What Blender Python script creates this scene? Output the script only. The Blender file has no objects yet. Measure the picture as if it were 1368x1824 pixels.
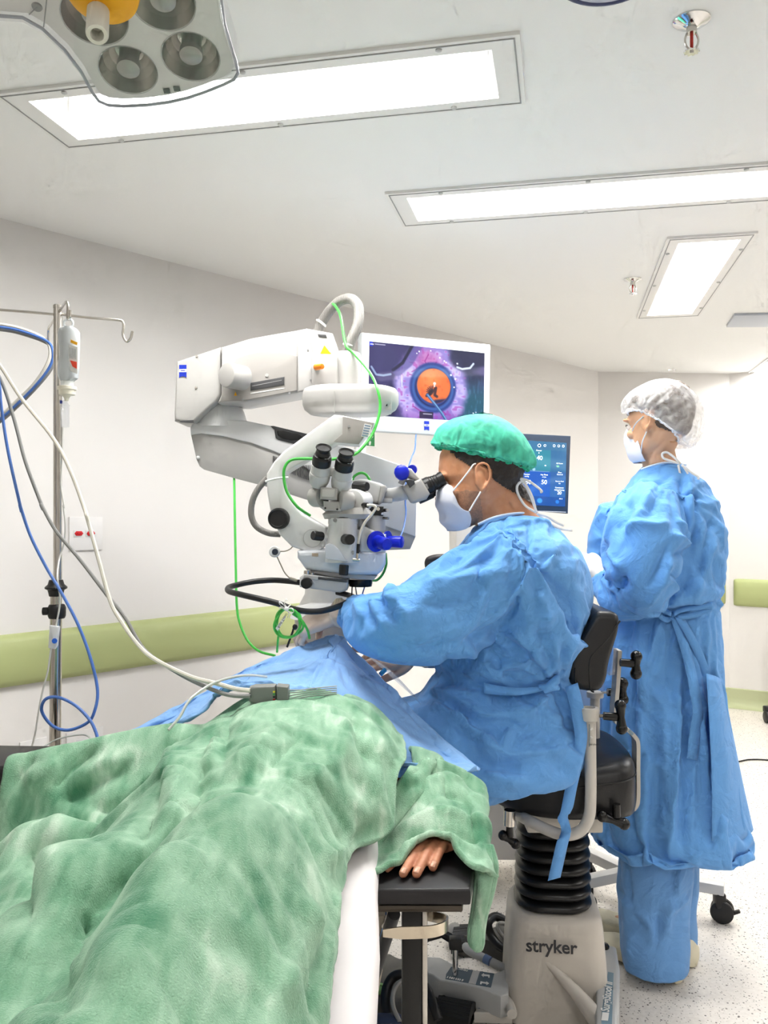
import bpy, bmesh, math, random
import numpy as np
from mathutils import Vector, Matrix, Quaternion, noise, geometry
from mathutils.bvhtree import BVHTree

random.seed(7)
R = math.radians
F, CX, CY, CH = 1507.0, 684.0, 912.0, 1.36       # focal length in pixels, frame centre, camera height
H = 2.33                                          # ceiling height
C = bpy.context.scene.collection


def P(px, py, d):
    """point of the room seen at a pixel of the photo, d metres in front of the camera"""
    return Vector(((px - CX) / F * d, d, CH - (py - CY) / F * d))


def PZ(px, py, z):
    """point of the room seen at a pixel, on the level z"""
    return P(px, py, F * (CH - z) / (py - CY))


def S(d):
    """metres per pixel at a distance"""
    return d / F


def V(*a):
    return Vector(a)


# ------------------------------------------------------------------ meshes
class MB:
    def __init__(s):
        s.v, s.f, s.m, s.mi = [], [], [], 0

    def add(s, vs, fs, mi=None):
        o = len(s.v)
        s.v += [tuple(v) for v in vs]
        s.f += [tuple(i + o for i in f) for f in fs]
        s.m += [s.mi if mi is None else mi] * len(fs)
        return s

    def merge(s, other, mat=None):
        vs = [mat @ Vector(v) for v in other.v] if mat else other.v
        o = len(s.v)
        s.v += [tuple(v) for v in vs]
        s.f += [tuple(i + o for i in f) for f in other.f]
        s.m += other.m
        return s

    def bm(s, b):
        b.verts.index_update()
        s.add([v.co.copy() for v in b.verts], [[v.index for v in f.verts] for f in b.faces])
        b.free()
        return s

    def box(s, c, size, rot=None, bevel=0.0, seg=2):
        b = bmesh.new()
        bmesh.ops.create_cube(b, size=1.0)
        bmesh.ops.scale(b, vec=Vector(size), verts=b.verts)
        if bevel:
            bmesh.ops.bevel(b, geom=list(b.edges), offset=bevel, segments=seg, profile=0.5, affect='EDGES', clamp_overlap=True)
        m = Matrix.Translation(Vector(c)) @ (rot.to_4x4() if rot else Matrix())
        bmesh.ops.transform(b, matrix=m, verts=b.verts)
        return s.bm(b)

    def prism(s, poly, vec, bevel=0.0, seg=2, cull=False):
        """closed polygon of 3d points pushed along vec, its two rims bevelled"""
        b = bmesh.new()
        vec = Vector(vec)
        v0 = [b.verts.new(p) for p in poly]
        v1 = [b.verts.new(Vector(p) + vec) for p in poly]
        n = len(poly)
        b.faces.new(v0)
        b.faces.new(list(reversed(v1)))
        for i in range(n):
            j = (i + 1) % n
            b.faces.new((v0[j], v0[i], v1[i], v1[j]))
        bmesh.ops.recalc_face_normals(b, faces=b.faces)
        if bevel:
            rim = [e for e in b.edges if (e.verts[0] in v0) == (e.verts[1] in v0)]
            bmesh.ops.bevel(b, geom=rim, offset=bevel, segments=seg, profile=0.5, affect='EDGES', clamp_overlap=True)
        return s.bm(b)

    def tube(s, pts, r, n=10, closed=False, caps=True, squash=1.0):
        pts = [Vector(p) for p in pts]
        k = len(pts)
        rs = [r] * k if isinstance(r, (int, float)) else list(r)
        tang = []
        for i in range(k):
            if closed:
                t = pts[(i + 1) % k] - pts[(i - 1) % k]
            else:
                t = pts[min(i + 1, k - 1)] - pts[max(i - 1, 0)]
            tang.append(t.normalized() if t.length > 1e-9 else Vector((0, 0, 1)))
        up = Vector((0, 0, 1)) if abs(tang[0].z) < 0.9 else Vector((1, 0, 0))
        nrm = tang[0].cross(up).normalized()
        vs, fs = [], []
        for i in range(k):
            if i:
                q = tang[i - 1].rotation_difference(tang[i])
                nrm = (q @ nrm)
                nrm = (nrm - tang[i] * nrm.dot(tang[i])).normalized()
            bn = tang[i].cross(nrm)
            for j in range(n):
                a = 2 * math.pi * j / n
                vs.append(pts[i] + nrm * (math.cos(a) * rs[i]) + bn * (math.sin(a) * rs[i] * squash))
        last = k if closed else k - 1
        for i in range(last):
            a, b = i * n, ((i + 1) % k) * n
            for j in range(n):
                j2 = (j + 1) % n
                fs.append((a + j, a + j2, b + j2, b + j))
        if caps and not closed:
            fs.append(tuple(reversed(range(n))))
            fs.append(tuple(range((k - 1) * n, k * n)))
        return s.add(vs, fs)

    def lathe(s, prof, origin, axis=(0, 0, 1), n=32, caps=True, arc=None):
        """prof: list of (radius, height along the axis)"""
        axis = Vector(axis).normalized()
        q = Vector((0, 0, 1)).rotation_difference(axis)
        o = Vector(origin)
        vs, fs = [], []
        k = len(prof)
        for (r, h) in prof:
            for j in range(n):
                a = 2 * math.pi * j / n
                vs.append(o + q @ Vector((r * math.cos(a), r * math.sin(a), h)))
        for i in range(k - 1):
            for j in range(n):
                j2 = (j + 1) % n
                fs.append((i * n + j, i * n + j2, (i + 1) * n + j2, (i + 1) * n + j))
        if caps:
            fs.append(tuple(reversed(range(n))))
            fs.append(tuple(range((k - 1) * n, k * n)))
        return s.add(vs, fs)

    def cyl(s, a, b, r, r2=None, n=24, bevel=0.0):
        a, b = Vector(a), Vector(b)
        L = (b - a).length
        r2 = r if r2 is None else r2
        if bevel:
            pr = [(r - bevel, 0), (r - bevel * .3, bevel * .3), (r, bevel), (r2, L - bevel), (r2 - bevel * .3, L - bevel * .3), (r2 - bevel, L)]
        else:
            pr = [(r, 0), (r2, L)]
        return s.lathe(pr, a, b - a, n)

    def loft(s, rings, caps=True):
        n = len(rings[0])
        vs, fs = [], []
        for rg in rings:
            vs += [Vector(p) for p in rg]
        for i in range(len(rings) - 1):
            for j in range(n):
                j2 = (j + 1) % n
                fs.append((i * n + j, i * n + j2, (i + 1) * n + j2, (i + 1) * n + j))
        if caps:
            fs.append(tuple(reversed(range(n))))
            fs.append(tuple(range((len(rings) - 1) * n, len(rings) * n)))
        return s.add(vs, fs)

    def ell(s, c, r, rot=None, nu=24, nv=14):
        c = Vector(c)
        vs, fs = [], []
        for i in range(1, nv):
            th = math.pi * i / nv
            for j in range(nu):
                ph = 2 * math.pi * j / nu
                p = Vector((r[0] * math.sin(th) * math.cos(ph), r[1] * math.sin(th) * math.sin(ph), r[2] * math.cos(th)))
                vs.append(c + (rot @ p if rot else p))
        top = Vector((0, 0, r[2])); bot = Vector((0, 0, -r[2]))
        vs.append(c + (rot @ top if rot else top)); vs.append(c + (rot @ bot if rot else bot))
        for i in range(nv - 2):
            for j in range(nu):
                j2 = (j + 1) % nu
                fs.append((i * nu + j, (i + 1) * nu + j, (i + 1) * nu + j2, i * nu + j2))
        t, b = len(vs) - 2, len(vs) - 1
        for j in range(nu):
            j2 = (j + 1) % nu
            fs.append((t, j, j2)); fs.append((b, (nv - 2) * nu + j2, (nv - 2) * nu + j))
        return s.add(vs, fs)

    def quad(s, a, b, c, d):
        return s.add([a, b, c, d], [(0, 1, 2, 3)])

    def grid(s, G):
        """G: rows of points"""
        nv, nu = len(G), len(G[0])
        vs = [p for row in G for p in row]
        fs = [(i * nu + j, i * nu + j + 1, (i + 1) * nu + j + 1, (i + 1) * nu + j) for i in range(nv - 1) for j in range(nu - 1)]
        return s.add(vs, fs)

    def text(s, txt, origin, xdir, ydir, size, depth=0.0006, align='LEFT', shear=0.0, bold=0.0, space=1.0):
        cu = bpy.data.curves.new('t', 'FONT')
        cu.body = txt; cu.size = 1.0; cu.align_x = align; cu.align_y = 'CENTER'
        cu.extrude = 0.5; cu.shear = shear; cu.offset = bold; cu.space_character = space
        cu.resolution_u = 3
        ob = bpy.data.objects.new('t', cu); C.objects.link(ob)
        me = ob.to_mesh()
        x, y = Vector(xdir).normalized(), Vector(ydir).normalized()
        z = x.cross(y)
        vs = [Vector(origin) + x * (v.co.x * size) + y * (v.co.y * size) + z * (v.co.z * depth) for v in me.vertices]
        fs = [tuple(p.vertices) for p in me.polygons]
        ob.to_mesh_clear()
        bpy.data.objects.remove(ob); bpy.data.curves.remove(cu)
        return s.add(vs, fs)


def mesh_of(name, mb, mats, smooth=40, recalc=True):
    me = bpy.data.meshes.new(name)
    me.from_pydata([tuple(v) for v in mb.v], [], mb.f)
    for m in (mats if isinstance(mats, (list, tuple)) else [mats]):
        me.materials.append(m)
    if any(mb.m):
        me.polygons.foreach_set('material_index', mb.m)
    if recalc:
        b = bmesh.new(); b.from_mesh(me)
        bmesh.ops.recalc_face_normals(b, faces=b.faces)
        b.to_mesh(me); b.free()
    if smooth:
        me.polygons.foreach_set('use_smooth', [True] * len(me.polygons))
        if smooth < 180:
            me.set_sharp_from_angle(angle=R(smooth))
    me.update()
    return me


def put(name, me, parent=None):
    o = bpy.data.objects.new(name, me)
    C.objects.link(o)
    if parent is not None:
        o.parent = parent
        # the mesh is written in room coordinates: undo the parents' places
        w = Vector((0, 0, 0)); q = parent
        while q is not None:
            w += q.location; q = q.parent
        o.location = -w
    return o


def obj(name, mb, mats, parent=None, smooth=40, subsurf=0, solid=0.0, recalc=True):
    o = put(name, mesh_of(name, mb, mats, smooth, recalc), parent)
    if solid:
        m = o.modifiers.new('thickness', 'SOLIDIFY'); m.thickness = solid; m.offset = 0
    if subsurf:
        m = o.modifiers.new('smooth', 'SUBSURF'); m.levels = subsurf; m.render_levels = subsurf
    return o


def tag(o, label, cat, group=None):
    o['label'] = label; o['category'] = cat
    if group:
        o['group'] = group
    return o


def thing(name, label, cat, loc=(0, 0, 0), group=None):
    o = bpy.data.objects.new(name, None)
    o.empty_display_size = 0.05
    C.objects.link(o)
    o.location = Vector(loc)
    return tag(o, label, cat, group)


def struct(o):
    o['kind'] = 'structure'
    return o


# ------------------------------------------------------------------ curves and patches
def spline(pts, n=8, closed=False):
    """Catmull-Rom through the points"""
    pts = [Vector(p) for p in pts]
    k = len(pts)
    if k < 3 and not closed:
        return [pts[0].lerp(pts[-1], i / n) for i in range(n + 1)]
    out = []
    segs = k if closed else k - 1
    for i in range(segs):
        if closed:
            a, b, c, d = pts[(i - 1) % k], pts[i], pts[(i + 1) % k], pts[(i + 2) % k]
        else:
            b, c = pts[i], pts[i + 1]
            a = pts[i - 1] if i else b * 2 - c
            d = pts[i + 2] if i + 2 < k else c * 2 - b
        for j in range(n):
            t = j / n
            out.append(0.5 * ((2 * b) + (c - a) * t + (2 * a - 5 * b + 4 * c - d) * t * t + (3 * b - a - 3 * c + d) * t ** 3))
    if not closed:
        out.append(pts[-1])
    return out


def cr1(vals, t):
    """Catmull-Rom of a list of numbers / vectors at t in 0..1"""
    k = len(vals) - 1
    x = min(max(t, 0), 1) * k
    i = min(int(x), k - 1)
    u = x - i
    b, c = vals[i], vals[i + 1]
    a = vals[i - 1] if i else b * 2 - c
    d = vals[i + 2] if i + 2 <= k else c * 2 - b
    return 0.5 * ((2 * b) + (c - a) * u + (2 * a - 5 * b + 4 * c - d) * u * u + (3 * b - a - 3 * c + d) * u ** 3)


def patch(ctrl, nu, nv):
    """smooth sheet through a grid of control points (rows)"""
    G = []
    for i in range(nv + 1):
        row_ctrl = []
        for j in range(len(ctrl[0])):
            row_ctrl.append(cr1([ctrl[r][j] for r in range(len(ctrl))], i / nv))
        G.append([cr1(row_ctrl, j / nu) for j in range(nu + 1)])
    return G


def chaikin(poly, it=2, w=0.25):
    for _ in range(it):
        out = []
        n = len(poly)
        for i in range(n):
            a, b = poly[i], poly[(i + 1) % n]
            out += [a.lerp(b, w), a.lerp(b, 1 - w)]
        poly = out
    return poly


def pp(pts, d):
    return [P(x, y, d) for x, y in pts]


def ribbon(mb, pts, width, wdir, thick=0.0008):
    """flat band along pts, its width along wdir (vector or list of vectors)"""
    rows = []
    for i, p in enumerate(pts):
        w = Vector(wdir[i] if isinstance(wdir, list) else wdir).normalized() * (width[i] if isinstance(width, list) else width) / 2
        rows.append([Vector(p) - w, Vector(p), Vector(p) + w])
    return mb.grid(rows)


# ------------------------------------------------------------------ soft bodies: union of shapes -> one surface -> folds
def fuse(mb, voxel, smooth=6, fac=0.5):
    me = bpy.data.meshes.new('f')
    me.from_pydata([tuple(v) for v in mb.v], [], mb.f)
    b = bmesh.new(); b.from_mesh(me)
    bmesh.ops.recalc_face_normals(b, faces=b.faces)
    b.to_mesh(me); b.free()
    ob = bpy.data.objects.new('f', me); C.objects.link(ob)
    m = ob.modifiers.new('r', 'REMESH'); m.mode = 'VOXEL'; m.voxel_size = voxel; m.use_smooth_shade = True
    if smooth:
        s = ob.modifiers.new('s', 'SMOOTH'); s.iterations = smooth; s.factor = fac
    dg = bpy.context.evaluated_depsgraph_get()
    ev = ob.evaluated_get(dg)
    em = ev.to_mesh()
    nv = len(em.vertices)
    co = np.empty(nv * 3, np.float32); em.vertices.foreach_get('co', co)
    faces = [tuple(p.vertices) for p in em.polygons]
    ev.to_mesh_clear()
    bpy.data.objects.remove(ob); bpy.data.meshes.remove(me)
    out = MB()
    out.add(co.reshape(-1, 3).tolist(), faces)
    return out


def normals_of(mb):
    me = bpy.data.meshes.new('n')
    me.from_pydata([tuple(v) for v in mb.v], [], mb.f)
    b = bmesh.new(); b.from_mesh(me)
    b.normal_update()
    n = np.array([v.normal[:] for v in b.verts])
    b.free(); bpy.data.meshes.remove(me)
    return n


def smoothnoise(co, scale, seed=0.0, octaves=2):
    return np.array([noise.fractal(Vector(c) * scale + Vector((seed, seed * 1.7, seed * .3)), 1.0, 2.0, octaves) for c in co])


def crumple(co, scale, seed=0.0):
    """facetted, paper-like: distance to the nearest of scattered points"""
    return np.array([noise.voronoi(Vector(c) * scale + Vector((seed, seed * 1.3, seed * .7)))[0][0] for c in co])


def seg_dist(co, poly):
    """distance of points to a polyline, position along it (0..1) and the nearest point"""
    best = np.full(len(co), 1e9); along = np.zeros(len(co)); near = np.zeros_like(co)
    L = [0.0]
    for a, b in zip(poly[:-1], poly[1:]):
        L.append(L[-1] + float(np.linalg.norm(b - a)))
    for i, (a, b) in enumerate(zip(poly[:-1], poly[1:])):
        ab = b - a
        t = np.clip(((co - a) @ ab) / max(ab @ ab, 1e-12), 0, 1)
        q = a + t[:, None] * ab
        d = np.linalg.norm(co - q, axis=1)
        m = d < best
        best[m] = d[m]; near[m] = q[m]
        along[m] = (L[i] + t[m] * (L[i + 1] - L[i])) / max(L[-1], 1e-9)
    return best, along, near


def refine(mb, lv=1):
    me = bpy.data.meshes.new('r'); me.from_pydata([tuple(v) for v in mb.v], [], mb.f)
    o = bpy.data.objects.new('r', me); C.objects.link(o)
    m = o.modifiers.new('s', 'SUBSURF'); m.levels = lv
    em = o.evaluated_get(bpy.context.evaluated_depsgraph_get()).to_mesh()
    r = MB(); r.add([v.co.copy() for v in em.vertices], [tuple(p.vertices) for p in em.polygons])
    bpy.data.objects.remove(o); bpy.data.meshes.remove(me)
    return r


def cut_below(mb, z):
    keep = [f for f in mb.f if min(mb.v[i][2] for i in f) > z]
    ids = sorted({i for f in keep for i in f}); mp = {i: k for k, i in enumerate(ids)}
    r = MB(); r.add([mb.v[i] for i in ids], [tuple(mp[i] for i in f) for f in keep]); return r


def shrunk(mb, off):
    n = normals_of(mb); r = MB(); r.f = mb.f; r.m = mb.m
    r.v = [tuple(p) for p in np.array(mb.v) - n * off]
    return r


def bvh_of(mb):
    return BVHTree.FromPolygons([Vector(v) for v in mb.v], mb.f)


def on_surface(bvh, pts):
    """pixels of the photo -> places on the cloth they show"""
    cam = Vector((0, 0, CH)); out = []
    for x, y in pts:
        d = (P(x, y, 1.0) - cam).normalized()
        h = bvh.ray_cast(cam, d)
        if h[0] is not None:
            out.append(np.array(h[0]))
        elif out:
            n = bvh.find_nearest(P(x, y, out[-1][1]))
            out.append(np.array(n[0]))
    return out


def fold(mb, creases, bvh=None, gain=1.0, wide=1.0):
    """creases: (pixels, width m, height m, sharpness, taper) pressed into the cloth along its normals"""
    bvh = bvh or bvh_of(mb)
    co = np.array(mb.v); nr = normals_of(mb)
    disp = np.zeros(len(co))
    for cr in creases:
        pts, w, h = cr[0], cr[1] * wide, cr[2] * gain
        sharp = cr[3] if len(cr) > 3 else 1.3
        poly = on_surface(bvh, pts)
        if len(poly) < 2:
            continue
        if len(poly) > 2:
            poly = [np.array(p) for p in spline(poly, 5)]
        lo = np.min(poly, axis=0) - 3 * w; hi = np.max(poly, axis=0) + 3 * w
        sel = np.all((co > lo) & (co < hi), axis=1)
        if not sel.any():
            continue
        d, al, nn = seg_dist(co[sel], poly)
        taper = np.clip(np.minimum(al, 1 - al) * 5 + .12, 0, 1)
        disp[sel] += h * np.exp(-(d / w) ** sharp) * taper
    mb.v = [tuple(p) for p in (co + nr * disp[:, None])]
    return mb


def settle(mb, body, weight, frames=22, grow=.10, bend=2.0, tension=12.0, gravity=1.0, quality=6, air=1.0, dist=.006):
    """let the cloth hang and buckle over what it covers; weight(co) = how firmly a place is held (0..1)"""
    sc = bpy.context.scene
    def mk(name, q):
        me = bpy.data.meshes.new(name); me.from_pydata([tuple(v) for v in q.v], [], q.f)
        o = bpy.data.objects.new(name, me); C.objects.link(o); return o
    col = None
    if body is not None:
        col = mk('under', body); cm_ = col.modifiers.new('c', 'COLLISION'); col.collision.thickness_outer = dist; col.collision.cloth_friction = 12
    o = mk('cloth', mb)
    g = o.vertex_groups.new(name='hold')
    co = np.array(mb.v); w = weight(co)
    for i, x in enumerate(w):
        if x > 0: g.add([i], float(min(1, x)), 'REPLACE')
    m = o.modifiers.new('cloth', 'CLOTH'); s = m.settings
    s.quality = quality; s.mass = .12; s.air_damping = air
    s.tension_stiffness = tension; s.compression_stiffness = tension; s.shear_stiffness = tension * .5; s.bending_stiffness = bend
    s.tension_damping = 15; s.compression_damping = 15; s.shear_damping = 8; s.bending_damping = 1
    s.vertex_group_mass = 'hold'; s.pin_stiffness = 1.0
    s.shrink_min = -grow; s.shrink_max = -grow
    s.effector_weights.gravity = gravity
    m.collision_settings.use_collision = col is not None; m.collision_settings.use_self_collision = False
    m.collision_settings.distance_min = dist
    m.point_cache.frame_start = 1; m.point_cache.frame_end = frames + 1
    for f in range(1, frames + 1):
        sc.frame_set(f)
    dg = bpy.context.evaluated_depsgraph_get()
    em = o.evaluated_get(dg).to_mesh()
    out = np.empty(len(em.vertices) * 3, np.float32); em.vertices.foreach_get('co', out)
    out = out.reshape(-1, 3)
    for q in (o, col):
        if q is not None:
            me = q.data; bpy.data.objects.remove(q); bpy.data.meshes.remove(me)
    sc.frame_set(1)
    r = MB(); r.v = [tuple(p) for p in out]; r.f = list(mb.f); r.m = list(mb.m)
    return r


# ------------------------------------------------------------------ materials
def lin(c):
    if isinstance(c, str):
        c = [int(c[i:i + 2], 16) / 255 for i in (0, 2, 4)]
    return tuple(x / 12.92 if x <= 0.04045 else ((x + 0.055) / 1.055) ** 2.4 for x in c) + (1.0,)


def mat(name, col, rough=0.5, metal=0.0, spec=0.5, bump=None, vary=None, sheen=0.0, trans=0.0, emit=None, coat=0.0, sss=0.0, ior=1.45, alpha=1.0):
    m = bpy.data.materials.new(name); m.use_nodes = True
    nt = m.node_tree; b = nt.nodes['Principled BSDF']
    b.inputs['Base Color'].default_value = lin(col)
    b.inputs['Roughness'].default_value = rough
    b.inputs['Metallic'].default_value = metal
    b.inputs['Specular IOR Level'].default_value = spec
    b.inputs['IOR'].default_value = ior
    b.inputs['Sheen Weight'].default_value = sheen
    b.inputs['Transmission Weight'].default_value = trans
    b.inputs['Coat Weight'].default_value = coat
    b.inputs['Alpha'].default_value = alpha
    if sss:
        b.inputs['Subsurface Weight'].default_value = sss
        b.inputs['Subsurface Radius'].default_value = (0.012, 0.005, 0.003)
        b.inputs['Subsurface Scale'].default_value = 1.0
    if emit:
        b.inputs['Emission Color'].default_value = lin(emit[0]); b.inputs['Emission Strength'].default_value = emit[1]
    tc = nt.nodes.new('ShaderNodeTexCoord')
    if vary:            # (second colour, scale, detail)
        n = nt.nodes.new('ShaderNodeTexNoise'); n.inputs['Scale'].default_value = vary[1]; n.inputs['Detail'].default_value = vary[2]
        nt.links.new(tc.outputs['Object'], n.inputs['Vector'])
        r = nt.nodes.new('ShaderNodeValToRGB')
        r.color_ramp.elements[0].position = 0.35; r.color_ramp.elements[1].position = 0.65
        r.color_ramp.elements[0].color = lin(col); r.color_ramp.elements[1].color = lin(vary[0])
        nt.links.new(n.outputs['Fac'], r.inputs['Fac']); nt.links.new(r.outputs['Color'], b.inputs['Base Color'])
    if bump:            # (scale, strength, distance)
        n = nt.nodes.new('ShaderNodeTexNoise'); n.inputs['Scale'].default_value = bump[0]; n.inputs['Detail'].default_value = 3
        nt.links.new(tc.outputs['Object'], n.inputs['Vector'])
        bp = nt.nodes.new('ShaderNodeBump'); bp.inputs['Strength'].default_value = bump[1]; bp.inputs['Distance'].default_value = bump[2]
        nt.links.new(n.outputs['Fac'], bp.inputs['Height']); nt.links.new(bp.outputs['Normal'], b.inputs['Normal'])
    return m


def thin_glass(name, tint=(0.97, 0.98, 1.0), refl=0.08, rough=0.02, opacity=0.0, body=(1, 1, 1)):
    """a clear sheet: light passes, a little mirrors, a little scatters"""
    m = bpy.data.materials.new(name); m.use_nodes = True
    nt = m.node_tree; nt.nodes.clear()
    out = nt.nodes.new('ShaderNodeOutputMaterial')
    t = nt.nodes.new('ShaderNodeBsdfTransparent'); t.inputs['Color'].default_value = (*tint, 1)
    g = nt.nodes.new('ShaderNodeBsdfGlossy'); g.inputs['Roughness'].default_value = rough
    mx = nt.nodes.new('ShaderNodeMixShader'); mx.inputs['Fac'].default_value = refl
    nt.links.new(t.outputs[0], mx.inputs[1]); nt.links.new(g.outputs[0], mx.inputs[2])
    last = mx
    if opacity:
        d = nt.nodes.new('ShaderNodeBsdfDiffuse'); d.inputs['Color'].default_value = lin(body)
        m2 = nt.nodes.new('ShaderNodeMixShader'); m2.inputs['Fac'].default_value = opacity
        nt.links.new(mx.outputs[0], m2.inputs[1]); nt.links.new(d.outputs[0], m2.inputs[2]); last = m2
    nt.links.new(last.outputs[0], out.inputs['Surface'])
    return m


def screws(parent, pts, r, mm, ax=(0, -1, 0), h=.002, name='screw'):
    for p in pts:
        m = MB(); m.lathe([(r, 0), (r * .9, h)], p, ax, 12); obj(name, m, mm, parent)


WHITE = mat('white_enamel', 'ECEBE9', 0.35)
WHITE2 = mat('white_plastic', 'E6E6E6', 0.28)
OFFWHITE = mat('cream_plastic', 'E2DDD2', 0.4)
LGREY = mat('light_grey_plastic', 'C6C6C5', 0.38)
MGREY = mat('mid_grey_plastic', '9B9B9B', 0.42)
DGREY = mat('dark_grey_plastic', '4A4A4C', 0.45)
BLACK = mat('black_rubber', '1B1B1C', 0.42)
BLACKG = mat('black_gloss_plastic', '101011', 0.22)
STEEL = mat('stainless_steel', 'C9C5BE', 0.22, metal=1.0, bump=(300, 0.03, 0.0004))
CHROME = mat('chrome', 'DADADA', 0.08, metal=1.0)
BLUEPL = mat('blue_plastic', '1326C8', 0.32)
LOGO = mat('logo_blue', '1A35B5', 0.5)
INK = mat('dark_print', '3A3A3E', 0.6)
PAPER = mat('white_label', 'F0EFEC', 0.6)
GREENC = mat('green_cable', '4CC24E', 0.35)
ORANGE = mat('orange_plastic', 'F58A1F', 0.35)
YELLOW = mat('yellow_plastic', 'F6B21A', 0.4)
CLEAR = thin_glass('clear_plastic', (0.94, 0.95, 0.97), 0.12, 0.05, 0.10, 'FFFFFF')
# ================================================================== the room
WALLM = mat('wall_paint', 'ECE9E6', 0.55)
CEILM = mat('ceiling_paint', 'F8F8F7', 0.6)
RAILM = mat('bumper_vinyl', 'B4BD84', 0.45, bump=(500, 0.06, 0.0006))


def floor_mat():
    m = mat('speckled_vinyl', 'DCD6CE', 0.35, spec=0.4)
    nt = m.node_tree; b = nt.nodes['Principled BSDF']
    tc = nt.nodes.new('ShaderNodeTexCoord')
    base = nt.nodes.new('ShaderNodeTexNoise'); base.inputs['Scale'].default_value = 90; base.inputs['Detail'].default_value = 4
    r0 = nt.nodes.new('ShaderNodeValToRGB')
    r0.color_ramp.elements[0].color = lin('E2DBD2'); r0.color_ramp.elements[1].color = lin('F0EAE2')
    r0.color_ramp.elements[0].position = 0.3; r0.color_ramp.elements[1].position = 0.7
    nt.links.new(tc.outputs['Object'], base.inputs['Vector']); nt.links.new(base.outputs['Fac'], r0.inputs['Fac'])
    last = r0.outputs['Color']
    for sc, lo, hi, col, th in ((70, 0.17, 0.23, '6E675F', 0.62), (130, 0.2, 0.27, '8C857C', 0.45), (45, 0.10, 0.15, '4A4642', 0.7)):
        v = nt.nodes.new('ShaderNodeTexVoronoi'); v.inputs['Scale'].default_value = sc
        nt.links.new(tc.outputs['Object'], v.inputs['Vector'])
        rr = nt.nodes.new('ShaderNodeMapRange'); rr.inputs['From Min'].default_value = lo; rr.inputs['From Max'].default_value = hi
        rr.inputs['To Min'].default_value = 1; rr.inputs['To Max'].default_value = 0
        nt.links.new(v.outputs['Distance'], rr.inputs['Value'])
        sep = nt.nodes.new('ShaderNodeSeparateColor'); nt.links.new(v.outputs['Color'], sep.inputs['Color'])
        gt = nt.nodes.new('ShaderNodeMath'); gt.operation = 'GREATER_THAN'; gt.inputs[1].default_value = th
        nt.links.new(sep.outputs['Red'], gt.inputs[0])
        mu = nt.nodes.new('ShaderNodeMath'); mu.operation = 'MULTIPLY'
        nt.links.new(rr.outputs['Result'], mu.inputs[0]); nt.links.new(gt.outputs[0], mu.inputs[1])
        mx = nt.nodes.new('ShaderNodeMixRGB'); mx.inputs['Color2'].default_value = lin(col)
        nt.links.new(mu.outputs[0], mx.inputs['Fac']); nt.links.new(last, mx.inputs['Color1'])
        last = mx.outputs['Color']
    nt.links.new(last, b.inputs['Base Color'])
    return m


FLOORM = floor_mat()
A, B_, D_, E_ = V(-1.27, 2.79, 0), V(1.48, 5.85, 0), V(2.42, 5.93, 0), V(4.6, 4.55, 0)
ldir = (B_ - A).normalized()
A0 = A - ldir * 3.4
room = [A0, B_, D_, E_, V(4.6, -2.6, 0), V(A0.x, -2.6, 0)]
fl = MB(); fl.add([p for p in room], [tuple(range(6))]); struct(obj('floor', fl, FLOORM, smooth=0))

# recessed luminaires: centre, long direction, size
ax1 = V(316, 1507, 0).normalized(); ax2 = V(ax1.y, -ax1.x, 0)
c1 = (PZ(130, 262, H) + PZ(928, 183, H) + PZ(915, 45, H) + PZ(0, 165, H)) / 4
l2a = (PZ(715, 400, H) + PZ(688, 342, H)) / 2
c2 = l2a + ax2 * 0.60
c3 = (PZ(1200, 418, H) + PZ(1345, 412, H) + PZ(1140, 565, H) + PZ(1235, 562, H)) / 4
c4 = PZ(1392, 640, H) + ax2 * 0.05
LW = 0.30
lights = [
    (c1, ax2, 1.20, 'long recessed ceiling light partly hidden behind the clear surgical lamp head'),
    (c2, ax2, 1.20, 'long recessed ceiling light in the middle of the ceiling, running off the right edge'),
    (c3, ax1, 1.26, 'recessed ceiling light running away from the camera beside the small far sprinkler'),
    (c4, ax1, 1.20, 'far recessed ceiling light cut by the right edge above the far wall corner'),
]
added_lights = [(V(-1.1, -0.35, H), ax2, 1.2), (V(0.9, -0.9, H), ax2, 1.2), (V(2.9, 1.4, H), ax1, 1.2), (V(2.35, 3.45, H), ax1, 1.2)]  # unseen luminaires added to even out and brighten the room light


def rect(c, u, L, W):
    w = V(-u.y, u.x, 0)
    return [c - u * L / 2 - w * W / 2, c + u * L / 2 - w * W / 2, c + u * L / 2 + w * W / 2, c - u * L / 2 + w * W / 2]


holes = [rect(c, u, L - 0.13, LW - 0.10) for (c, u, L, *_x) in lights] + [rect(c, u, L - 0.13, LW - 0.10) for (c, u, L) in added_lights]
v2 = [Vector((p.x, p.y)) for p in room]; e2 = [(i, (i + 1) % 6) for i in range(6)]
for h in holes:
    o = len(v2); v2 += [Vector((p.x, p.y)) for p in h]; e2 += [(o + i, o + (i + 1) % 4) for i in range(4)]
cv, ce, cf, *_r = geometry.delaunay_2d_cdt(v2, e2, [], 1, 1e-6)


def inside(p, poly):
    s = False; n = len(poly)
    for i in range(n):
        a, b = poly[i], poly[(i + 1) % n]
        if (a.y > p.y) != (b.y > p.y) and p.x < (b.x - a.x) * (p.y - a.y) / (b.y - a.y) + a.x:
            s = not s
    return s


cm = MB()
keep = []
for f in cf:
    g = sum((cv[i] for i in f), Vector((0, 0))) / len(f)
    if inside(g, room) and not any(inside(g, h) for h in holes):
        keep.append(tuple(f))
cm.add([(p.x, p.y, H) for p in cv], keep)
struct(obj('ceiling', cm, CEILM, smooth=0))


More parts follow.
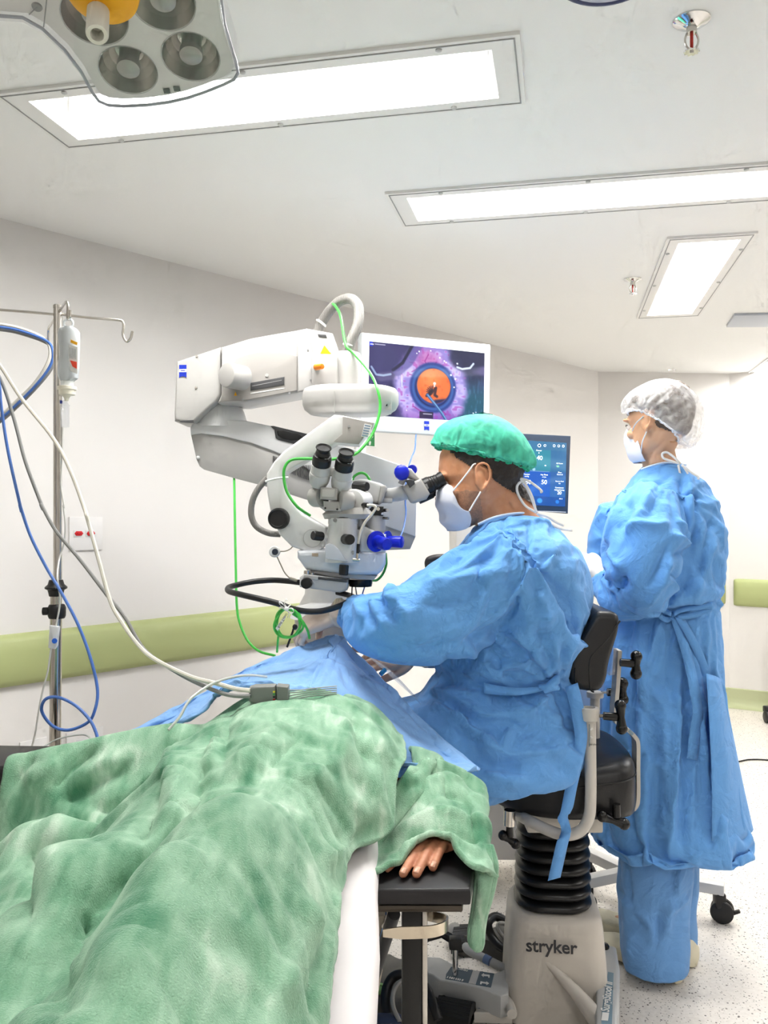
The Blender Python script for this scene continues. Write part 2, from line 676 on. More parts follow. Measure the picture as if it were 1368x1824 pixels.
def wall(name, a, b, t=0.08):
    d = (b - a).normalized(); n = V(d.y, -d.x, 0)
    cen = (a + b) / 2
    mid = V(0.5, 2.0, 0)
    if (mid - cen).dot(n) > 0:
        n = -n
    m = MB(); m.prism([a, b, b + V(0, 0, H), a + V(0, 0, H)], n * t)
    return struct(obj(name, m, WALLM, smooth=0))


wall('wall_left', A0, B_)
wall('wall_back', B_, D_)
wall('wall_right', D_, E_)
wall('wall_far_right', E_, room[4])
wall('wall_rear', room[4], room[5])
wall('wall_near_left', room[5], A0)


# green bumper rails
def rail(name, a, b, zc, hh, label=None):
    d = (b - a).normalized(); n = V(d.y, -d.x, 0)
    if (V(0.5, 2.0, 0) - a).dot(n) < 0:
        n = -n
    prof = [(0, -hh / 2), (0.018, -hh / 2 + .004), (0.030, -hh * .36), (0.036, -hh * .15), (0.036, hh * .15), (0.030, hh * .36), (0.018, hh / 2 - .004), (0, hh / 2)]
    m = MB()
    L = (b - a).length
    rings = []
    for s, k in ((0.0, .25), (0.012, .75), (0.03, .95), (0.05, 1.0), (L - .05, 1.0), (L - .03, .95), (L - .012, .75), (L, .25)):
        rings.append([a + d * s + n * (x * k) + V(0, 0, zc + z * (.9 + .1 * k)) for x, z in prof])
    m.loft(rings)
    return struct(obj(name, m, RAILM, smooth=50))


rail('trim_1', A0 + ldir * .2, B_ - ldir * .05, 0.866, 0.175)
bdir = (D_ - B_).normalized(); rdir = (E_ - D_).normalized()
rail('trim_2', B_ + bdir * .04, D_ - bdir * .03, 0.800, 0.175)
rail('trim_3', D_ + rdir * .03, E_ - rdir * .1, 0.800, 0.19)

# green cove skirting
SKM = mat('skirting_vinyl', 'C2C8A0', 0.45)
for nm, a, b in (('baseboard_back', B_, D_), ('baseboard_right', D_, E_), ('baseboard_left', A0, B_)):
    d = (b - a).normalized(); n = V(d.y, -d.x, 0)
    if (V(0.5, 2.0, 0) - a).dot(n) < 0:
        n = -n
    m = MB()
    prof = [(0, 0), (0.07, 0), (0.045, .004), (0.022, .016), (0.010, .035), (0.006, .06), (0.006, .125), (0, .13)]
    m.loft([[a + n * x + V(0, 0, z + .001) for x, z in prof], [b + n * x + V(0, 0, z + .001) for x, z in prof]])
    struct(obj(nm, m, SKM, smooth=50))

# luminaires
TUBE = mat('fluorescent_tube', 'FFFFFF', 0.4, emit=('FFFDFA', 6.0))
TUBE.cycles.emission_sampling = 'NONE'
PAN = mat('white_reflector', 'F7F7F5', 0.3)
LFRAME = mat('luminaire_frame', 'F3F2F0', 0.45)
LGLASS = thin_glass('luminaire_glass', (0.98, 0.98, 0.97), 0.05, 0.03)


WATT = 6.0


def luminaire(c, u, L, label, glass=True):
    w = V(-u.y, u.x, 0)
    t = thing('ceiling_light', label, 'ceiling light', c, 'recessed ceiling lights')
    o, i = rect(c, u, L, LW), rect(c, u, L - .12, LW - .09)
    m = MB()
    dn = V(0, 0, -.008)
    for k in range(4):
        j = (k + 1) % 4
        m.add([o[k], o[j], i[j], i[k], o[k] + dn, o[j] + dn, i[j] + dn, i[k] + dn],
              [(0, 1, 5, 4), (4, 5, 6, 7), (7, 6, 2, 3), (3, 2, 1, 0)])
    lip = rect(c + V(0, 0, -.008), u, L - .02, LW - .02); lip2 = rect(c + V(0, 0, -.008), u, L - .026, LW - .026)
    fr = obj('frame', m, LFRAME, t, smooth=0)
    g = MB()
    for k in range(4):
        j = (k + 1) % 4
        g.prism([lip[k], lip[j], lip2[j], lip2[k]], V(0, 0, -.0015))
    obj('seam', g, MGREY, fr, smooth=0)
    for k in range(3):
        for q in (-1, 1):
            sm = MB(); sm.lathe([(0.007, 0), (0.007, .003), (.004, .0045)], c + u * (k - 1) * (L * .36) + w * q * (LW / 2 - .022) + V(0, 0, -.008), (0, 0, -1), 10)
            obj('screw', sm, LGREY, fr)
    b = MB()
    i2 = rect(c + V(0, 0, .085), u, L - .16, LW - .14)
    for k in range(4):
        j = (k + 1) % 4
        b.quad(i[k] + V(0, 0, .0), i[j], i2[j], i2[k])
    b.add(i2, [(0, 1, 2, 3)])
    obj('reflector', b, PAN, t, smooth=0)
    rot = Matrix(((u.x, w.x, 0), (u.y, w.y, 0), (0, 0, 1)))
    for q in (-1, 1):
        tb = MB(); tb.cyl(c + w * q * .045 - u * (L / 2 - .11) + V(0, 0, .052), c + w * q * .045 + u * (L / 2 - .11) + V(0, 0, .052), .013, n=8)
        tu = obj('tube', tb, TUBE, t)
        for e in (-1, 1):
            cp = MB(); cp.box(c + w * q * .045 + u * e * (L / 2 - .095) + V(0, 0, .05), (.03, .03, .045), rot)
            obj('lamp_holder', cp, WHITE2, tu)
        la = bpy.data.lights.new('tube_glow', 'AREA'); la.shape = 'RECTANGLE'; la.size = L - .2; la.size_y = .06
        la.energy = WATT; la.color = (1.0, .985, .965)
        lo = bpy.data.objects.new('tube_glow', la); C.objects.link(lo); lo.parent = t
        lo.location = w * q * .045 + V(0, 0, .03); lo.rotation_euler = (0, 0, math.atan2(u.y, u.x))
    if glass:
        gl = MB(); gl.add(rect(c + V(0, 0, .004), u, L - .122, LW - .092), [(0, 1, 2, 3)])
        obj('glass_cover', gl, LGLASS, t, smooth=0)
    return t


for (c, u, L, lab) in lights:
    luminaire(c, u, L, lab)
for k, (c, u, L) in enumerate(added_lights):
    luminaire(c, u, L, 'added recessed ceiling light brightening the room, out of the picture ' + ['behind the camera on the left', 'behind the camera on the right', 'over the right side of the room', 'over the far right side'][k], False)

# camera, world, colour
cam = bpy.data.cameras.new('camera'); co_ = bpy.data.objects.new('camera', cam); C.objects.link(co_)
co_.location = (0, 0, CH); co_.rotation_euler = (R(90), 0, 0)
cam.sensor_fit = 'VERTICAL'; cam.sensor_height = 36.0; cam.lens = F / 1824 * 36.0
cam.clip_start = 0.02
sc = bpy.context.scene
sc.camera = co_
w = bpy.data.worlds.new('world'); sc.world = w; w.use_nodes = True
w.node_tree.nodes['Background'].inputs[0].default_value = (1, .97, .93, 1)
w.node_tree.nodes['Background'].inputs[1].default_value = 0.3
sc.view_settings.view_transform = 'Standard'
sc.view_settings.look = 'None'
sc.view_settings.gamma = 1
sc.view_settings.use_curve_mapping = False
sc.view_settings.exposure = 0.82
sc.cycles.diffuse_bounces = 3
sc.cycles.glossy_bounces = 3
sc.cycles.transmission_bounces = 6
sc.cycles.max_bounces = 7
sc.cycles.transparent_max_bounces = 12
sc.cycles.use_adaptive_sampling = True
sc.cycles.adaptive_threshold = 0.09
sc.cycles.adaptive_min_samples = 12
sc.cycles.caustics_reflective = False
sc.cycles.caustics_refractive = False
sc.cycles.sample_clamp_indirect = 6.0
# ================================================================== the operating microscope
def pr(pts, d, thick, bevel=0.004, rnd=0, seg=3, mi=0, mb=None, w=0.25):
    """outline in the photo at its own distance, pushed away from the camera by its real thickness"""
    poly = pp(pts, d)
    if rnd:
        poly = chaikin(poly, rnd, w)
    m = mb or MB()
    m.mi = mi
    m.prism(poly, V(0, thick, 0), bevel, seg)
    m.mi = 0
    return m


def a_(u, v): return (300 + u / 3.42, 500 + v / 3.42)
def b_(u, v): return (400 + u / 3.6, 760 + v / 3.6)
def c_(u, v): return (540 + u / 5.2615, 780 + v / 5.2615)
def d_(u, v): return (400 + u / 5.2615, 960 + v / 5.2615)
def AL(*l): return [a_(*p) for p in l]
def BL(*l): return [b_(*p) for p in l]
def CL(*l): return [c_(*p) for p in l]
def DL(*l): return [d_(*p) for p in l]


def brand(parent, origin, xdir, size, name='brand_mark'):
    """blue square mark with a notched foot and a white lettered band"""
    x = Vector(xdir).normalized(); y = V(0, 0, 1); n = x.cross(y)
    w, h = size, size * 1.75
    o = Vector(origin)
    m = MB(); m.mi = 0
    m.prism([o + x * (-w / 2) + y * (h / 2), o + x * (w / 2) + y * (h / 2), o + x * (w / 2) + y * (-h / 2), o + x * (w * .25) + y * (-h * .42), o + y * (-h * .40), o - x * (w * .25) + y * (-h * .42), o + x * (-w / 2) + y * (-h / 2)], n * .0006)
    m.mi = 1
    m.prism([o + x * (-w / 2) + y * (h * .17) + n * .0006, o + x * (w / 2) + y * (h * .17) + n * .0006, o + x * (w / 2) - y * (h * .06) + n * .0006, o - x * (w / 2) - y * (h * .06) + n * .0006], n * .0003)
    m.mi = 0
    m.text('ZEISS', o + y * (h * .055) + n * .0012, x, y, size * .27, .0004, 'CENTER', bold=.02)
    return obj(name, m, [LOGO, PAPER], parent, smooth=0)


SD = 2.15
scope = thing('operating_microscope', 'white operating microscope on a jointed arm over the lying person', 'microscope', P(575, 1100, 2.5).xy.to_3d())
MW = mat('microscope_white', 'E0E0DF', 0.36)
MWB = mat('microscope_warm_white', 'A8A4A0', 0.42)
MWL = mat('shade_lifted_white', 'E9E9EA', 0.34)  # same microscope white, lightened to offset the shade under the upper arm
MWU = mat('glare_dimmed_white', 'C3C1BF', 0.38)  # same microscope white, darkened to offset glare from the ceiling light above
MWC = mat('glare_dimmed_counterweight', 'B9B7B4', 0.4)  # microscope white again, darkened further against that ceiling light
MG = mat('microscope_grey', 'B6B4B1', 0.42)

# --- upper arm
m = pr(AL((50, 490), (318, 402), (318, 690), (292, 735), (150, 865), (35, 855), (34, 800)), 2.36, .17, .008)
cw = obj('counterweight_housing', m, MWC, scope)
brand(cw, P(*a_(88, 552), 2.359), (1, 0, .02), S(2.36) * 13)
screws(cw, [P(*a_(*q), 2.36) for q in ((173, 460), (170, 652))], S(2.36) * 2.4, STEEL)
m = pr(AL((72, 852), (152, 848), (150, 864), (66, 860)), 2.358, .02, .001)
obj('vent_slot', m, DGREY, cw)

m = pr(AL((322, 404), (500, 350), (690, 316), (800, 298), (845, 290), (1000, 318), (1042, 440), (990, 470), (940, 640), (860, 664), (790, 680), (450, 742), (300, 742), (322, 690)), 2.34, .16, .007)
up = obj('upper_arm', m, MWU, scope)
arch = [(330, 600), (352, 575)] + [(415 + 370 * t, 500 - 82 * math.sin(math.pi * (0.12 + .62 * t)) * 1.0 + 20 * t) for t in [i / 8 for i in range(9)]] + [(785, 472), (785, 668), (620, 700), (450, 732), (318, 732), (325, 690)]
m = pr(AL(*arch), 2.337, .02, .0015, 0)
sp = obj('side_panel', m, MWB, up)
m = pr(AL((500, 622), (706, 585), (706, 632), (500, 668)), 2.334, .01, .001)
obj('scale_slot', m, DGREY, sp)
m = pr(AL((508, 640), (690, 604), (690, 608), (508, 644)), 2.3335, .001, 0); obj('scale_line', m, MGREY, sp)
m = pr(AL((500, 684), (706, 652), (706, 657), (500, 690)), 2.336, .004, 0); obj('trim_line', m, MW, sp)
m = MB(); m.lathe([(S(2.33) * 3.5, 0), (S(2.33) * 3.0, .002)], P(*a_(600, 577), 2.337), (0, -1, 0), 16); obj('screw_cap', m, MG, sp)
m = MB(); ax = V(-.62, -.75, .04)
m.cyl(P(*a_(462, 596), 2.33), P(*a_(462, 596), 2.33) + ax * .066, S(2.33) * 22, n=40, bevel=.004)
obj('clamp_knob', m, MWC, up)
m = pr(AL((785, 300), (845, 289), (885, 470), (925, 640), (862, 667), (785, 680)), 2.325, .03, .006)
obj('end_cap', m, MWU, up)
screws(up, [P(*a_(*q), 2.325) for q in ((850, 422), (868, 606), (738, 685), (455, 726))], S(2.3) * 2, MGREY)
m = pr(AL((950, 393), (992, 448), (926, 443)), 2.338, .003, 0); obj('warning_triangle', m, YELLOW, up)
m = pr(AL((408, 676), (417, 700), (400, 700)), 2.335, .003, 0); obj('warning_triangle', m, YELLOW, up)
m = MB(); m.cyl(P(*a_(885, 530), 2.33), P(*a_(908, 526), 2.185), S(2.3) * 5.5, n=20)
kn = obj('release_stub', m, MW, up)
m = MB(); m.cyl(P(*a_(896, 527), 2.19), P(*a_(938, 522), 2.165), S(2.3) * 5.2, S(2.3) * 4.6, n=20, bevel=.002)
obj('release_button', m, ORANGE, kn)
m = pr(AL((910, 325), (960, 328), (965, 346), (915, 340)), 2.337, .02, .001); obj('cable_port', m, DGREY, up)

# --- hose over the top
def hose_mat():
    mm = mat('braided_sleeve', 'A9A6A3', 0.45)
    nt = mm.node_tree; b = nt.nodes['Principled BSDF']
    tc = nt.nodes.new('ShaderNodeTexCoord'); wv = nt.nodes.new('ShaderNodeTexWave')
    wv.inputs['Scale'].default_value = 130; wv.inputs['Distortion'].default_value = 4; wv.inputs['Detail'].default_value = 2
    nt.links.new(tc.outputs['Object'], wv.inputs['Vector'])
    r = nt.nodes.new('ShaderNodeValToRGB'); r.color_ramp.elements[0].color = lin('6A6764'); r.color_ramp.elements[1].color = lin('9F9C98')
    nt.links.new(wv.outputs['Fac'], r.inputs['Fac']); nt.links.new(r.outputs['Color'], b.inputs['Base Color'])
    bp = nt.nodes.new('ShaderNodeBump'); bp.inputs['Strength'].default_value = .5; bp.inputs['Distance'].default_value = .001
    nt.links.new(wv.outputs['Fac'], bp.inputs['Height']); nt.links.new(bp.outputs['Normal'], b.inputs['Normal'])
    return mm
HOSE = hose_mat()
hp = [(900, 335, 2.40), (930, 262, 2.39), (985, 180, 2.36), (1050, 122, 2.33), (1115, 112, 2.30), (1158, 165, 2.28), (1152, 270, 2.26), (1110, 370, 2.25), (1085, 450, 2.25)]
m = MB(); m.tube(spline([P(*a_(u, v), d) for u, v, d in hp], 8), S(2.3) * 9.2, 16)
hs = obj('cable_hose', m, HOSE, scope)
for (u, v, d, ax) in ((930, 258, 2.385, (.55, 0, .8)), (1098, 392, 2.25, (-.25, .1, -1))):
    m = MB(); m.lathe([(S(d) * 9.6, -.003), (S(d) * 10.6, -.0015), (S(d) * 10.6, .0015), (S(d) * 9.6, .003)], P(*a_(u, v), d), ax, 20); obj('cable_tie', m, PAPER, hs)

# --- swivel post and turntable housing
m = MB(); q = P(*a_(1082, 440), 2.26); q2 = P(*a_(1082, 668), 2.26)
m.cyl(q2, q, S(2.26) * 26.5, n=40, bevel=.006)
m.box((P(*a_(960, 560), 2.26)), (.07, .10, S(2.26) * 56), None, .01)
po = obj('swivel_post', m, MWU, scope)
m = MB(); m.lathe([(S(2.2) * 3, 0), (S(2.2) * 2.6, .003)], P(*a_(938, 640), 2.205), (0, -1, 0), 14); obj('screw', m, STEEL, po)
def stadium(cx0, cx1, cy, r, n=12):
    out = []
    for i in range(n + 1):
        a = -math.pi / 2 + math.pi * i / n
        out.append(V(cx1 + r * math.cos(a), cy + r * math.sin(a), 0))
    for i in range(n + 1):
        a = math.pi / 2 + math.pi * i / n
        out.append(V(cx0 + r * math.cos(a), cy + r * math.sin(a), 0))
    return out
zt, zb = P(0, 693, 2.26).z, P(0, 740, 2.26).z
x0, x1 = P(536, 0, 2.2).x, P(690, 0, 2.24).x
rr = .085
def ringz(k, z): return [V((p.x - (x0 + x1) / 2) * k + (x0 + x1) / 2, (p.y - 2.24) * k + 2.24, z) for p in stadium(x0 + rr, x1 - rr + .03, 2.24, rr)]
m = MB(); m.loft([ringz(.86, zt), ringz(.95, zt - .004), ringz(.99, zt - .012), ringz(1, zt - .02), ringz(1, zb + .026), ringz(.95, zb + .012), ringz(.82, zb)])
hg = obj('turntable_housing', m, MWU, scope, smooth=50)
m = pr(AL((1008, 672), (1012, 672), (1012, 805), (1008, 805)), 2.148, .01, 0); obj('seam', m, MG, hg, smooth=0)
m = MB(); m.box(P(691, 718, 2.235), (.02, .10, .05), None, .004); e = obj('end_plate', m, MWU, hg)
m = MB(); m.box(P(686, 718, 2.18), (.012, .004, .016), None, .001); obj('socket', m, BLACK, e)

# --- C-shaped carrier arm
outer = AL((1010, 815), (1060, 820)) + AL((1256, 862), (1240, 900), (1160, 1000)) + BL((720, 105), (540, 205), (392, 292), (378, 345), (384, 405), (422, 470), (500, 560), (590, 612), (655, 648), (640, 770), (600, 806), (520, 800), (430, 770), (350, 690), (296, 560), (272, 420), (270, 300)) + AL((640, 1105), (700, 1040), (850, 930))
m = pr(outer, 2.10, .085, .006)
ca = obj('carrier_arm', m, MW, scope)
m = pr(AL((1062, 826), (1250, 866), (1160, 996), (1004, 982), (1058, 934)), 2.098, .01, .001)
pl = obj('cover_plate', m, MWB, ca)
m = pr(AL((1195, 870), (1240, 880), (1220, 955), (1175, 950)), 2.0965, .002, 0); sk = obj('rating_label', m, PAPER, pl, smooth=0)
m = MB()
for i in range(5):
    m.merge(pr(AL((1196 - i * 4, 876 + i * 15), (1232 - i * 4, 883 + i * 15), (1230 - i * 4, 892 + i * 15), (1194 - i * 4, 886 + i * 15)), 2.0963, .001, 0))
obj('label_print', m, mat('label_blue_grey', '8397AB', .6), sk, smooth=0)
m = MB(); m.lathe([(S(2.1) * 2.2, 0), (S(2.1) * 2, .002)], P(*a_(1100, 889), 2.098), (0, -1, 0), 14); obj('screw', m, MGREY, pl)
m = MB(); k = P(*b_(352, 590), 2.10)
m.lathe([(S(2.1) * 19, 0), (S(2.1) * 19, .012), (S(2.1) * 17.5, .018), (S(2.1) * 15, .019), (S(2.1) * 14, .017), (.001, .017)], k, (-.12, -1, .05), 40)
obj('friction_knob', m, BLACK, ca)
m = MB(); k = P(*b_(562, 717), 2.099)
m.lathe([(S(2.1) * 16.2, 0), (S(2.1) * 16.2, .0012), (S(2.1) * 15.6, .0012), (S(2.1) * 15.6, 0)], k, (0, -1, 0), 40, caps=False)
obj('cover_ring', m, MG, ca)
m = MB(); m.tube(spline([P(*b_(262, 352), 2.09), P(*b_(300, 340), 2.088), P(*b_(350, 330), 2.088), P(*b_(398, 326), 2.09), P(*b_(400, 322), 2.15)], 5), .0028, 8); obj('cable_tie', m, PAPER, ca)
m = MB(); m.tube(spline([P(*b_(*q), 2.2) for q in ((275, 330), (215, 400), (178, 480), (172, 570), (205, 640), (280, 682), (360, 690))], 8), S(2.2) * 5.6, 14)
obj('side_hose', m, HOSE, scope)

# --- lower suspension arm
div = AL((138, 940), (200, 931), (330, 947), (500, 988), (640, 1039)) + BL((420, 200), (560, 290), (640, 380), (800, 500), (1040, 640), (1225, 706))
top = AL((135, 935), (133, 895), (150, 868), (300, 850), (470, 852), (640, 888), (850, 940)) + BL((700, 118), (760, 122), (930, 178), (1110, 238), (1225, 300), (1232, 480)) + div[::-1]
m = pr(top, 2.40, .17, .012)
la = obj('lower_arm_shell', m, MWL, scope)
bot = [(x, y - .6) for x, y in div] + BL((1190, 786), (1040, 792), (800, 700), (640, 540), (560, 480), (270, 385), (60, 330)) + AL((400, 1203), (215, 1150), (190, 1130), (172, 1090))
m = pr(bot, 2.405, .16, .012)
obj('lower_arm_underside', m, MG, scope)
m = MB(); q = P(*a_(310, 0), 2.47); zz = [P(0, a_(0, v)[1], 2.47).z for v in (742, 760, 800, 850, 900)]
m.lathe([(S(2.47) * 34, zz[0] - zz[4]), (S(2.47) * 38, zz[1] - zz[4]), (S(2.47) * 44, zz[2] - zz[4]), (S(2.47) * 48, zz[3] - zz[4]), (S(2.47) * 49, 0)][::-1], V(q.x, 2.47, zz[4]), (0, 0, 1), 40)
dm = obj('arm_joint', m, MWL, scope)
m = MB(); m.lathe([(S(2.47) * 26, 0), (S(2.47) * 26, .012)], V(q.x, 2.47, zz[0] - .004), (0, 0, 1), 36); obj('joint_ring', m, BLACK, dm)
m = pr(AL((620, 884), (640, 884), (852, 934), (772, 996), (668, 970), (652, 958), (645, 908)), 2.397, .03, .003)
gp = obj('grip_recess', m, DGREY, la)
m = pr(AL((660, 900), (835, 942), (775, 980), (668, 955)), 2.394, .01, .002, 1); obj('grip_pad', m, BLACK, gp)
m = MB()
for i in range(4):
    u = 636 + i * 9; m.merge(pr(AL((u, 1066 + i * 3), (u + 4, 1067 + i * 3), (u + 4, 1112 + i * 3), (u, 1111 + i * 3)), 2.399, .006, 0))
for i in range(14):
    u = 420 + i * 10.4; t0 = 282 - 36 * math.sin(min(1, i / 5) * math.pi / 2); m.merge(pr(BL((u, t0), (u + 4.5, t0 + 1), (u + 4.5, 300 + i * 4), (u, 298 + i * 4)), 2.399, .006, 0))
obj('vent_grille', m, DGREY, la, smooth=0)
m = MB(); m.ell(P(*a_(180, 1078), 2.40), (S(2.4) * 3.4,) * 3); obj('stop_button', m, MW, la)

# --- optics: body
m = MB()
m.merge(pr(BL((465, 798), (640, 790), (1036, 806), (1034, 880), (1012, 925), (980, 952), (800, 950), (560, 922), (520, 918), (465, 842)), 2.07, .15, .012))
bd = obj('optics_body', m, mat('microscope_cool_white', 'DEE2E9', 0.32), scope)
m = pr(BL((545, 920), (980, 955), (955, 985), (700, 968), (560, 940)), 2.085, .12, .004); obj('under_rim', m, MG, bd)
m = MB(); m.lathe([(S(2.13) * 21, 0), (S(2.13) * 21.5, .008), (S(2.13) * 20, .018), (S(2.13) * 16, .018), (S(2.13) * 14, .012)], P(*b_(872, 978), 2.14), (0, 0, -1), 40)
obj('objective_lens', m, BLACKG, bd)
m = pr(BL((560, 812), (600, 812), (600, 833), (560, 832)), 2.068, .004, .0005); obj('beige_label', m, mat('beige_label', 'CDB9A3', .6), bd, smooth=0)
# column of the beam splitter in front
cq = P(*b_(752, 0), 2.07); zz = lambda v: P(0, b_(0, v)[1], 2.07).z
m = MB(); sS = S(2.07)
def oval(x, y, z, rx, ry, n=32, e=2.6):
    out = []
    for i in range(n):
        a = 2 * math.pi * i / n
        c, s = math.cos(a), math.sin(a)
        out.append(V(x + rx * math.copysign(abs(c) ** (2 / e), c), y + ry * math.copysign(abs(s) ** (2 / e), s), z))
    return out
m.loft([oval(cq.x, 2.08, zz(868), 30 * sS, .048), oval(cq.x, 2.08, zz(800), 29.5 * sS, .048), oval(cq.x, 2.08, zz(700), 27.5 * sS, .046), oval(cq.x + .002, 2.08, zz(624), 25.5 * sS, .044), oval(cq.x + .002, 2.08, zz(622), 26.3 * sS, .044), oval(cq.x + .002, 2.08, zz(586), 26 * sS, .044)])
col = obj('beam_splitter', m, MW, scope, smooth=35)
m = MB(); m.loft([oval(cq.x + .006, 2.08, zz(588), 24 * sS, .043), oval(cq.x + .006, 2.08, zz(570), 24 * sS, .043)]); obj('black_ring', m, BLACK, col)
m = MB(); m.lathe([(3.6 * sS, 0), (3.2 * sS, .0025), (1.4 * sS, .0025), (1.2 * sS, .001)], P(*b_(708, 600), 2.036), (0, -1, 0), 16); obj('screw', m, MGREY, col)
m = pr(BL((645, 760), (668, 750), (700, 757), (735, 790), (765, 835), (792, 862), (780, 868), (645, 845)), 2.028, .012, .002); obj('curved_cover', m, mat('cover_white', 'D6DAE2', .3), col)
def ribbed(a, b, r, n=14, name='knob', parent=None, mm=BLACK):
    a, b = Vector(a), Vector(b); L = (b - a).length
    mb = MB(); ax = (b - a).normalized(); q = Vector((0, 0, 1)).rotation_difference(ax)
    rings = []
    N = n * 4
    for h, k, rib in ((0, .92, 0), (L * .06, 1, 0), (L * .12, 1, 1), (L * .8, 1, 1), (L * .88, 1, 0), (L * .97, .95, 0), (L, .88, 0)):
        rg = []
        for i in range(N):
            rad = r * k * (1 - (.07 if rib and i % 4 in (0,) else 0))
            ang = 2 * math.pi * i / N
            rg.append(a + q @ Vector((rad * math.cos(ang), rad * math.sin(ang), h)))
        rings.append(rg)
    mb.loft(rings)
    return obj(name, mb, mm, parent, smooth=35)
st = MB(); st.cyl(P(*b_(655, 706), 2.06), P(*b_(618, 704), 2.045), 6.5 * sS, n=20); st = obj('knob_stub', st, MW, col)
ribbed(P(*b_(626, 705), 2.047), P(*b_(566, 697), 2.03), 8.2 * sS, parent=st)
ribbed(P(*b_(775, 722), 2.036), P(*b_(805, 724), 1.985), 9.2 * sS, parent=col)
ribbed(P(*b_(767, 886), 2.03), P(*b_(762, 952), 2.03), 8.4 * sS, parent=bd)
m = pr(BL((818, 795), (830, 795), (829, 820), (816, 820)), 2.033, .002, 0); obj('port_mark', m, MGREY, col, smooth=0)

# assistant's binocular tube
hd = MB()
hd.loft([oval(P(*b_(775, 0), 2.08).x, 2.09, zz(592), 38 * sS, .05), oval(P(*b_(790, 0), 2.08).x, 2.09, zz(560), 46 * sS, .058), oval(P(*b_(800, 0), 2.08).x, 2.09, zz(520), 33 * sS, .05)])
hd.cyl(P(*b_(700, 470), 2.07), P(*b_(872, 470), 2.10), 20 * sS, n=36, bevel=.003)
tb = obj('assistant_tube', hd, MG, scope, smooth=35)
m = MB(); m.cyl(P(*b_(828, 482), 2.07), P(*b_(906, 474), 2.11), 22 * sS, 18 * sS, n=36, bevel=.004); obj('side_cap', m, MW, tb)
m = MB(); m.cyl(P(*b_(568, 450), 2.075), P(*b_(632, 450), 2.055), 18.5 * sS, n=36, bevel=.006); obj('drum', m, MG, tb)
m = MB(); m.cyl(P(*b_(728, 470), 2.04), P(*b_(815, 476), 2.055), 19.5 * sS, 18 * sS, n=36, bevel=.006); obj('drum', m, MG, tb)
m = MB(); m.merge(pr(BL((614, 388), (728, 392), (722, 472), (612, 466)), 2.025, .06, .004)); hb = obj('hinge_block', m, MG, tb)
m = pr(BL((626, 400), (708, 402), (704, 452), (624, 448)), 2.0235, .004, .001); obj('hinge_cover', m, mat('hinge_grey', 'CFCDC9', .4), hb)
m = pr(BL((632, 476), (735, 480), (752, 545), (640, 536)), 2.03, .04, .003); ba = obj('base_plate', m, MG, tb)
screws(ba, [P(*b_(*q), 2.03) for q in ((646, 522), (722, 530))], 1.8 * sS, BLACK)
m = MB(); m.box(P(*b_(685, 290), 2.05), (.02, .03, .02), None, .003); obj('hinge_pin', m, MG, tb)
for (t, bq) in (((636, 132), (602, 372)), ((782, 160), (742, 402))):
    pa, pb = P(*b_(*bq), 2.055), P(*b_(*t), 2.0)
    ax = (pa - pb).normalized(); L = (pa - pb).length
    u = lambda v: L * v
    m = MB(); m.lathe([(17.5 * sS, u(.45)), (17.2 * sS, u(.66)), (18 * sS, u(.67)), (18.8 * sS, u(.78)), (17 * sS, u(.92)), (13 * sS, u(1.02))], pb, ax, 36)
    ob = obj('tube', m, mat('tube_grey', 'CBCAC8', .38), tb, smooth=30)
    m = MB(); m.lathe([(11 * sS, .004), (13.4 * sS, 0), (13.8 * sS, .002), (12.0 * sS, u(.06)), (11.6 * sS, u(.10)), (12.6 * sS, u(.12)), (13.4 * sS, u(.17)), (12.4 * sS, u(.2)), (15.0 * sS, u(.21)), (15.6 * sS, u(.25)), (16.6 * sS, u(.27)), (16.8 * sS, u(.42)), (16.0 * sS, u(.46))], pb, ax, 36)
    ey = obj('eyepiece', m, BLACK, ob, smooth=30)
    side = V(1, -.6, 0).normalized(); dn = -ax
    m = MB(); m.text('ZEISS', pb + ax * u(.34) + (V(.55, -.83, 0).normalized()) * 17.2 * sS, V(.83, .55, 0), -ax, .0055, .0004, 'CENTER'); obj('lettering', m, PAPER, ey, smooth=0)

# --- surgeon's side: inclinable tube, knuckle, eyepiece, blue caps
m = MB(); m.merge(pr(BL((815, 345), (860, 334), (905, 335), (1000, 362), (1034, 382), (990, 500), (905, 482), (830, 440)), 2.13, .10, .01, 0))
stb = obj('viewing_tube', m, MW, scope)
m = pr(BL((1000, 380), (1030, 374), (1044, 392), (1012, 486), (986, 502), (985, 470)), 2.12, .11, .006); obj('grey_collar', m, MG, stb)
m = MB(); m.tube(spline([P(*b_(1030, 440), 2.17), P(*b_(1090, 436), 2.16), P(*b_(1150, 424), 2.15), P(*b_(1185, 410), 2.15)], 5), [12.5 * S(2.16)] * 6 + [13 * S(2.16)] * 6 + [11 * S(2.16)] * 4, 24)
m.box(P(*b_(1040, 475), 2.165), (.03, .05, .012), None, .003)
obj('knuckle', m, LGREY, stb)
m = pr(BL((1138, 392), (1196, 345), (1222, 348), (1262, 330), (1318, 430), (1296, 466), (1216, 492), (1196, 486)), 2.12, .07, .008); nk = obj('eyepiece_block', m, MG, stb)
pa, pb = P(*c_(1060, 500), 2.16), P(*c_(1318, 380), 2.165)
ax = (pb - pa).normalized(); L = (pb - pa).length; s2 = S(2.16)
m = MB(); m.lathe([(16 * s2, 0), (15.5 * s2, L * .3)], pa, ax, 36); obj('tube', m, LGREY, nk)
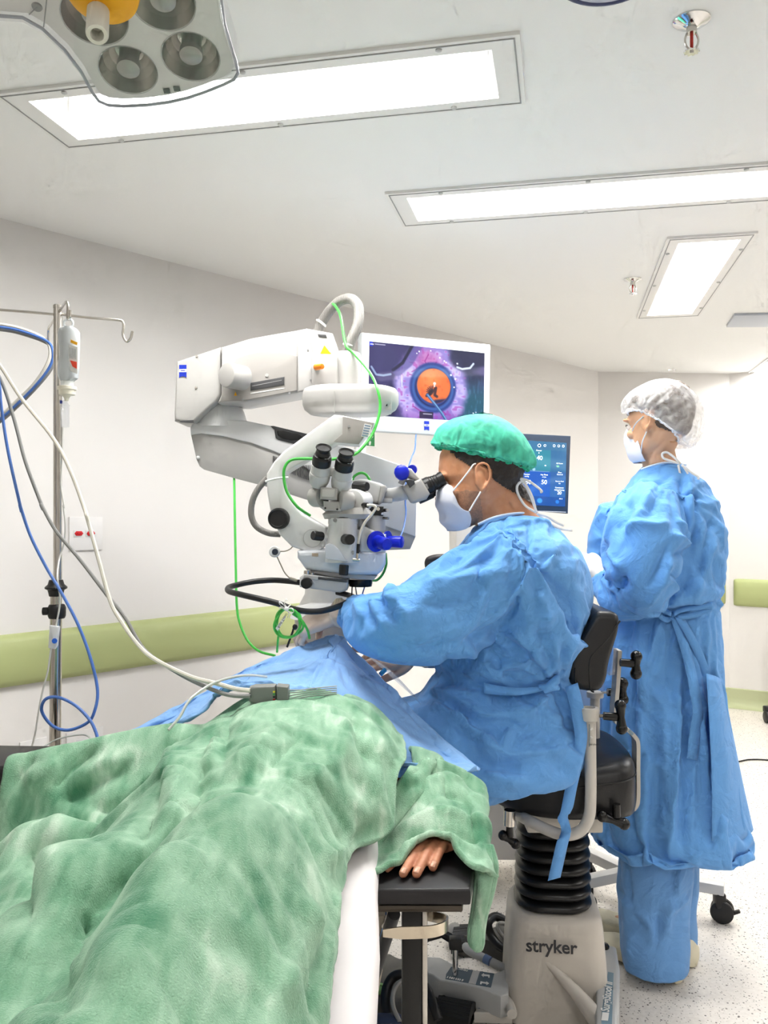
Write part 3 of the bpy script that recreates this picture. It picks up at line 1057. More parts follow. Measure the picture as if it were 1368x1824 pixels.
m = MB(); m.lathe([(15 * s2, L * .22), (15.8 * s2, L * .24), (15.8 * s2, L * .5), (14.6 * s2, L * .52), (14.6 * s2, L * .58), (13.6 * s2, L * .6), (14 * s2, L * .66), (13 * s2, L * .68), (13.6 * s2, L * .76), (12.6 * s2, L * .78), (13.4 * s2, L * .9), (14 * s2, L * .98), (12 * s2, L)], pa, ax, 36)
ey = obj('eyepiece', m, BLACK, nk, smooth=30)
upv = V(-ax.z, 0, ax.x)
m = MB(); m.text('ZEISS', pa + ax * (L * .37) + V(0, -1, 0) * 15.9 * s2, -upv, ax, .006, .0004, 'CENTER'); obj('lettering', m, PAPER, ey, smooth=0)
m = MB(); o2 = V(0, .062, 0); m.lathe([(15.5 * s2, 0), (15.8 * s2, L * .24), (15.8 * s2, L * .5), (14 * s2, L * .55), (13.6 * s2, L * .9), (12 * s2, L)], pa + o2 + V(.004, 0, -.012), ax, 32); obj('far_eyepiece', m, BLACK, nk, smooth=30)
m = pr(CL((960, 400), (1000, 388), (1040, 392), (1048, 430), (1000, 470)), 2.117, .02, .002); obj('slot', m, DGREY, nk)
m = pr(CL((890, 420), (930, 330), (985, 280), (1015, 288), (1095, 388), (1060, 405), (985, 372), (940, 440)), 2.13, .045, .006); arm = obj('adjusting_arm', m, MG, stb)
m = MB(); q = P(*c_(927, 330), 2.13)
m.lathe([(13.2 * s2, 0), (13.6 * s2, .006), (13.2 * s2, .018), (11 * s2, .022), (.001, .023)], q, (-.1, -1, .1), 12); obj('blue_cap', m, BLUEPL, arm, smooth=60)
m = MB(); q = P(*c_(1020, 300), 2.20); m.lathe([(9 * s2, 0), (9 * s2, .02)], q, (.1, 1, .1), 16); obj('blue_cap', m, BLUEPL, arm)
kst = MB(); kst.cyl(P(*b_(805, 380), 2.12), P(*b_(840, 380), 2.105), 7 * sS, n=20); kst = obj('knob_stub', kst, MW, stb)
ribbed(P(*b_(832, 380), 2.11), P(*b_(915, 384), 2.085), 8.6 * sS, parent=kst)
# clamp and cylinder under the seated person's tube
m = pr(BL((902, 508), (1020, 512), (1018, 572), (900, 564)), 2.11, .08, .004); cl = obj('clamp', m, BLACK, stb)
for (q, q2, r) in (((985, 528), (985, 528), 4), ((1022, 536), (1046, 536), 3.4), ((1018, 588), (1050, 588), 2.6), ((990, 556), (1012, 558), 2.6)):
    m = MB()
    if q == q2: m.lathe([(r * sS, 0), (r * .8 * sS, .004)], P(*b_(*q), 2.11), (0, -1, 0), 14)
    else: m.cyl(P(*b_(*q), 2.12), P(*b_(*q2), 2.11), r * sS, n=12)
    obj('screw', m, STEEL, cl)
m = MB(); m.cyl(P(*b_(962, 670), 2.14), P(*b_(962, 566), 2.14), 19.5 * S(2.14), n=36, bevel=.004); m.cyl(P(*b_(850, 660), 2.13), P(*b_(856, 590), 2.13), 12 * S(2.14), n=24)
obj('support_cylinder', m, LGREY, bd)
m = pr(BL((868, 640), (905, 642), (1000, 690), (1036, 690), (1036, 812), (866, 808)), 2.075, .12, .008); sh = obj('side_housing', m, MW, bd)
dax = V(.35, -.93, -.1).normalized()
q = P(*b_(968, 735), 2.07)
m = MB(); m.lathe([(18.5 * sS, 0), (19 * sS, .003), (18.5 * sS, .006), (12 * sS, .008), (11 * sS, .02), (11.4 * sS, .024), (11.4 * sS, .045), (10 * sS, .052), (.001, .053)], q, V(.55, -.82, -.12), 40); b1 = obj('blue_knob', m, BLUEPL, bd, smooth=40)
m = MB(); m.cyl(P(*b_(1030, 735), 2.12), P(*b_(1140, 740), 2.10), 10.2 * sS, 11 * sS, n=24, bevel=.003); b2 = obj('blue_knob', m, BLUEPL, bd)
m = MB(); m.lathe([(17 * sS, -.002), (17 * sS, .002)], P(*b_(1046, 728), 2.11), V(.85, -.45, 0), 32); obj('blue_flange', m, BLUEPL, b2)
# cream cable of the side cap
m = MB(); m.cyl(P(*b_(890, 502), 2.06), P(*b_(916, 504), 2.035), 4.5 * sS, n=16); nb = obj('cable_nipple', m, BLACK, tb)
m = MB(); m.tube(spline([P(*b_(*q), 2.035) for q in ((912, 503), (955, 506), (968, 522), (945, 560), (902, 612), (876, 665), (862, 720), (856, 760))], 7), 2.6 * sS, 10); cc = obj('cream_cable', m, OFFWHITE, nb)
m = MB(); m.cyl(P(*b_(858, 752), 2.033), P(*b_(854, 812), 2.033), 2.8 * sS, n=14); pl = obj('plug', m, BLACK, bd)
m = MB(); m.cyl(P(*b_(854, 812), 2.033), P(*b_(852, 848), 2.033), 3.2 * sS, n=14); m.cyl(P(*b_(820, 852), 2.033), P(*b_(866, 856), 2.033), 2.8 * sS, n=14); obj('plug_socket', m, STEEL, pl)

# --- slide unit below with its knob
m = pr(BL((480, 968), (512, 945), (790, 985), (786, 1052), (740, 1066), (480, 1030)), 2.06, .13, .006); sl = obj('slide_unit', m, LGREY, scope)
m = pr(BL((600, 962), (790, 985), (786, 1000), (598, 978)), 2.056, .02, .001); obj('rail', m, DGREY, sl)
m = pr(BL((508, 948), (600, 960), (600, 985), (506, 972)), 2.056, .02, .001); obj('clamp_bar', m, LGREY, sl)
m = MB(); m.lathe([(9.6 * sS, 0), (9.8 * sS, .004), (9.8 * sS, .014), (9.2 * sS, .017), (7 * sS, .018), (.001, .016)], P(*b_(530, 1002), 2.06), (-.1, -1, 0), 32); obj('knob', m, BLACK, sl)
m = MB(); m.cyl(P(*b_(526, 948), 2.07), P(*b_(526, 922), 2.07), 5 * sS, n=14); obj('screw', m, STEEL, sl)
m = MB(); m.cyl(P(*b_(560, 950), 2.07), P(*b_(560, 936), 2.07), 3 * sS, n=14); obj('screw', m, STEEL, sl)
# grip tube (black ring handle)
hp = [(486, 1000, 2.10), (400, 990, 2.12), (300, 985, 2.14), (180, 995, 2.14), (80, 1015, 2.12), (26, 1032, 2.07), (30, 1056, 2.02), (110, 1078, 1.97), (230, 1106, 1.94), (340, 1134, 1.93), (430, 1166, 1.93), (520, 1184, 1.95), (620, 1182, 1.97), (720, 1156, 2.02), (800, 1120, 2.08), (830, 1100, 2.13), (800, 1082, 2.18), (720, 1062, 2.2)]
m = MB(); m.tube(spline([P(*b_(u, v), d) for u, v, d in hp], 8), 5.2 * S(2.05), 16); obj('ring_handle', m, BLACK, scope)
# hanging sensor
m = MB(); m.lathe([(.001, 0), (9 * sS, .0), (10 * sS, .004), (10 * sS, .009), (8.5 * sS, .013), (.001, .013)], P(*b_(325, 803), 2.08), (-.1, -1, .1), 28); se = obj('sensor_pod', m, MW, scope)
m = MB(); m.lathe([(5.8 * sS, 0), (5.2 * sS, .003), (.001, .003)], P(*b_(324, 803), 2.067), (-.1, -1, .1), 24); obj('sensor_window', m, mat('sensor_dark', '2B3340', .3), se)
m = MB(); m.tube(spline([P(*b_(*q), 2.08) for q in ((352, 800), (390, 798), (420, 785), (436, 770))], 6), 1.1 * sS, 8); m.tube(spline([P(*b_(*q), 2.08) for q in ((335, 830), (358, 880), (385, 935), (415, 968), (430, 975))], 6), 1.1 * sS, 8)
m.cyl(P(*b_(418, 972), 2.08), P(*b_(466, 988), 2.08), 2.6 * sS, n=12); obj('sensor_cable', m, mat('sensor_cord', '9C9585', .5), se)

# --- floor stand
SC = mat('stand_column', 'C9C8C5', .4)
px0 = P(570, 0, 2.42)
m = MB(); m.loft([oval(px0.x, 2.50, .06, .075, .09), oval(px0.x, 2.50, 1.00, .075, .09), oval(px0.x + .008, 2.50, 1.06, .09, .09), oval(px0.x + .01, 2.50, 1.12, .06, .08), oval(px0.x + .012, 2.50, 1.22, .055, .07)])
stc = obj('stand_column', m, SC, scope, smooth=40)
m = MB(); m.loft([oval(px0.x + .05, 2.46, 1.055, .14, .10), oval(px0.x + .06, 2.46, 1.085, .135, .09), oval(px0.x + .03, 2.46, 1.10, .06, .08)]); obj('column_collar', m, MW, stc)
m = MB(); m.box((-.32, 2.50, .05), (.46, .55, .07), None, .02); fb = obj('stand_base', m, MG, scope)
for sx in (-1, 1):
    for sy in (-1, 1):
        m = MB(); m.cyl(V(-.32 + sx * .18 - .015, 2.5 + sy * .2, .032), V(-.32 + sx * .18 + .015, 2.5 + sy * .2, .032), .031, n=20); obj('wheel', m, BLACK, fb)
# ================================================================== ceiling: sprinklers, vent, surgical lamps
def sprinkler(c, k, label):
    t = thing('fire_sprinkler', label, 'sprinkler', c, 'fire sprinklers')
    m = MB(); m.lathe([(.036 * k, 0), (.036 * k, .002), (.030 * k, .006), (.018 * k, .010), (.012 * k, .014)], c, (0, 0, -1), 32); obj('escutcheon', m, CHROME, t)
    m = MB(); m.cyl(c + V(0, 0, -.012 * k), c + V(0, 0, -.026 * k), .010 * k, n=20); fr = obj('body', m, STEEL, t)
    for sx in (-1, 1):
        m = MB(); m.tube(spline([c + V(sx * .009 * k, 0, -.026 * k), c + V(sx * .013 * k, 0, -.038 * k), c + V(sx * .010 * k, 0, -.052 * k), c + V(0, 0, -.060 * k)], 4), .0022 * k, 8); obj('frame_arm', m, STEEL, fr)
    m = MB(); m.cyl(c + V(0, 0, -.026 * k), c + V(0, 0, -.056 * k), .0032 * k, n=10); obj('glass_bulb', m, mat('red_bulb', 'C8322A', .2), fr)
    m = MB()
    N = 20; vs = []
    for i in range(N * 2):
        a = math.pi * i / N; r = (.0155 if (i // 2) % 2 else .012) * k
        vs.append(c + V(r * math.cos(a), r * math.sin(a), -.061 * k))
    m.prism(vs, V(0, 0, -.002 * k)); m.cyl(c + V(0, 0, -.058 * k), c + V(0, 0, -.066 * k), .004 * k, n=12); obj('deflector', m, CHROME, fr)


sprinkler(PZ(1232, 36, H), 1.0, 'chrome fire sprinkler near the camera at the top right of the ceiling')
sprinkler(PZ(1127, 497, H), 1.0, 'small far fire sprinkler beside the ceiling light that runs away')

m = MB()
vp = [PZ(1294, 579, H), PZ(1308, 558, H), PZ(1420, 556, H), PZ(1420, 578, H)]
m.prism(vp, V(0, 0, -.012), .002)
vt = obj('ceiling_vent', m, mat('vent_grey', 'BFC4CE', .5)); tag(vt, 'pale grey flat vent panel on the ceiling at the right edge', 'vent')

LC = P(228, 131, 1.2); LN = V(.05, -.34, -.94).normalized()


def onp(px, py, off=0.0):
    cam_ = V(0, 0, CH); d = (P(px, py, 1) - cam_); o = LC + LN * off
    return cam_ + d * ((o - cam_).dot(LN) / d.dot(LN))


lamp = thing('surgical_lamp', 'clear surgical lamp head with round reflectors hanging at the top left', 'surgical lamp', LC)
outl = [(-60, 18), (0, 24), (40, 27), (75, 47), (115, 85), (145, 125), (165, 162), (176, 177), (192, 184), (220, 186), (262, 184), (300, 179), (335, 171), (365, 161), (400, 147), (418, 138), (425, 126), (421, 105), (410, 70), (400, 35), (396, 0), (390, -60), (340, -110), (200, -130), (40, -110), (-70, -60)]
pl3 = [onp(*q) for q in outl]
cc = sum(pl3, V(0, 0, 0)) / len(pl3)
SHELL = thin_glass('lamp_shell_clear', (0.96, 0.96, 0.97), 0.07, 0.03, 0.06, 'FAFAFC')
m = MB()
def scl(k, off): return [cc + (p - cc) * k + LN * off for p in pl3]
m.loft([scl(.985, .012), scl(1.0, .006), scl(1.005, -.012), scl(1.0, -.045), scl(.96, -.062)])
obj('clear_shell', m, SHELL, lamp, smooth=60)
m = MB(); rim = scl(.995, .004); m.tube(rim, .0022, 8, closed=True); obj('shell_edge', m, mat('shell_edge', 'A9AEB9', .2), lamp)
pts2 = [((0.945 if k not in () else 1), p) for k, p in enumerate(pl3)]
reflectors = [(168, 36, 58), (290, 10, 57), (228, 131, 51), (340, 107, 51), (90, -70, 55), (230, -80, 55)]
# face plate with round openings
ux = V(1, 0, 0); ux = (ux - LN * ux.dot(LN)).normalized(); uy = LN.cross(ux)
def to2(p): q = p - LC; return Vector((q.dot(ux), q.dot(uy)))
plate = [cc + (p - cc) * .955 for p in pl3]
v2 = [to2(p) for p in plate]; n0 = len(v2); e2 = [(i, (i + 1) % n0) for i in range(n0)]
circ = []
for (x, y, r) in reflectors:
    c0 = onp(x, y); rad = (onp(x + r, y) - c0).length; circ.append((c0, rad)); c2d = to2(c0); o = len(v2)
    v2 += [c2d + Vector((math.cos(a), math.sin(a))) * rad for a in [2 * math.pi * i / 28 for i in range(28)]]
    e2 += [(o + i, o + (i + 1) % 28) for i in range(28)]
cv, ce, cf, *_r = geometry.delaunay_2d_cdt(v2, e2, [], 1, 1e-7)
pin = [to2(p) for p in plate]
kf = []
for f in cf:
    g = sum((cv[i] for i in f), Vector((0, 0))) / len(f)
    if inside(g, pin) and not any((g - to2(c0)).length < rad * .99 for c0, rad in circ):
        kf.append(tuple(f))
m = MB(); m.add([LC + ux * p.x + uy * p.y - LN * .006 for p in cv], kf); obj('face_plate', m, mat('lamp_plate', 'EFEDEA', .5, spec=.3), lamp, smooth=0)
REFL = mat('lamp_reflector', 'DAD6D0', 0.28, metal=.85)
for (c0, rad) in circ[:4]:
    m = MB()
    prof = [(rad, -.006), (rad * .97, -.012), (rad * .88, -.024), (rad * .7, -.036), (rad * .5, -.044), (rad * .36, -.046)]
    m.lathe([(r, -h) for r, h in prof], c0, -LN, 36, caps=False)
    # facetted mirror
    rf = obj('reflector', m, REFL, lamp, smooth=12)
    m = MB(); m.lathe([(rad * .36, .046), (rad * .34, .02), (rad * .40, .018), (rad * .40, .008), (rad * .30, .006), (.001, .006)], c0, -LN, 28); obj('lamp_cap', m, mat('lamp_cap_grey', 'B5B1AD', .3, metal=.3), rf)
    m = MB(); m.lathe([(rad * 1.0, .0055), (rad * 1.03, .0045), (rad * 1.03, .006)], c0, -LN, 36, caps=False); obj('ring', m, LGREY, rf)
for (x, y) in ((297, 162), (315, 158)):
    c0 = onp(x, y, -.004); m = MB(); m.box(c0, (.009, .0075, .002), Matrix((ux, uy, LN)).transposed()); obj('sensor_window', m, DGREY, lamp)
m = MB(); m.lathe([(.007, 0), (.006, .002)], onp(66, 12, -.006), LN, 14); obj('screw', m, MGREY, lamp)
m = MB(); m.tube([onp(52, 26, -.004), onp(66, 12, -.004)], .0008, 6); m.tube([onp(78, 48, .0), onp(83, 0, .0), onp(84, -30, .0)], .0008, 6); obj('seam', m, MGREY, lamp)
hc = onp(176, -2, .004); tip = onp(173, 62, .085)
hax = (tip - hc).normalized()
m = MB(); m.lathe([(S(1.15) * 60, 0), (S(1.15) * 58, .010), (S(1.15) * 40, .018), (S(1.15) * 24, .020)], onp(183, -22, .012), LN, 40); yr = obj('handle_ring', m, YELLOW, lamp)
m = MB(); L = (tip - hc).length; r0 = S(1.15) * 18
m.lathe([(r0 * 1.25, 0), (r0 * 1.25, L * .25), (r0, L * .27), (r0, L * .97), (r0 * .92, L), (r0 * .6, L), (r0 * .55, L - .004), (r0 * .5, L - .02)], hc, hax, 32); obj('sterile_handle', m, mat('handle_white', 'E6E5DA', .4), lamp)
m = MB(); m.tube([cc - LN * .05, cc - LN * .12, V(cc.x + .05, cc.y - .1, 2.25), V(cc.x + .05, cc.y - .1, H - .002)], .022, 16); obj('suspension_arm', m, WHITE2, lamp)

l2 = thing('surgical_lamp', 'lower rim of a second surgical lamp cut off by the top edge of the photo', 'surgical lamp', P(1090, -80, 1.15))
c2_ = P(1092, -95, 1.15); m = MB(); n2 = V(.0, -.25, -.97).normalized()
m.lathe([(.06, -.03), (.088, -.015), (.090, 0), (.086, .006), (.05, .010)], c2_, n2, 48); obj('housing', m, mat('lamp_grey_blue', 'C9CDDB', .3), l2)
m = MB(); q = n2.to_track_quat('Z', 'Y')
m.tube([c2_ + q @ V(.090 * math.cos(a), .090 * math.sin(a), .003) for a in [2 * math.pi * i / 48 for i in range(48)]], .004, 8, closed=True); obj('bumper_edge', m, mat('bumper_navy', '3C456E', .3), l2)
m = MB(); m.tube([c2_ - n2 * .02, c2_ - n2 * .12, V(c2_.x, c2_.y, H - .002)], .018, 14); obj('suspension_arm', m, WHITE2, l2)

# ================================================================== wall plates and sign on the left wall
wn = V(ldir.y, -ldir.x, 0)          # into the room


def onw(px, py, off=0.0):
    cam_ = V(0, 0, CH); d = (P(px, py, 1) - cam_); o = A + wn * off
    return cam_ + d * ((o - cam_).dot(wn) / d.dot(wn))


def wplate(px0, py0, px1, py1, h=.008, off=0.0, mb=None, bevel=.002):
    a, b = onw(px0, py0, off), onw(px1, py1, off)
    m = mb or MB()
    a2, b2 = V(a.x, a.y, 0), V(b.x, b.y, 0)
    m.prism([V(a.x, a.y, a.z), V(b.x, b.y, a.z), V(b.x, b.y, b.z), V(a.x, a.y, b.z)], wn * h, bevel)
    return m


PLATE = mat('plate_white', 'EDEBEA', 0.35)
sk = thing('wall_socket', 'white wall socket plate with two red outlets behind the drip pole', 'socket', onw(151, 950), 'wall plates')
obj('plate', wplate(122, 921, 181, 979), PLATE, sk)
RED = mat('socket_red', 'D8262B', .35)
for u in (492, 567):
    cx_, cy_ = u / 3.509, 900 + 176 / 3.509
    md = obj('module', wplate(cx_ - 9.5, cy_ - 6, cx_ + 9.5, cy_ + 6, .002, .008, None, .0005), WHITE2, sk)
    c0 = onw(cx_, cy_, .010); s0 = .001 * 1507 / 1507
    hx = [(-.0165, 0), (-.010, .008), (.010, .008), (.0165, 0), (.010, -.008), (-.010, -.008)]
    m = MB(); m.prism([c0 + ldir * x + V(0, 0, z) for x, z in hx], wn * .003, .001); ins = obj('outlet', m, RED, md)
    for (x, z) in ((-.006, 0), (.006, 0), (0, -.003)):
        m = MB(); m.lathe([(.0016, 0), (.0012, .0006)], c0 + ldir * x + V(0, 0, z) + wn * .003, wn, 10); obj('pin_hole', m, mat('hole_red', '5A0D10', .6), ins)
for (a, b, c, d, lab) in ((34, 1322, 82, 1382, 'blank white wall plate low down left of the drip pole'), (117, 1306, 182, 1352, 'white wall plate low down right of the drip pole')):
    t = thing('wall_plate', lab, 'wall plate', onw((a + c) / 2, (b + d) / 2), 'wall plates')
    obj('plate', wplate(a, b, c, d), PLATE, t)
    obj('insert', wplate(a + (c - a) * .3, b + 12, a + (c - a) * .7, d - 12, .002, .008, None, .0005), WHITE2, t)
sg = thing('exit_sign', 'green and white escape sign on the wall behind the microscope', 'sign', onw(640, 778))
GSIGN = mat('sign_green', '2F8A4D', .5)
obj('board', wplate(604, 752, 669.5, 797.5, .004), PAPER, sg)
obj('green_field', wplate(606, 754, 667, 795, .0008, .004, None, 0), GSIGN, sg, smooth=0)
m = MB(); z0 = onw(655, 778, .0055)
for poly in ([(650, 764), (655, 764), (655, 769), (650, 769)], [(647, 770), (658, 772), (665, 778), (663, 780), (656, 776), (655, 782), (661, 787), (660, 793), (657, 793), (657, 788), (651, 784), (648, 778)], [(640, 788), (648, 784), (650, 786), (642, 792)]):
    m.prism([onw(x, y, .0050) for x, y in poly], wn * .0004)
obj('running_figure', m, PAPER, sg, smooth=0)

# ================================================================== drip pole, bag, cables
def e_(u, v): return (u / 3.965, 500 + v / 3.965)
def f_(u, v): return (u / 3.509, 900 + v / 3.509)
PD = 2.12
X0 = P(97, 0, PD).x
pole = thing('drip_pole', 'stainless steel drip pole with four hooks beside the bed', 'drip stand', (X0, PD, 0))
zt = P(0, 546, PD).z
zj = P(0, 1048, PD).z
m = MB(); m.cyl(V(X0 + .008, PD, zj), V(X0 + .008, PD, zt), .0105, n=24); m.lathe([(.0112, 0), (.0112, .006), (.008, .009)], V(X0 + .008, PD, zt - .004), (0, 0, 1), 20)
tu = obj('inner_tube', m, STEEL, pole)
m = MB(); m.cyl(V(X0 - .002, PD, .06), V(X0 + .004, PD, zj), .0142, n=28); obj('outer_tube', m, mat('pole_steel', 'B9B4AD', .16, metal=1.0), pole)
hooks = [[(97, 560), (40, 555), (0, 552), (-40, 549), (-48, 556), (-48, 572), (-56, 580), (-62, 570)],
         [(108, 560), (160, 566), (210, 570), (219, 574), (220, 584), (219, 597), (225, 608), (232, 604), (236, 590)]]
for h in hooks:
    m = MB(); m.tube(spline([P(x, y, PD) for x, y in h], 6), S(PD) * 2.4, 10); obj('hook', m, STEEL, tu)
m = MB(); m.tube(spline([P(105, 556, PD), P(111, 547, PD - .04), P(118, 538, PD - .085), P(121, 542, PD - .10), P(120.5, 560, PD - .10), P(121, 568, PD - .10), P(124, 566, PD - .11), P(124.5, 552, PD - .115)], 6), S(PD) * 2.5, 10); obj('hook', m, STEEL, tu)
m = MB(); m.tube(spline([P(99, 565, PD), P(91, 578, PD + .06), P(86.5, 586, PD + .09), P(86, 606, PD + .10), P(87, 617, PD + .10), P(91, 616, PD + .11)], 6), S(PD) * 2.2, 10); obj('hook', m, STEEL, tu)
m = MB(); o = V(X0 + .004, PD, 0); zz = lambda v: P(0, f_(0, v)[1], PD).z
m.lathe([(.0165, zz(568)), (.0185, zz(545)), (.020, zz(530)), (.027, zz(520)), (.027, zz(510)), (.020, zz(495)), (.0165, zz(466))], o, (0, 0, 1), 28); obj('collar', m, BLACK, pole)
m = MB(); m.lathe([(.019, zz(706)), (.0215, zz(690)), (.022, zz(640)), (.019, zz(622)), (.016, zz(618))], o + V(.002, 0, 0), (0, 0, 1), 28); m.cyl(o + V(-.015, -.005, zz(660)), o + V(-.031, -.008, zz(660)), .010, n=14, bevel=.002); obj('clamp_collar', m, BLACK, pole)
m = MB()
for i in range(5):
    a = 2 * math.pi * i / 5 + .4; e = V(math.cos(a), math.sin(a), 0)
    q = V(X0, PD, 0)
    m.tube([q + V(0, 0, .10), q + e * .12 + V(0, 0, .085), q + e * .26 + V(0, 0, .065)], .012, 10)
bs = obj('base', m, STEEL, pole)
for i in range(5):
    a = 2 * math.pi * i / 5 + .4; e = V(math.cos(a), math.sin(a), 0); n = V(-e.y, e.x, 0); q = V(X0, PD, 0) + e * .26
    m = MB(); m.cyl(q - n * .01 + V(0, 0, .027), q + n * .01 + V(0, 0, .027), .026, n=18); obj('caster', m, BLACK, bs)

# infusion bottle
BD = PD - .10
FLUID = mat('soft_bottle', 'E9EEF2', 0.25, trans=.0, sss=.2)
bag = thing('infusion_bag', 'clear soft infusion bottle hanging from the drip pole hook', 'infusion bag', P(122, 575, BD))
prof = [(583, 115, 132), (586, 106, 137), (592, 103.5, 142), (605, 104.5, 142.4), (626, 107, 141.8), (651, 103.5, 141), (666, 102.5, 140), (674, 105, 138.5), (679, 109, 131)]
m = MB(); rings = []
for (y, x0_, x1_) in prof:
    z = P(0, y, BD).z; a, b = P(x0_, y, BD).x, P(x1_, y, BD).x
    rings.append([V((a + b) / 2 + (b - a) / 2 * math.copysign(abs(math.cos(t)) ** .8, math.cos(t)), BD + .017 * math.sin(t), z) for t in [2 * math.pi * i / 24 for i in range(24)]])
m.loft(rings); bo = obj('bottle', m, mat('bottle_translucent', 'E4EAEE', .2, trans=.35, sss=0), bag)
m = MB(); hc_ = P(122, 576, BD)
m.tube([hc_ + V(.011 * math.cos(a), 0, .010 * math.sin(a)) for a in [2 * math.pi * i / 20 for i in range(20)]], .0028, 8, closed=True); obj('hanger_loop', m, mat('loop_white', 'E9EDEE', .3), bag)
def lab(pts, d, mm, nm, par):
    m = MB(); m.prism([P(*e_(u, v), d) for u, v in pts], V(0, .001, 0)); return obj(nm, m, mm, par, smooth=0)
ld = BD - .0178
lb = lab(((487, 452), (548, 470), (546, 660), (500, 640), (484, 560)), ld, PAPER, 'label', bo)
lab(((500, 415), (547, 436), (543, 456), (497, 436)), ld - .001, YELLOW, 'yellow_strip', lb)
lab(((494, 562), (541, 574), (541, 622), (512, 606)), ld - .001, mat('label_red', 'EE4E36', .6), 'red_strip', lb)
m = MB()
for i in range(5):
    m.prism([P(*e_(492 + i * 10, 470 + i * 3), ld - .0006), P(*e_(495 + i * 10, 471 + i * 3), ld - .0006), P(*e_(495 + i * 10, 548 + i * 2), ld - .0006), P(*e_(492 + i * 10, 546 + i * 2), ld - .0006)], V(0, .0004, 0))
obj('label_print', m, mat('print_grey', 'A8AEB6', .6), lb, smooth=0)
pc = P(*e_(474, 0), BD); zc = lambda v: P(0, e_(0, v)[1], BD).z
m = MB(); s3 = S(BD) / 3.965
m.lathe([(45 * s3, zc(745)), (44 * s3, zc(705))], V(pc.x, BD, 0), (0, 0, 1), 24); nk = obj('neck', m, mat('neck_clear', 'E6EAEA', .2), bag)
m = MB(); m.lathe([(50 * s3, zc(808)), (56 * s3, zc(804)), (58 * s3, zc(772)), (65 * s3, zc(770)), (65 * s3, zc(748)), (55 * s3, zc(745))], V(pc.x, BD, 0), (0, 0, 1), 28); m.lathe([(12 * s3, zc(850)), (18 * s3, zc(828)), (34 * s3, zc(808))], V(pc.x - 4 * s3, BD, 0), (0, 0, 1), 20); obj('cap', m, mat('cap_cream', 'EFE9D8', .4), nk)
m = MB(); m.lathe([(28 * s3, zc(1035)), (30 * s3, zc(1030)), (30 * s3, zc(885)), (34 * s3, zc(880)), (26 * s3, zc(872)), (12 * s3, zc(845))], V(pc.x - 16 * s3, BD, 0), (0, 0, 1), 24); dc = obj('drip_chamber', m, CLEAR, bag)
m = MB(); m.box(P(*e_(432, 857), BD), (.005, .006, .008), None, .001); obj('vent_cap', m, mat('vent_blue', '23358F', .4), dc)
TUBEC = mat('clear_tubing', 'DEDCD6', .25)
path = [e_(442, 1035), e_(440, 1150), e_(440, 1260), e_(430, 1440), e_(455, 1600), f_(395, 0), f_(408, 110), f_(402, 230), f_(372, 330), f_(358, 450), f_(374, 560), f_(370, 650), f_(352, 740), f_(335, 830), f_(318, 900), f_(300, 1030), f_(262, 1180), f_(240, 1300), f_(215, 1450), f_(180, 1560), f_(170, 1590)]
m = MB(); m.tube(spline([P(*q, BD - (.04 if k > 8 else 0)) for k, q in enumerate(path)], 6), .0021, 8); obj('tubing', m, TUBEC, bag)
m = MB(); q0 = [f_(308, 752), f_(366, 760), f_(352, 880), f_(340, 900), f_(300, 893)]
m.prism([P(x, y, BD - .047) for x, y in q0], V(0, .013, 0), .002); rc = obj('roller_clamp', m, mat('clamp_white', 'E3E4E6', .3), bag)
m = MB(); m.cyl(P(*f_(341, 848), BD - .052), P(*f_(341, 848), BD - .036), S(BD) * 4.5, n=20); obj('roller', m, mat('roller_blue', '1F5FC4', .35), rc)

# long cables that hang over the rear hook, leave the picture and come back to the patient
def cable(name, label, mm, r, pts, cat='cable', group=None, n=7):
    m = MB(); m.tube(spline(pts, n), r, 8)
    return tag(obj(name, m, mm), label, cat, group)


loop = [(0, 318), (160, 350), (330, 420), (368, 505), (345, 600), (250, 730), (120, 860), (0, 965)]
def lp(du, dv, d): return [P(*e_(-260, 300 + dv), d + .02)] + [P(*e_(u + du * (1 if 2 <= k <= 4 else .3), v + dv), d) for k, (u, v) in enumerate(loop)] + [P(*e_(-200, 1080 + dv), d), P(*e_(-330, 950), d - .05), P(*e_(-300, 700), d - .12)]
CAB = mat('cable_cream', 'E3DED3', .4); CAG = mat('cable_grey', '8B8B8A', .4); CABL = mat('cable_blue', '4F78C4', .38)
wp = [e_(-160, 420), e_(0, 600), e_(150, 830), e_(380, 1120), e_(500, 1350), e_(600, 1620), f_(540, 60), f_(560, 130), f_(620, 350), f_(690, 600), f_(760, 730), f_(870, 880), f_(980, 970), f_(1193, 1072)]
wd = [1.95, 1.96, 1.96, 1.94, 1.92, 1.9, 1.88, 1.88, 1.86, 1.84, 1.82, 1.8, 1.78, 1.76]
cable('white_cable', 'cream cable looped over the pole hook and running down to the monitor lead block', CAB, .0046,
      lp(-14, -8, PD + .10) + [P(*q, d) for q, d in zip(wp, wd)] + [P(388, 1218, 1.72), P(420, 1227, 1.70), P(446, 1230, 1.69)], group='cables from the drip pole')
gp_ = [e_(-150, 500), e_(0, 690), e_(100, 980), e_(180, 1280), e_(300, 1600), f_(260, 0), f_(350, 160), f_(500, 340), f_(660, 550), f_(780, 700), f_(900, 900), f_(1050, 1010), f_(1193, 1092)]
gd = [1.97, 1.98, 1.98, 1.97, 1.96, 1.95, 1.94, 1.92, 1.89, 1.86, 1.82, 1.79, 1.77]
cable('grey_cable', 'grey cable looped over the pole hook and running down beside the cream one', CAG, .0042,
      lp(14, 28, PD + .11) + [P(*q, d) for q, d in zip(gp_, gd)] + [P(385, 1231, 1.72), P(415, 1239, 1.69), P(446, 1240, 1.685)], group='cables from the drip pole')
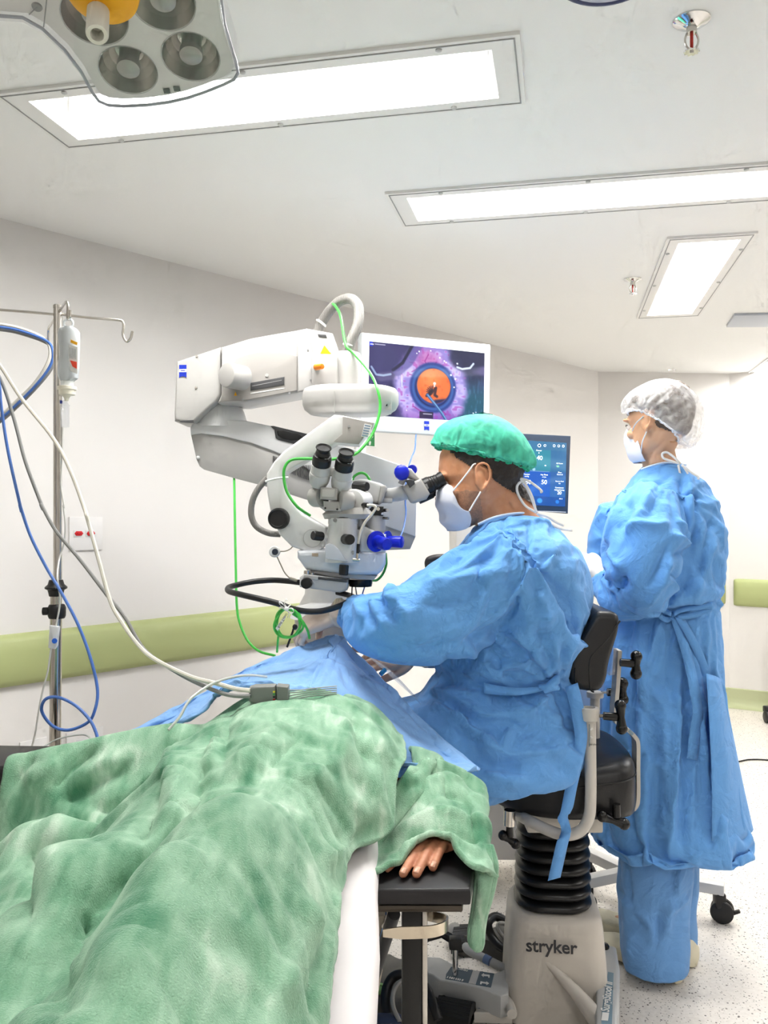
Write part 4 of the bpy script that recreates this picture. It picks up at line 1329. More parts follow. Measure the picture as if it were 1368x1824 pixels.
bp_ = [e_(-60, 520), e_(-8, 720), e_(10, 900), e_(60, 1220), e_(150, 1620), f_(125, 0), f_(190, 190), f_(290, 390), f_(380, 540), f_(490, 750), f_(570, 970), f_(610, 1160), f_(590, 1290), f_(545, 1360), f_(430, 1405), f_(330, 1380), f_(262, 1290), f_(282, 1215), f_(360, 1200), f_(470, 1250), f_(560, 1340), f_(600, 1420), f_(612, 1470)]
bd_ = [1.97] * 8 + [1.96, 1.95, 1.94, 1.93, 1.92, 1.92, 1.92, 1.92, 1.91, 1.90, 1.90, 1.89, 1.88, 1.87, 1.86]
cable('blue_cable', 'blue sensor cable with a round loop above the lying person\'s covered arm', CABL, .0036,
      lp(5, 10, PD + .075) + [P(*q, d) for q, d in zip(bp_, bd_)], group='cables from the drip pole')

# lead block
eb = thing('monitor_lead_block', 'grey lead connector block lying on the green blanket', 'connector', P(478, 1240, 1.70))
GB = mat('lead_grey', '80827F', .45)
m = pr([(443, 1226), (452, 1223), (490, 1222), (492, 1256), (458, 1256), (443, 1250)], 1.69, .03, .005); obj('body', m, GB, eb)
m = pr([(492, 1222), (513, 1224), (514, 1257), (493, 1256)], 1.688, .032, .003); bk = obj('plug_body', m, GB, eb)
for k, c in enumerate(('D8D23A', '3E8E4A', '2B2B2B', 'B3332E', 'E8E8E8')):
    m = pr([(486, 1231 + k * 4.6), (490, 1231 + k * 4.6), (490, 1234 + k * 4.6), (486, 1234 + k * 4.6)], 1.6885, .003, 0); obj('colour_dot', m, mat('dot_%d' % k, c, .5), bk, smooth=0)
for k in range(5):
    m = MB(); m.tube(spline([P(512, 1229 + k * 5.5, 1.70), P(535, 1229 + k * 3.6, 1.70), P(560, 1226 + k * 3.4, 1.71), P(600, 1222 + k * 3.6, 1.73)], 6), .0012, 8); obj('lead', m, mat('lead_pale', 'A9ABAB', .4), bk)
TCL = mat('oxygen_tubing', 'C9CCC8', .2)
cable('oxygen_tube', 'clear tubing crossing the blanket beside the lead block', TCL, .0028, [P(300, 1300, 1.62), P(320, 1277, 1.64), P(334, 1252, 1.66), P(350, 1236, 1.68), P(380, 1217, 1.71), P(415, 1206, 1.74), P(445, 1203, 1.77), P(475, 1206, 1.80)])
cable('infusion_line', 'clear infusion line bent over the lying person\'s strapped arm', TCL, .0024, [P(185, 1345, 1.78), P(197, 1328, 1.78), P(214, 1316, 1.79), P(236, 1311, 1.80), P(262, 1315, 1.80), P(285, 1326, 1.78)])
cable('sensor_line', 'thin clear line curving up behind the left blanket fold', TCL, .0018, [P(62, 1352, 1.85), P(74, 1334, 1.87), P(95, 1320, 1.89), P(120, 1312, 1.90), P(150, 1309, 1.88), P(165, 1318, 1.85)])

# green light guide
gc = [(585, 548, 2.37), (592, 541, 2.34), (600, 549, 2.31), (607, 565, 2.28), (616, 614, 2.23), (630, 629, 2.22), (657, 661, 2.18), (672, 692, 2.13), (677, 728, 2.12), (665, 770, 2.10), (647, 796, 2.08), (630, 810, 2.07), (592, 818, 2.06), (550, 817, 2.06), (520, 819, 2.06), (507, 833, 2.06), (506, 855, 2.06), (512, 878, 2.06), (528, 901, 2.06), (541, 911, 2.07), (552, 918, 2.09)]
cable('green_cable', 'thick green cable winding down the front of the microscope arm', GREENC, S(2.1) * 2.6, [P(*q) for q in gc])
cable('green_cable', 'green cable hanging straight down from the microscope arm to the drape', GREENC, S(2.3) * 2.2, [P(*q) for q in ((417, 848, 2.42), (418, 900, 2.36), (420, 1010, 2.30), (422, 1080, 2.26), (428, 1112, 2.24), (442, 1142, 2.22), (462, 1160, 2.2), (490, 1168, 2.18))])
cable('green_cable', 'short green cable bow behind the seated person\'s viewing tube', GREENC, S(2.2) * 2.4, [P(*q) for q in ((628, 862, 2.28), (630, 850, 2.27), (640, 843, 2.26), (650, 844, 2.26), (657, 852, 2.26), (660, 862, 2.27))])
cable('green_cable', 'green cable curving around the right underside of the microscope head', GREENC, S(2.15) * 2.2, [P(*q) for q in ((687, 985, 2.2), (688, 1005, 2.2), (682, 1022, 2.2), (672, 1033, 2.19), (664, 1034, 2.17))])
coil = thing('cable_coil', 'small coil of green cable tied to the black ring handle', 'cable coil', P(*d_(600, 800), 1.93))
random.seed(4)
pts = []
for i in range(64):
    a = -2 * math.pi * i / 15.0 + 1.9
    rx = 118 + 16 * math.sin(i * .7); ry = 135 + 18 * math.cos(i * .43)
    pts.append(P(*d_(600 + rx * math.cos(a) + 6 * math.sin(i), 800 - ry * math.sin(a)), 1.93 + .008 * math.sin(i * .9)))
m = MB(); m.tube(spline(pts, 4), S(1.93) * 2.2, 8); obj('coil', m, GREENC, coil)
m = MB(); m.tube(spline([P(*d_(510, 860), 1.93), P(*d_(500, 950), 1.93), P(*d_(492, 1060), 1.95)], 5), S(1.93) * 2, 8); obj('cable_end', m, GREENC, coil)
m = MB(); m.tube(spline([P(*d_(640, 700), 1.93), P(*d_(720, 760), 1.94), P(*d_(775, 850), 1.95), P(*d_(795, 930), 1.97)], 5), S(1.93) * 2.4, 8); obj('cable_end', m, GREENC, coil)
tie = MB()
for st_ in ([(580, 650), (545, 610), (512, 590), (530, 630), (575, 655)], [(580, 650), (560, 600), (575, 568), (590, 575)], [(585, 655), (630, 650), (648, 680), (620, 695), (585, 670)], [(580, 660), (600, 700), (592, 738)], [(578, 655), (610, 625), (620, 618)], [(570, 660), (520, 640), (512, 655)]):
    ps = spline([P(*d_(*q), 1.915) for q in st_], 6)
    ribbon(tie, ps, S(1.93) * 2.6, [(V(0, .35, .3) + V(.3 * math.sin(i), 0, 0)) for i in range(len(ps))])
tie.ell(P(*d_(582, 655), 1.913), (.005, .004, .005))
obj('gauze_tie', tie, mat('gauze_white', 'F2F1EC', .7), coil, solid=.0008)
m = pr(DL((562, 718), (578, 730), (500, 862), (476, 838)), 1.905, .0012, 0); tg = obj('paper_tag', m, PAPER, coil, smooth=0)
m = MB(); a0, a1 = P(*d_(492, 846), 1.9045), P(*d_(560, 738), 1.9045); xx = (a1 - a0).normalized(); m.text('Rod Tunel', a0 + xx * .004, xx, V(0, -1, 0).cross(xx) * -1, .009, .0002); obj('tag_writing', m, INK, tg, smooth=0)
m = MB(); m.tube([P(*d_(655, 812), 1.99), P(*d_(640, 865), 1.99), P(*d_(585, 1015), 1.99)], S(1.99) * 1.9, 8); m.ell(P(*d_(660, 825), 1.985), (.006, .004, .007)); tag(obj('black_lead', m, BLACK), 'black lead hanging behind the green cable coil', 'cable')
cable('blue_monitor_cable', 'thin blue cable hanging from the eye monitor down behind the viewing tube', CABL, .0022, [P(*q) for q in ((741, 774, 2.76), (739, 800, 2.7), (733, 815, 2.6), (727, 836, 2.45), (722, 870, 2.38), (722, 895, 2.36), (723, 915, 2.34), (719, 940, 2.30), (713, 956, 2.25), (706, 966, 2.2))])
m = MB()
hp = thing('handpiece_tubing', 'thin tubes hanging from the microscope head to the seated person\'s hands', 'tubing', P(640, 1060, 2.1))
for k, (pts, cmat) in enumerate((([(628, 1034), (627, 1050), (626, 1072)], BLACK), ([(632, 1036), (634, 1050), (637, 1074)], CAG), ([(653, 1036), (648, 1050), (641, 1074)], CABL))):
    m = MB(); m.tube(spline([P(x, y, 2.13) for x, y in pts], 5), .0016, 8); obj('tube', m, cmat, hp)
# ================================================================== screens
def painted(name, strength=1.0, gloss=.12):
    """a lit panel: its picture is stored per vertex and given off as light"""
    m = bpy.data.materials.new(name); m.use_nodes = True
    nt = m.node_tree; b = nt.nodes['Principled BSDF']
    at = nt.nodes.new('ShaderNodeAttribute'); at.attribute_name = 'picture'
    b.inputs['Base Color'].default_value = (.01, .01, .012, 1)
    b.inputs['Roughness'].default_value = gloss
    nt.links.new(at.outputs['Color'], b.inputs['Emission Color']); b.inputs['Emission Strength'].default_value = strength
    m.cycles.emission_sampling = 'NONE'
    return m


def screen(name, tl, tr, bl, br, nu, nv, paint, parent, strength=1.0):
    """paint(U, V) -> sRGB image for arrays of 0..1 coordinates, V downwards"""
    U, W = np.meshgrid(np.linspace(0, 1, nu), np.linspace(0, 1, nv))
    tl, tr, bl, br = (np.array(p) for p in (tl, tr, bl, br))
    co = ((1 - U)[..., None] * (1 - W)[..., None] * tl + U[..., None] * (1 - W)[..., None] * tr + (1 - U)[..., None] * W[..., None] * bl + U[..., None] * W[..., None] * br)
    mb = MB(); mb.grid([[tuple(co[i, j]) for j in range(nu)] for i in range(nv)])
    me = mesh_of(name, mb, painted(name + '_light', strength), 0, recalc=False)
    img = np.clip(paint(U, W), 0, 1)
    l = np.where(img <= .04045, img / 12.92, ((img + .055) / 1.055) ** 2.4)
    at = me.color_attributes.new('picture', 'FLOAT_COLOR', 'POINT')
    buf = np.ones((nu * nv, 4), np.float32); buf[:, :3] = l.reshape(-1, 3)
    at.data.foreach_set('color', buf.ravel())
    return put(name, me, parent)


def blur_noise(nu, nv, cu, cv, seed):
    rng = np.random.RandomState(seed); g = rng.rand(cv + 2, cu + 2)
    x = np.linspace(0, cu, nu); y = np.linspace(0, cv, nv)
    xi, yi = x.astype(int), y.astype(int); fx, fy = x - xi, y - yi
    fx, fy = fx * fx * (3 - 2 * fx), fy * fy * (3 - 2 * fy)
    a = g[np.ix_(yi, xi)] * (1 - fx) + g[np.ix_(yi, xi + 1)] * fx
    b = g[np.ix_(yi + 1, xi)] * (1 - fx) + g[np.ix_(yi + 1, xi + 1)] * fx
    return a * (1 - fy)[:, None] + b * fy[:, None]


def mixc(img, col, w):
    c = np.array([int(col[i:i + 2], 16) / 255 for i in (0, 2, 4)])
    return img * (1 - w[..., None]) + c * w[..., None]


def sm(x, a, b):
    t = np.clip((x - a) / (b - a), 0, 1)
    return t * t * (3 - 2 * t)


def line(U, W, pts, wid, asp=1.75, soft=.004):
    d = np.full(U.shape, 9.0)
    for (x0, y0), (x1, y1) in zip(pts[:-1], pts[1:]):
        ax, ay = (x1 - x0) * asp, y1 - y0
        px, py = (U - x0) * asp, W - y0
        t = np.clip((px * ax + py * ay) / max(ax * ax + ay * ay, 1e-9), 0, 1)
        d = np.minimum(d, np.hypot(px - t * ax, py - t * ay))
    return 1 - sm(d, wid, wid + soft)


def paint_eye(U, W):
    nv, nu = U.shape
    n1, n2, n3 = blur_noise(nu, nv, 12, 8, 1), blur_noise(nu, nv, 40, 26, 2), blur_noise(nu, nv, 90, 14, 3)
    img = np.zeros((nv, nu, 3)); img = mixc(img, '2A2B4A', np.ones_like(U))
    img = mixc(img, '4A4377', .8 * sm(n1, .35, .8))
    img = mixc(img, '1F5568', sm(U, .72, .86) * sm(W, .25, .7) * .9)
    img = mixc(img, '4A7AA0', sm(U, .74, .9) * sm(n3, .55, .9) * .5 * sm(W, .3, .5))
    cx, cy, A_ = .545, .56, 1.75
    r = np.hypot((U - cx) * A_, (W - cy))
    # sclera
    sc_ = np.clip(1 - sm(np.hypot((U - .53) * 1.75 / .58, (W - .55) / .66), .82, 1.05), 0, 1)
    img = mixc(img, '8D7FC6', sc_)
    img = mixc(img, 'C3B8EA', sc_ * sm(n1 * .6 + n2 * .4, .4, .65) * .8)
    img = mixc(img, '9C3FA0', sc_ * sm(n2, .68, .85) * .6)
    img = mixc(img, 'B34A8E', sc_ * (1 - sm(np.hypot((U - .5) * 1.4, W - .2), .05, .25)) * .6)
    img = mixc(img, '7A3E9C', sc_ * sm(W, .78, 1.0) * .55)
    for pts, w in (([(.36, .36), (.40, .32), (.46, .30), (.50, .22)], .004), ([(.44, .36), (.48, .30), (.54, .27), (.57, .2)], .006), ([(.34, .40), (.38, .41), (.43, .40)], .004), ([(.38, .84), (.42, .88), (.46, .92)], .004), ([(.62, .86), (.66, .92), (.62, .97)], .004), ([(.5, .1), (.47, .2), (.5, .27)], .004)):
        img = mixc(img, '8E2C86', line(U, W, pts, w, soft=.008) * .8)
    # dark lids and retractor
    img = mixc(img, '3B3566', (1 - sm(U + W * .28, .30, .36)) * .85)
    img = mixc(img, '55508E', line(U, W, [(.40, .0), (.33, .22), (.24, .36)], .06, soft=.03) * .75)
    img = mixc(img, '20213C', line(U, W, [(.36, .0), (.28, .25), (.2, .36)], .012, soft=.02))
    img = mixc(img, '232744', (1 - sm(np.hypot((U - .84) * 1.6, (W - .10) * 1.3), .20, .30)) * .9)
    img = mixc(img, '3A3C66', (1 - sm(np.hypot((U - .12) * 1.6, (W - .2) * 1.0), .12, .25)) * .5)
    img = mixc(img, 'CBD8F0', line(U, W, [(.755, .24), (.80, .26), (.87, .235), (.90, .17)], .008, soft=.012))
    img = mixc(img, '9DB6D6', line(U, W, [(.02, .34), (.06, .44), (.12, .445), (.18, .42)], .008, soft=.012) * .8)
    # iris and pupil
    iris = 1 - sm(r, .335, .375)
    img = mixc(img, '2A3F86', iris)
    img = mixc(img, '3C66A8', iris * (1 - sm(np.abs(r - .30), .0, .03)) * .8)
    img = mixc(img, '1C2A5C', iris * (1 - sm(np.abs(r - .262), .0, .02)))
    rp = np.hypot((U - .552) * 1.72, (W - .535) * 1.03)
    pup = 1 - sm(rp, .24, .262)
    img = mixc(img, 'E2703A', pup)
    img = mixc(img, 'F08A4E', pup * (1 - sm(np.hypot((U - .52) * 1.7, W - .42), .0, .22)))
    img = mixc(img, 'C2512C', pup * sm(n2, .55, .9) * .5)
    img = mixc(img, '27284E', pup * sm(W + (U - .55) * .25, .71, .75) * sm(np.abs(U - .52), .02, .05))
    for k in range(9):
        a = 2.2 + k * .32
        img = mixc(img, '2A2230', line(U, W, [(.535 + .012 * math.cos(a), .64 + .02 * math.sin(a)), (.54 + .05 * math.cos(a), .62 + .085 * math.sin(a))], .004, soft=.006) * pup)
    img = mixc(img, '241E2E', line(U, W, [(.49, .68), (.53, .64), (.57, .56), (.56, .66), (.58, .68)], .01, soft=.02) * .85)
    img = mixc(img, '35588E', line(U, W, [(.497, .665), (.56, .78), (.62, .90), (.66, 1.0)], .016, soft=.01))
    img = mixc(img, '6E9AC8', line(U, W, [(.50, .665), (.564, .78), (.626, .90), (.668, 1.0)], .004, soft=.008))
    for (x, y, s) in ((.558, .50, .022), (.557, .535, .012), (.40, .10, .01), (.42, .07, .012), (.52, .045, .01), (.6, .13, .012), (.64, .17, .012), (.655, .19, .012), (.70, .36, .016), (.74, .41, .016), (.755, .19, .014), (.32, .9, .008), (.73, .53, .012), (.905, .88, .010), (.93, .865, .008)):
        img = mixc(img, 'F6F8FF', 1 - sm(np.hypot((U - x) * 1.7, W - y), s * .5, s * 1.3))
    img = mixc(img, 'DCE2F4', line(U, W, [(.275, .42), (.278, .58)], .004, soft=.006) * .9)
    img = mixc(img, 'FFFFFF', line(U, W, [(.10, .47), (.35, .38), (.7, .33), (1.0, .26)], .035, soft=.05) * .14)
    img = mixc(img, '1B1A30', ((np.abs(U - .49) < .06) & (np.abs(W - .95) < .045)).astype(float) * .8)
    img = mixc(img, 'C9C6DA', ((np.abs(U - .5) < .04) & (np.abs(W - .935) < .008)).astype(float) * .8)
    img = mixc(img, '2238C8', ((U < .03) & (W < .062)).astype(float))
    img = mixc(img, 'C8C8DA', ((U > .045) & (U < .135) & (np.abs(W - .028) < .009)).astype(float) * .8)
    return img


def frame_box(corners, border, thick, mats_, parent, name='housing', bev=.004):
    tl, tr, br, bl = corners
    n = (tr - tl).cross(bl - tl).normalized()
    if n.y < 0:
        n = -n
    m = MB(); m.prism([tl, tr, br, bl], n * thick, bev)
    return obj(name, m, mats_, parent), n


mon = thing('eye_monitor', 'white flat monitor on an arm showing a close-up of an operated eye', 'monitor', P(760, 690, 2.8))
tl, tr, br, bl = P(645, 592, 2.70), P(874, 613.5, 2.86), P(871.5, 780, 2.86), P(642, 766.5, 2.70)
hs, n = frame_box((tl, tr, br, bl), 0, .045, mat('monitor_white', 'DDE2E4', .35), mon)
nf = -n
def onm(px, py, off=0.0006, o=tl, n_=None):
    n_ = n_ or n
    cam_ = V(0, 0, CH); d = (P(px, py, 1) - cam_); q = o - n_ * off
    return cam_ + d * ((q - cam_).dot(n_) / d.dot(n_))
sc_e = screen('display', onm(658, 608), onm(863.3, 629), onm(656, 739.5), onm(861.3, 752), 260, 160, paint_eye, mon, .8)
mx = (tr - tl).normalized(); my = n.cross(mx) * 1; my = my if my.z > 0 else -my
mbrand = brand(mon, onm(760, 758.5, .0008), mx, S(2.78) * 9.5, 'brand_mark')
m = MB(); m.text('CALLISTO eye', onm(838, 619.5, .0008), mx, my, .0125, .0003); obj('lettering', m, MGREY, mon, smooth=0)
m = MB(); m.text('ZEISS', onm(659.2, 612.6, .0014), mx, my, .0055, .0002); obj('screen_text', m, PAPER, sc_e, smooth=0)
m = MB(); mid = (tl + tr + br + bl) / 4; m.tube([mid + n * .03, mid + n * .14, V(px0.x + .12, 2.75, mid.z - .12), V(px0.x + .05, 2.62, 1.2)], .02, 14); obj('support_arm', m, MW, mon)
m = MB(); m.box(mid + n * .055, (.16, .03, .16), Matrix((mx, n, my)).transposed(), .008); obj('mount_plate', m, MG, mon)

# ------------------------------------------------------------------ operating machine with its touch screen
con = thing('surgery_console', 'white surgical console with a blue touch screen behind the seated person', 'medical console', V(P(880, 0, 2.95).x, 3.05, 0))
tl, tr, br, bl = P(886, 770, 2.90), P(1017.5, 776.3, 2.94), P(1012.5, 915, 2.94), P(884, 905, 2.90)
hb, n = frame_box((tl, tr, br, bl), 0, .035, mat('console_bezel', '3A4556', .3), con, 'screen_housing', .006)
def paint_ui(U, W):
    img = np.zeros(U.shape + (3,)); img = mixc(img, '2B6A94', np.ones_like(U))
    img = mixc(img, '2F7F93', sm(U, .0, .6) * (W < .45))
    img = mixc(img, '1C55AE', (W > .47).astype(float))
    img = mixc(img, '2F5D92', ((U > .76) & (W > .13)).astype(float) * .75)
    img = mixc(img, '17468E', (W > .86).astype(float))
    img = mixc(img, '3A6E94', (W < .13).astype(float))
    for x in (.05, .18, .31, .46, .60):
        img = mixc(img, '3D95F2', 1 - sm(np.hypot((U - x) * 1.0, (W - .925) * 1.05), .03, .05))
    img = mixc(img, '2B7AE0', 1 - sm(np.hypot(U - .875, (W - .93)), .02, .035))
    img = mixc(img, '7FD0A0', 1 - sm(np.hypot((U - .87) * .7, (W - .375)), .012, .02))
    img = mixc(img, '9CC4F0', 1 - sm(np.hypot(U - .5, W - .44), .015, .03))
    img = mixc(img, 'B9CDE6', line(U, W, [(0, .47), (.74, .465)], .002, 1, .004) * .5)
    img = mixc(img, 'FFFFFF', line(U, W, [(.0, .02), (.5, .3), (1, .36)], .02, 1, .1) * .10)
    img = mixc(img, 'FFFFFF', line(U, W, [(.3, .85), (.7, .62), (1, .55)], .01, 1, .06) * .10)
    return img
def onc(px, py, off=.0006): return onm(px, py, off, tl, n)
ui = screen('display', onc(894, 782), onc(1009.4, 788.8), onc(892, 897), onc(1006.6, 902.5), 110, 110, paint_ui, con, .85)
mx = (tr - tl).normalized(); my = n.cross(mx); my = my if my.z > 0 else -my
m = MB()
UIW = bpy.data.materials.new('ui_white'); UIW.use_nodes = True
UIW.node_tree.nodes['Principled BSDF'].inputs['Emission Color'].default_value = (.75, .85, 1, 1); UIW.node_tree.nodes['Principled BSDF'].inputs['Emission Strength'].default_value = .8
def g_(u, v): return (920 + u / 5.3667, 760 + v / 5.3667)
for txt, (u, v), sz in (('40', (222, 300), .021), ('650', (98, 530), .021), ('50', (264, 532), .021), ('20', (410, 634), .016), ('Power', (215, 228), .0075), ('%', (215, 252), .006), ('Vacuum', (98, 455), .0065), ('mmHg', (98, 475), .0055), ('Asp Flow', (264, 460), .007), ('cc/min', (264, 481), .0055), ('Flow', (414, 438), .0065), ('Control', (414, 458), .0065), ('Reserve Fluid', (412, 523), .0055), ('8.2', (412, 543), .006), ('Continuous', (410, 584), .0065), ('Reflux/Venting', (410, 606), .006), ('IQ Power', (413, 352), .006), ('80', (276, 372), .006), ('00:15', (424, 690), .0055)):
    m.text(txt, onc(*g_(u, v), .0012), mx, my, sz, .0002, 'CENTER', bold=.012)
obj('screen_text', m, UIW, ui, smooth=0)
m = MB()
for k, (u, v) in enumerate(((218, 180), (272, 180), (360, 182), (404, 184), (447, 186))):
    q = onc(*g_(u, v), .0012); r = .0045 if k else .006
    m.lathe([(r, -.0001), (r, .0001), (r * .7, .0001), (r * .7, -.0001)], q, -n, 16, caps=False)
obj('screen_icons', m, UIW, ui, smooth=0)
m = MB(); m.prism([onc(890, 908.5, .0005), onc(1008, 913, .0005), onc(1008, 911.6, .0005), onc(890, 907, .0005)], -n * .001); obj('light_line', m, LGREY, con, smooth=0)
x0 = P(880, 0, 2.98).x
CWH = mat('console_white', 'E6E2DC', .4)
m = MB(); m.box((P(893, 0, 3.1).x, 3.14, .72), (.36, .26, 1.22), None, .03); obj('cabinet', m, CWH, con)
m = MB(); m.tube([V(x0 + .02, 3.12, 1.25), V(x0 + .02, 3.06, 1.38), V(x0 + .03, 2.97, 1.44)], .03, 16); obj('screen_stem', m, CWH, con)
for sx in (-1, 1):
    for sy in (-1, 1):
        m = MB(); m.cyl(V(x0 + sx * .17 - .012, 3.15 + sy * .14, .04), V(x0 + sx * .17 + .012, 3.15 + sy * .14, .04), .039, n=18); w_ = obj('caster', m, BLACK, con)
        m = MB(); m.box((x0 + sx * .17, 3.15 + sy * .14, .095), (.035, .035, .04), None, .004); obj('caster_fork', m, MGREY, con)
ah = MB(); ah.tube(spline([P(*q, 2.75) for q in ((768, 1018), (763, 1008), (764, 998), (775, 994), (790, 993), (812, 992), (840, 995))] + [P(860, 995, 3.02)], 6), S(2.75) * 6.5, 14); obj('push_handle', ah, mat('handle_dark', '3A3838', .4), con)

# ================================================================== surgeon's stool
SF = mat('stool_frame', 'D3CEC6', .35); SB = mat('stool_base', 'D3CCC2', .45, bump=(900, .12, .0006))
LEA = mat('black_leather', '17171A', .38, bump=(420, .22, .0012), spec=.6)
stool = thing('operating_stool', 'black padded surgical stool with ribbed column under the seated person', 'stool', V(P(985, 0, 2.32).x, 2.32, 0))
sx0 = P(988, 0, 2.32).x
def rrect(cx, cy, z, hx, hy, r, n=6, rot=0.0):
    out = []
    for (qx, qy, a0) in ((1, 1, 0), (-1, 1, 90), (-1, -1, 180), (1, -1, 270)):
        for i in range(n + 1):
            a = R(a0 + 90 * i / n)
            x, y = qx * (hx - r) + r * math.cos(a), qy * (hy - r) + r * math.sin(a)
            out.append(V(cx + x * math.cos(rot) - y * math.sin(rot), cy + x * math.sin(rot) + y * math.cos(rot), z))
    return out
rt = -.10
m = MB(); m.loft([rrect(sx0, 2.34, .018, .135, .14, .05, 6, rt), rrect(sx0, 2.34, .05, .136, .14, .05, 6, rt), rrect(sx0, 2.34, .16, .131, .133, .05, 6, rt), rrect(sx0, 2.34, .25, .124, .122, .05, 6, rt), rrect(sx0, 2.34, .272, .121, .118, .05, 6, rt), rrect(sx0, 2.34, .286, .113, .108, .05, 6, rt), rrect(sx0, 2.34, .289, .10, .10, .05, 6, rt)])
bs = obj('base_cover', m, SB, stool, smooth=60)
m = MB()
rd = [P(957, 1697, 2.205), P(985, 1724, 2.19), P(1015, 1755, 2.165), P(1045, 1790, 2.13), P(1075, 1830, 2.08), P(1100, 1870, 2.03)]
ps = spline(rd, 5)
m.tube([p + V(0, .025, -.01) for p in ps], [.004 + .028 * (i / len(ps)) for i in range(len(ps))], 16); obj('base_ridge', m, SB, bs, smooth=80)
m = MB(); tq = P(982, 1687, 2.198); m.text('stryker', tq + V(0, .0, 0), V(1, .0, -.06), V(0, .07, 1), .046, .002, 'CENTER', bold=.015); obj('lettering', m, INK, bs, smooth=0)
# bellows
m = MB(); z0, z1 = .286, .512; K = 7; rings = []
for i in range(K * 8 + 1):
    t = i / (K * 8); ph = (t * K) % 1
    k = .80 + .20 * (abs(math.sin(math.pi * ph)) ** .6)
    hx, hy = (.104 - .006 * t) * k, (.100 - .006 * t) * k
    rings.append(rrect(sx0 - .003, 2.34, z0 + (z1 - z0) * t, hx, hy, min(hx, hy) * .75, 6, rt))
m.loft(rings); obj('bellows', m, mat('bellows_rubber', '101012', .3), stool, smooth=70)
m = MB(); m.box((sx0 + .01, 2.34, .535), (.20, .22, .045), None, .005); m.box((sx0 + .0, 2.33, .565), (.30, .20, .02), None, .004); pl = obj('seat_plate', m, SF, stool)
# seat cushion
def seat_ring(z, k): 
    pts = [(874, 1.00), (905, .72), (960, .98), (1040, 1.0), (1095, .98), (1117, .8)]
    out = []
    xs = [P(x, 0, 2.28).x for x, _ in pts]
    base = [V(xs[0], 2.32 - .05, 0), V(xs[1], 2.32 - .135, 0), V(xs[2], 2.32 - .185, 0), V(xs[3], 2.32 - .20, 0), V(xs[4], 2.32 - .19, 0), V(xs[5], 2.32 - .10, 0), V(xs[5], 2.32 + .10, 0), V(xs[4], 2.32 + .19, 0), V(xs[3], 2.32 + .20, 0), V(xs[2], 2.32 + .185, 0), V(xs[1], 2.32 + .135, 0), V(xs[0], 2.32 + .05, 0)]
    c = V(xs[3] - .05, 2.32, 0)
    return [V(*(c + (p - c) * k).xy, z + .030 * max(0, (p.x - c.x)) / .2 * (1 if z > .62 else .3)) for p in spline(base, 4, True)]
m = MB(); m.loft([seat_ring(.582, .93), seat_ring(.588, .985), seat_ring(.605, 1.0), seat_ring(.655, 1.0), seat_ring(.685, .985), seat_ring(.700, .94), seat_ring(.706, .82), seat_ring(.706, .3)])
se = obj('seat', m, LEA, stool, smooth=60)
m = MB(); m.tube([p + V(0, 0, 0) for p in seat_ring(.668, 1.002)], .0022, 6, closed=True); obj('seam', m, BLACK, se)
# tubular frame
def q5(u, v): return (990 + u / 4.145, 1060 + v / 4.145)
tub = [(1051, 1270, 2.08), (1051.5, 1330, 2.08), (1052, 1420, 2.08), (1049, 1455, 2.08), (1036, 1478, 2.085), (1015, 1487, 2.09), (990, 1484, 2.10), (962, 1472, 2.12), (935, 1458, 2.16), (925, 1452, 2.25)]
m = MB(); m.tube(spline([P(*q) for q in tub], 8), S(2.08) * 10.3, 20); fr = obj('arm_tube', m, SF, stool)
m = MB(); zc_ = P(0, 1283, 2.08).z; m.lathe([(S(2.08) * 15, 0), (S(2.08) * 17, .003), (S(2.08) * 17.2, .026), (S(2.08) * 16, .031), (S(2.08) * 10, .032), (S(2.08) * 9, .02)], V(P(1050, 0, 2.08).x, 2.08, zc_), (0, 0, 1), 32); obj('collar', m, SF, fr)
lp_ = P(1053, 1310, 2.0655); m = MB(); m.prism([P(1049, 1290, 2.066), P(1059, 1290, 2.068), P(1059, 1330, 2.068), P(1049, 1330, 2.066)], V(0, .002, 0)); st = obj('arrow_label', m, mat('label_slate', '7E8C92', .5), fr, smooth=0)
m = MB(); 
for sgn, y in ((1, 1300), (-1, 1312)):
    m.prism([P(1051, y, 2.0645), P(1055, y - 5 * sgn, 2.0645), P(1055, y - 3 * sgn, 2.0645), P(1056.5, y - 2 * sgn, 2.0645), P(1053, y + 1.5 * sgn, 2.0645)], V(0, .0005, 0))
obj('arrow', m, PAPER, st, smooth=0)
m = MB(); m.text('stryker', P(1050, 1326, 2.0640), V(1, 0, 0), V(0, 0, 1), .0075, .0004); obj('lettering', m, INK, st, smooth=0)
tub2 = [(1060, 1236, 2.36), (1060, 1330, 2.36), (1062, 1420, 2.38), (1050, 1452, 2.4)]
m = MB(); m.tube(spline([P(*q) for q in tub2], 6), S(2.36) * 8.5, 16); f2 = obj('arm_tube', m, SF, stool)
m = MB(); m.cyl(P(1060, 1242, 2.36), P(1060, 1232, 2.36), S(2.36) * 15, n=24, bevel=.002); obj('collar', m, SF, f2)
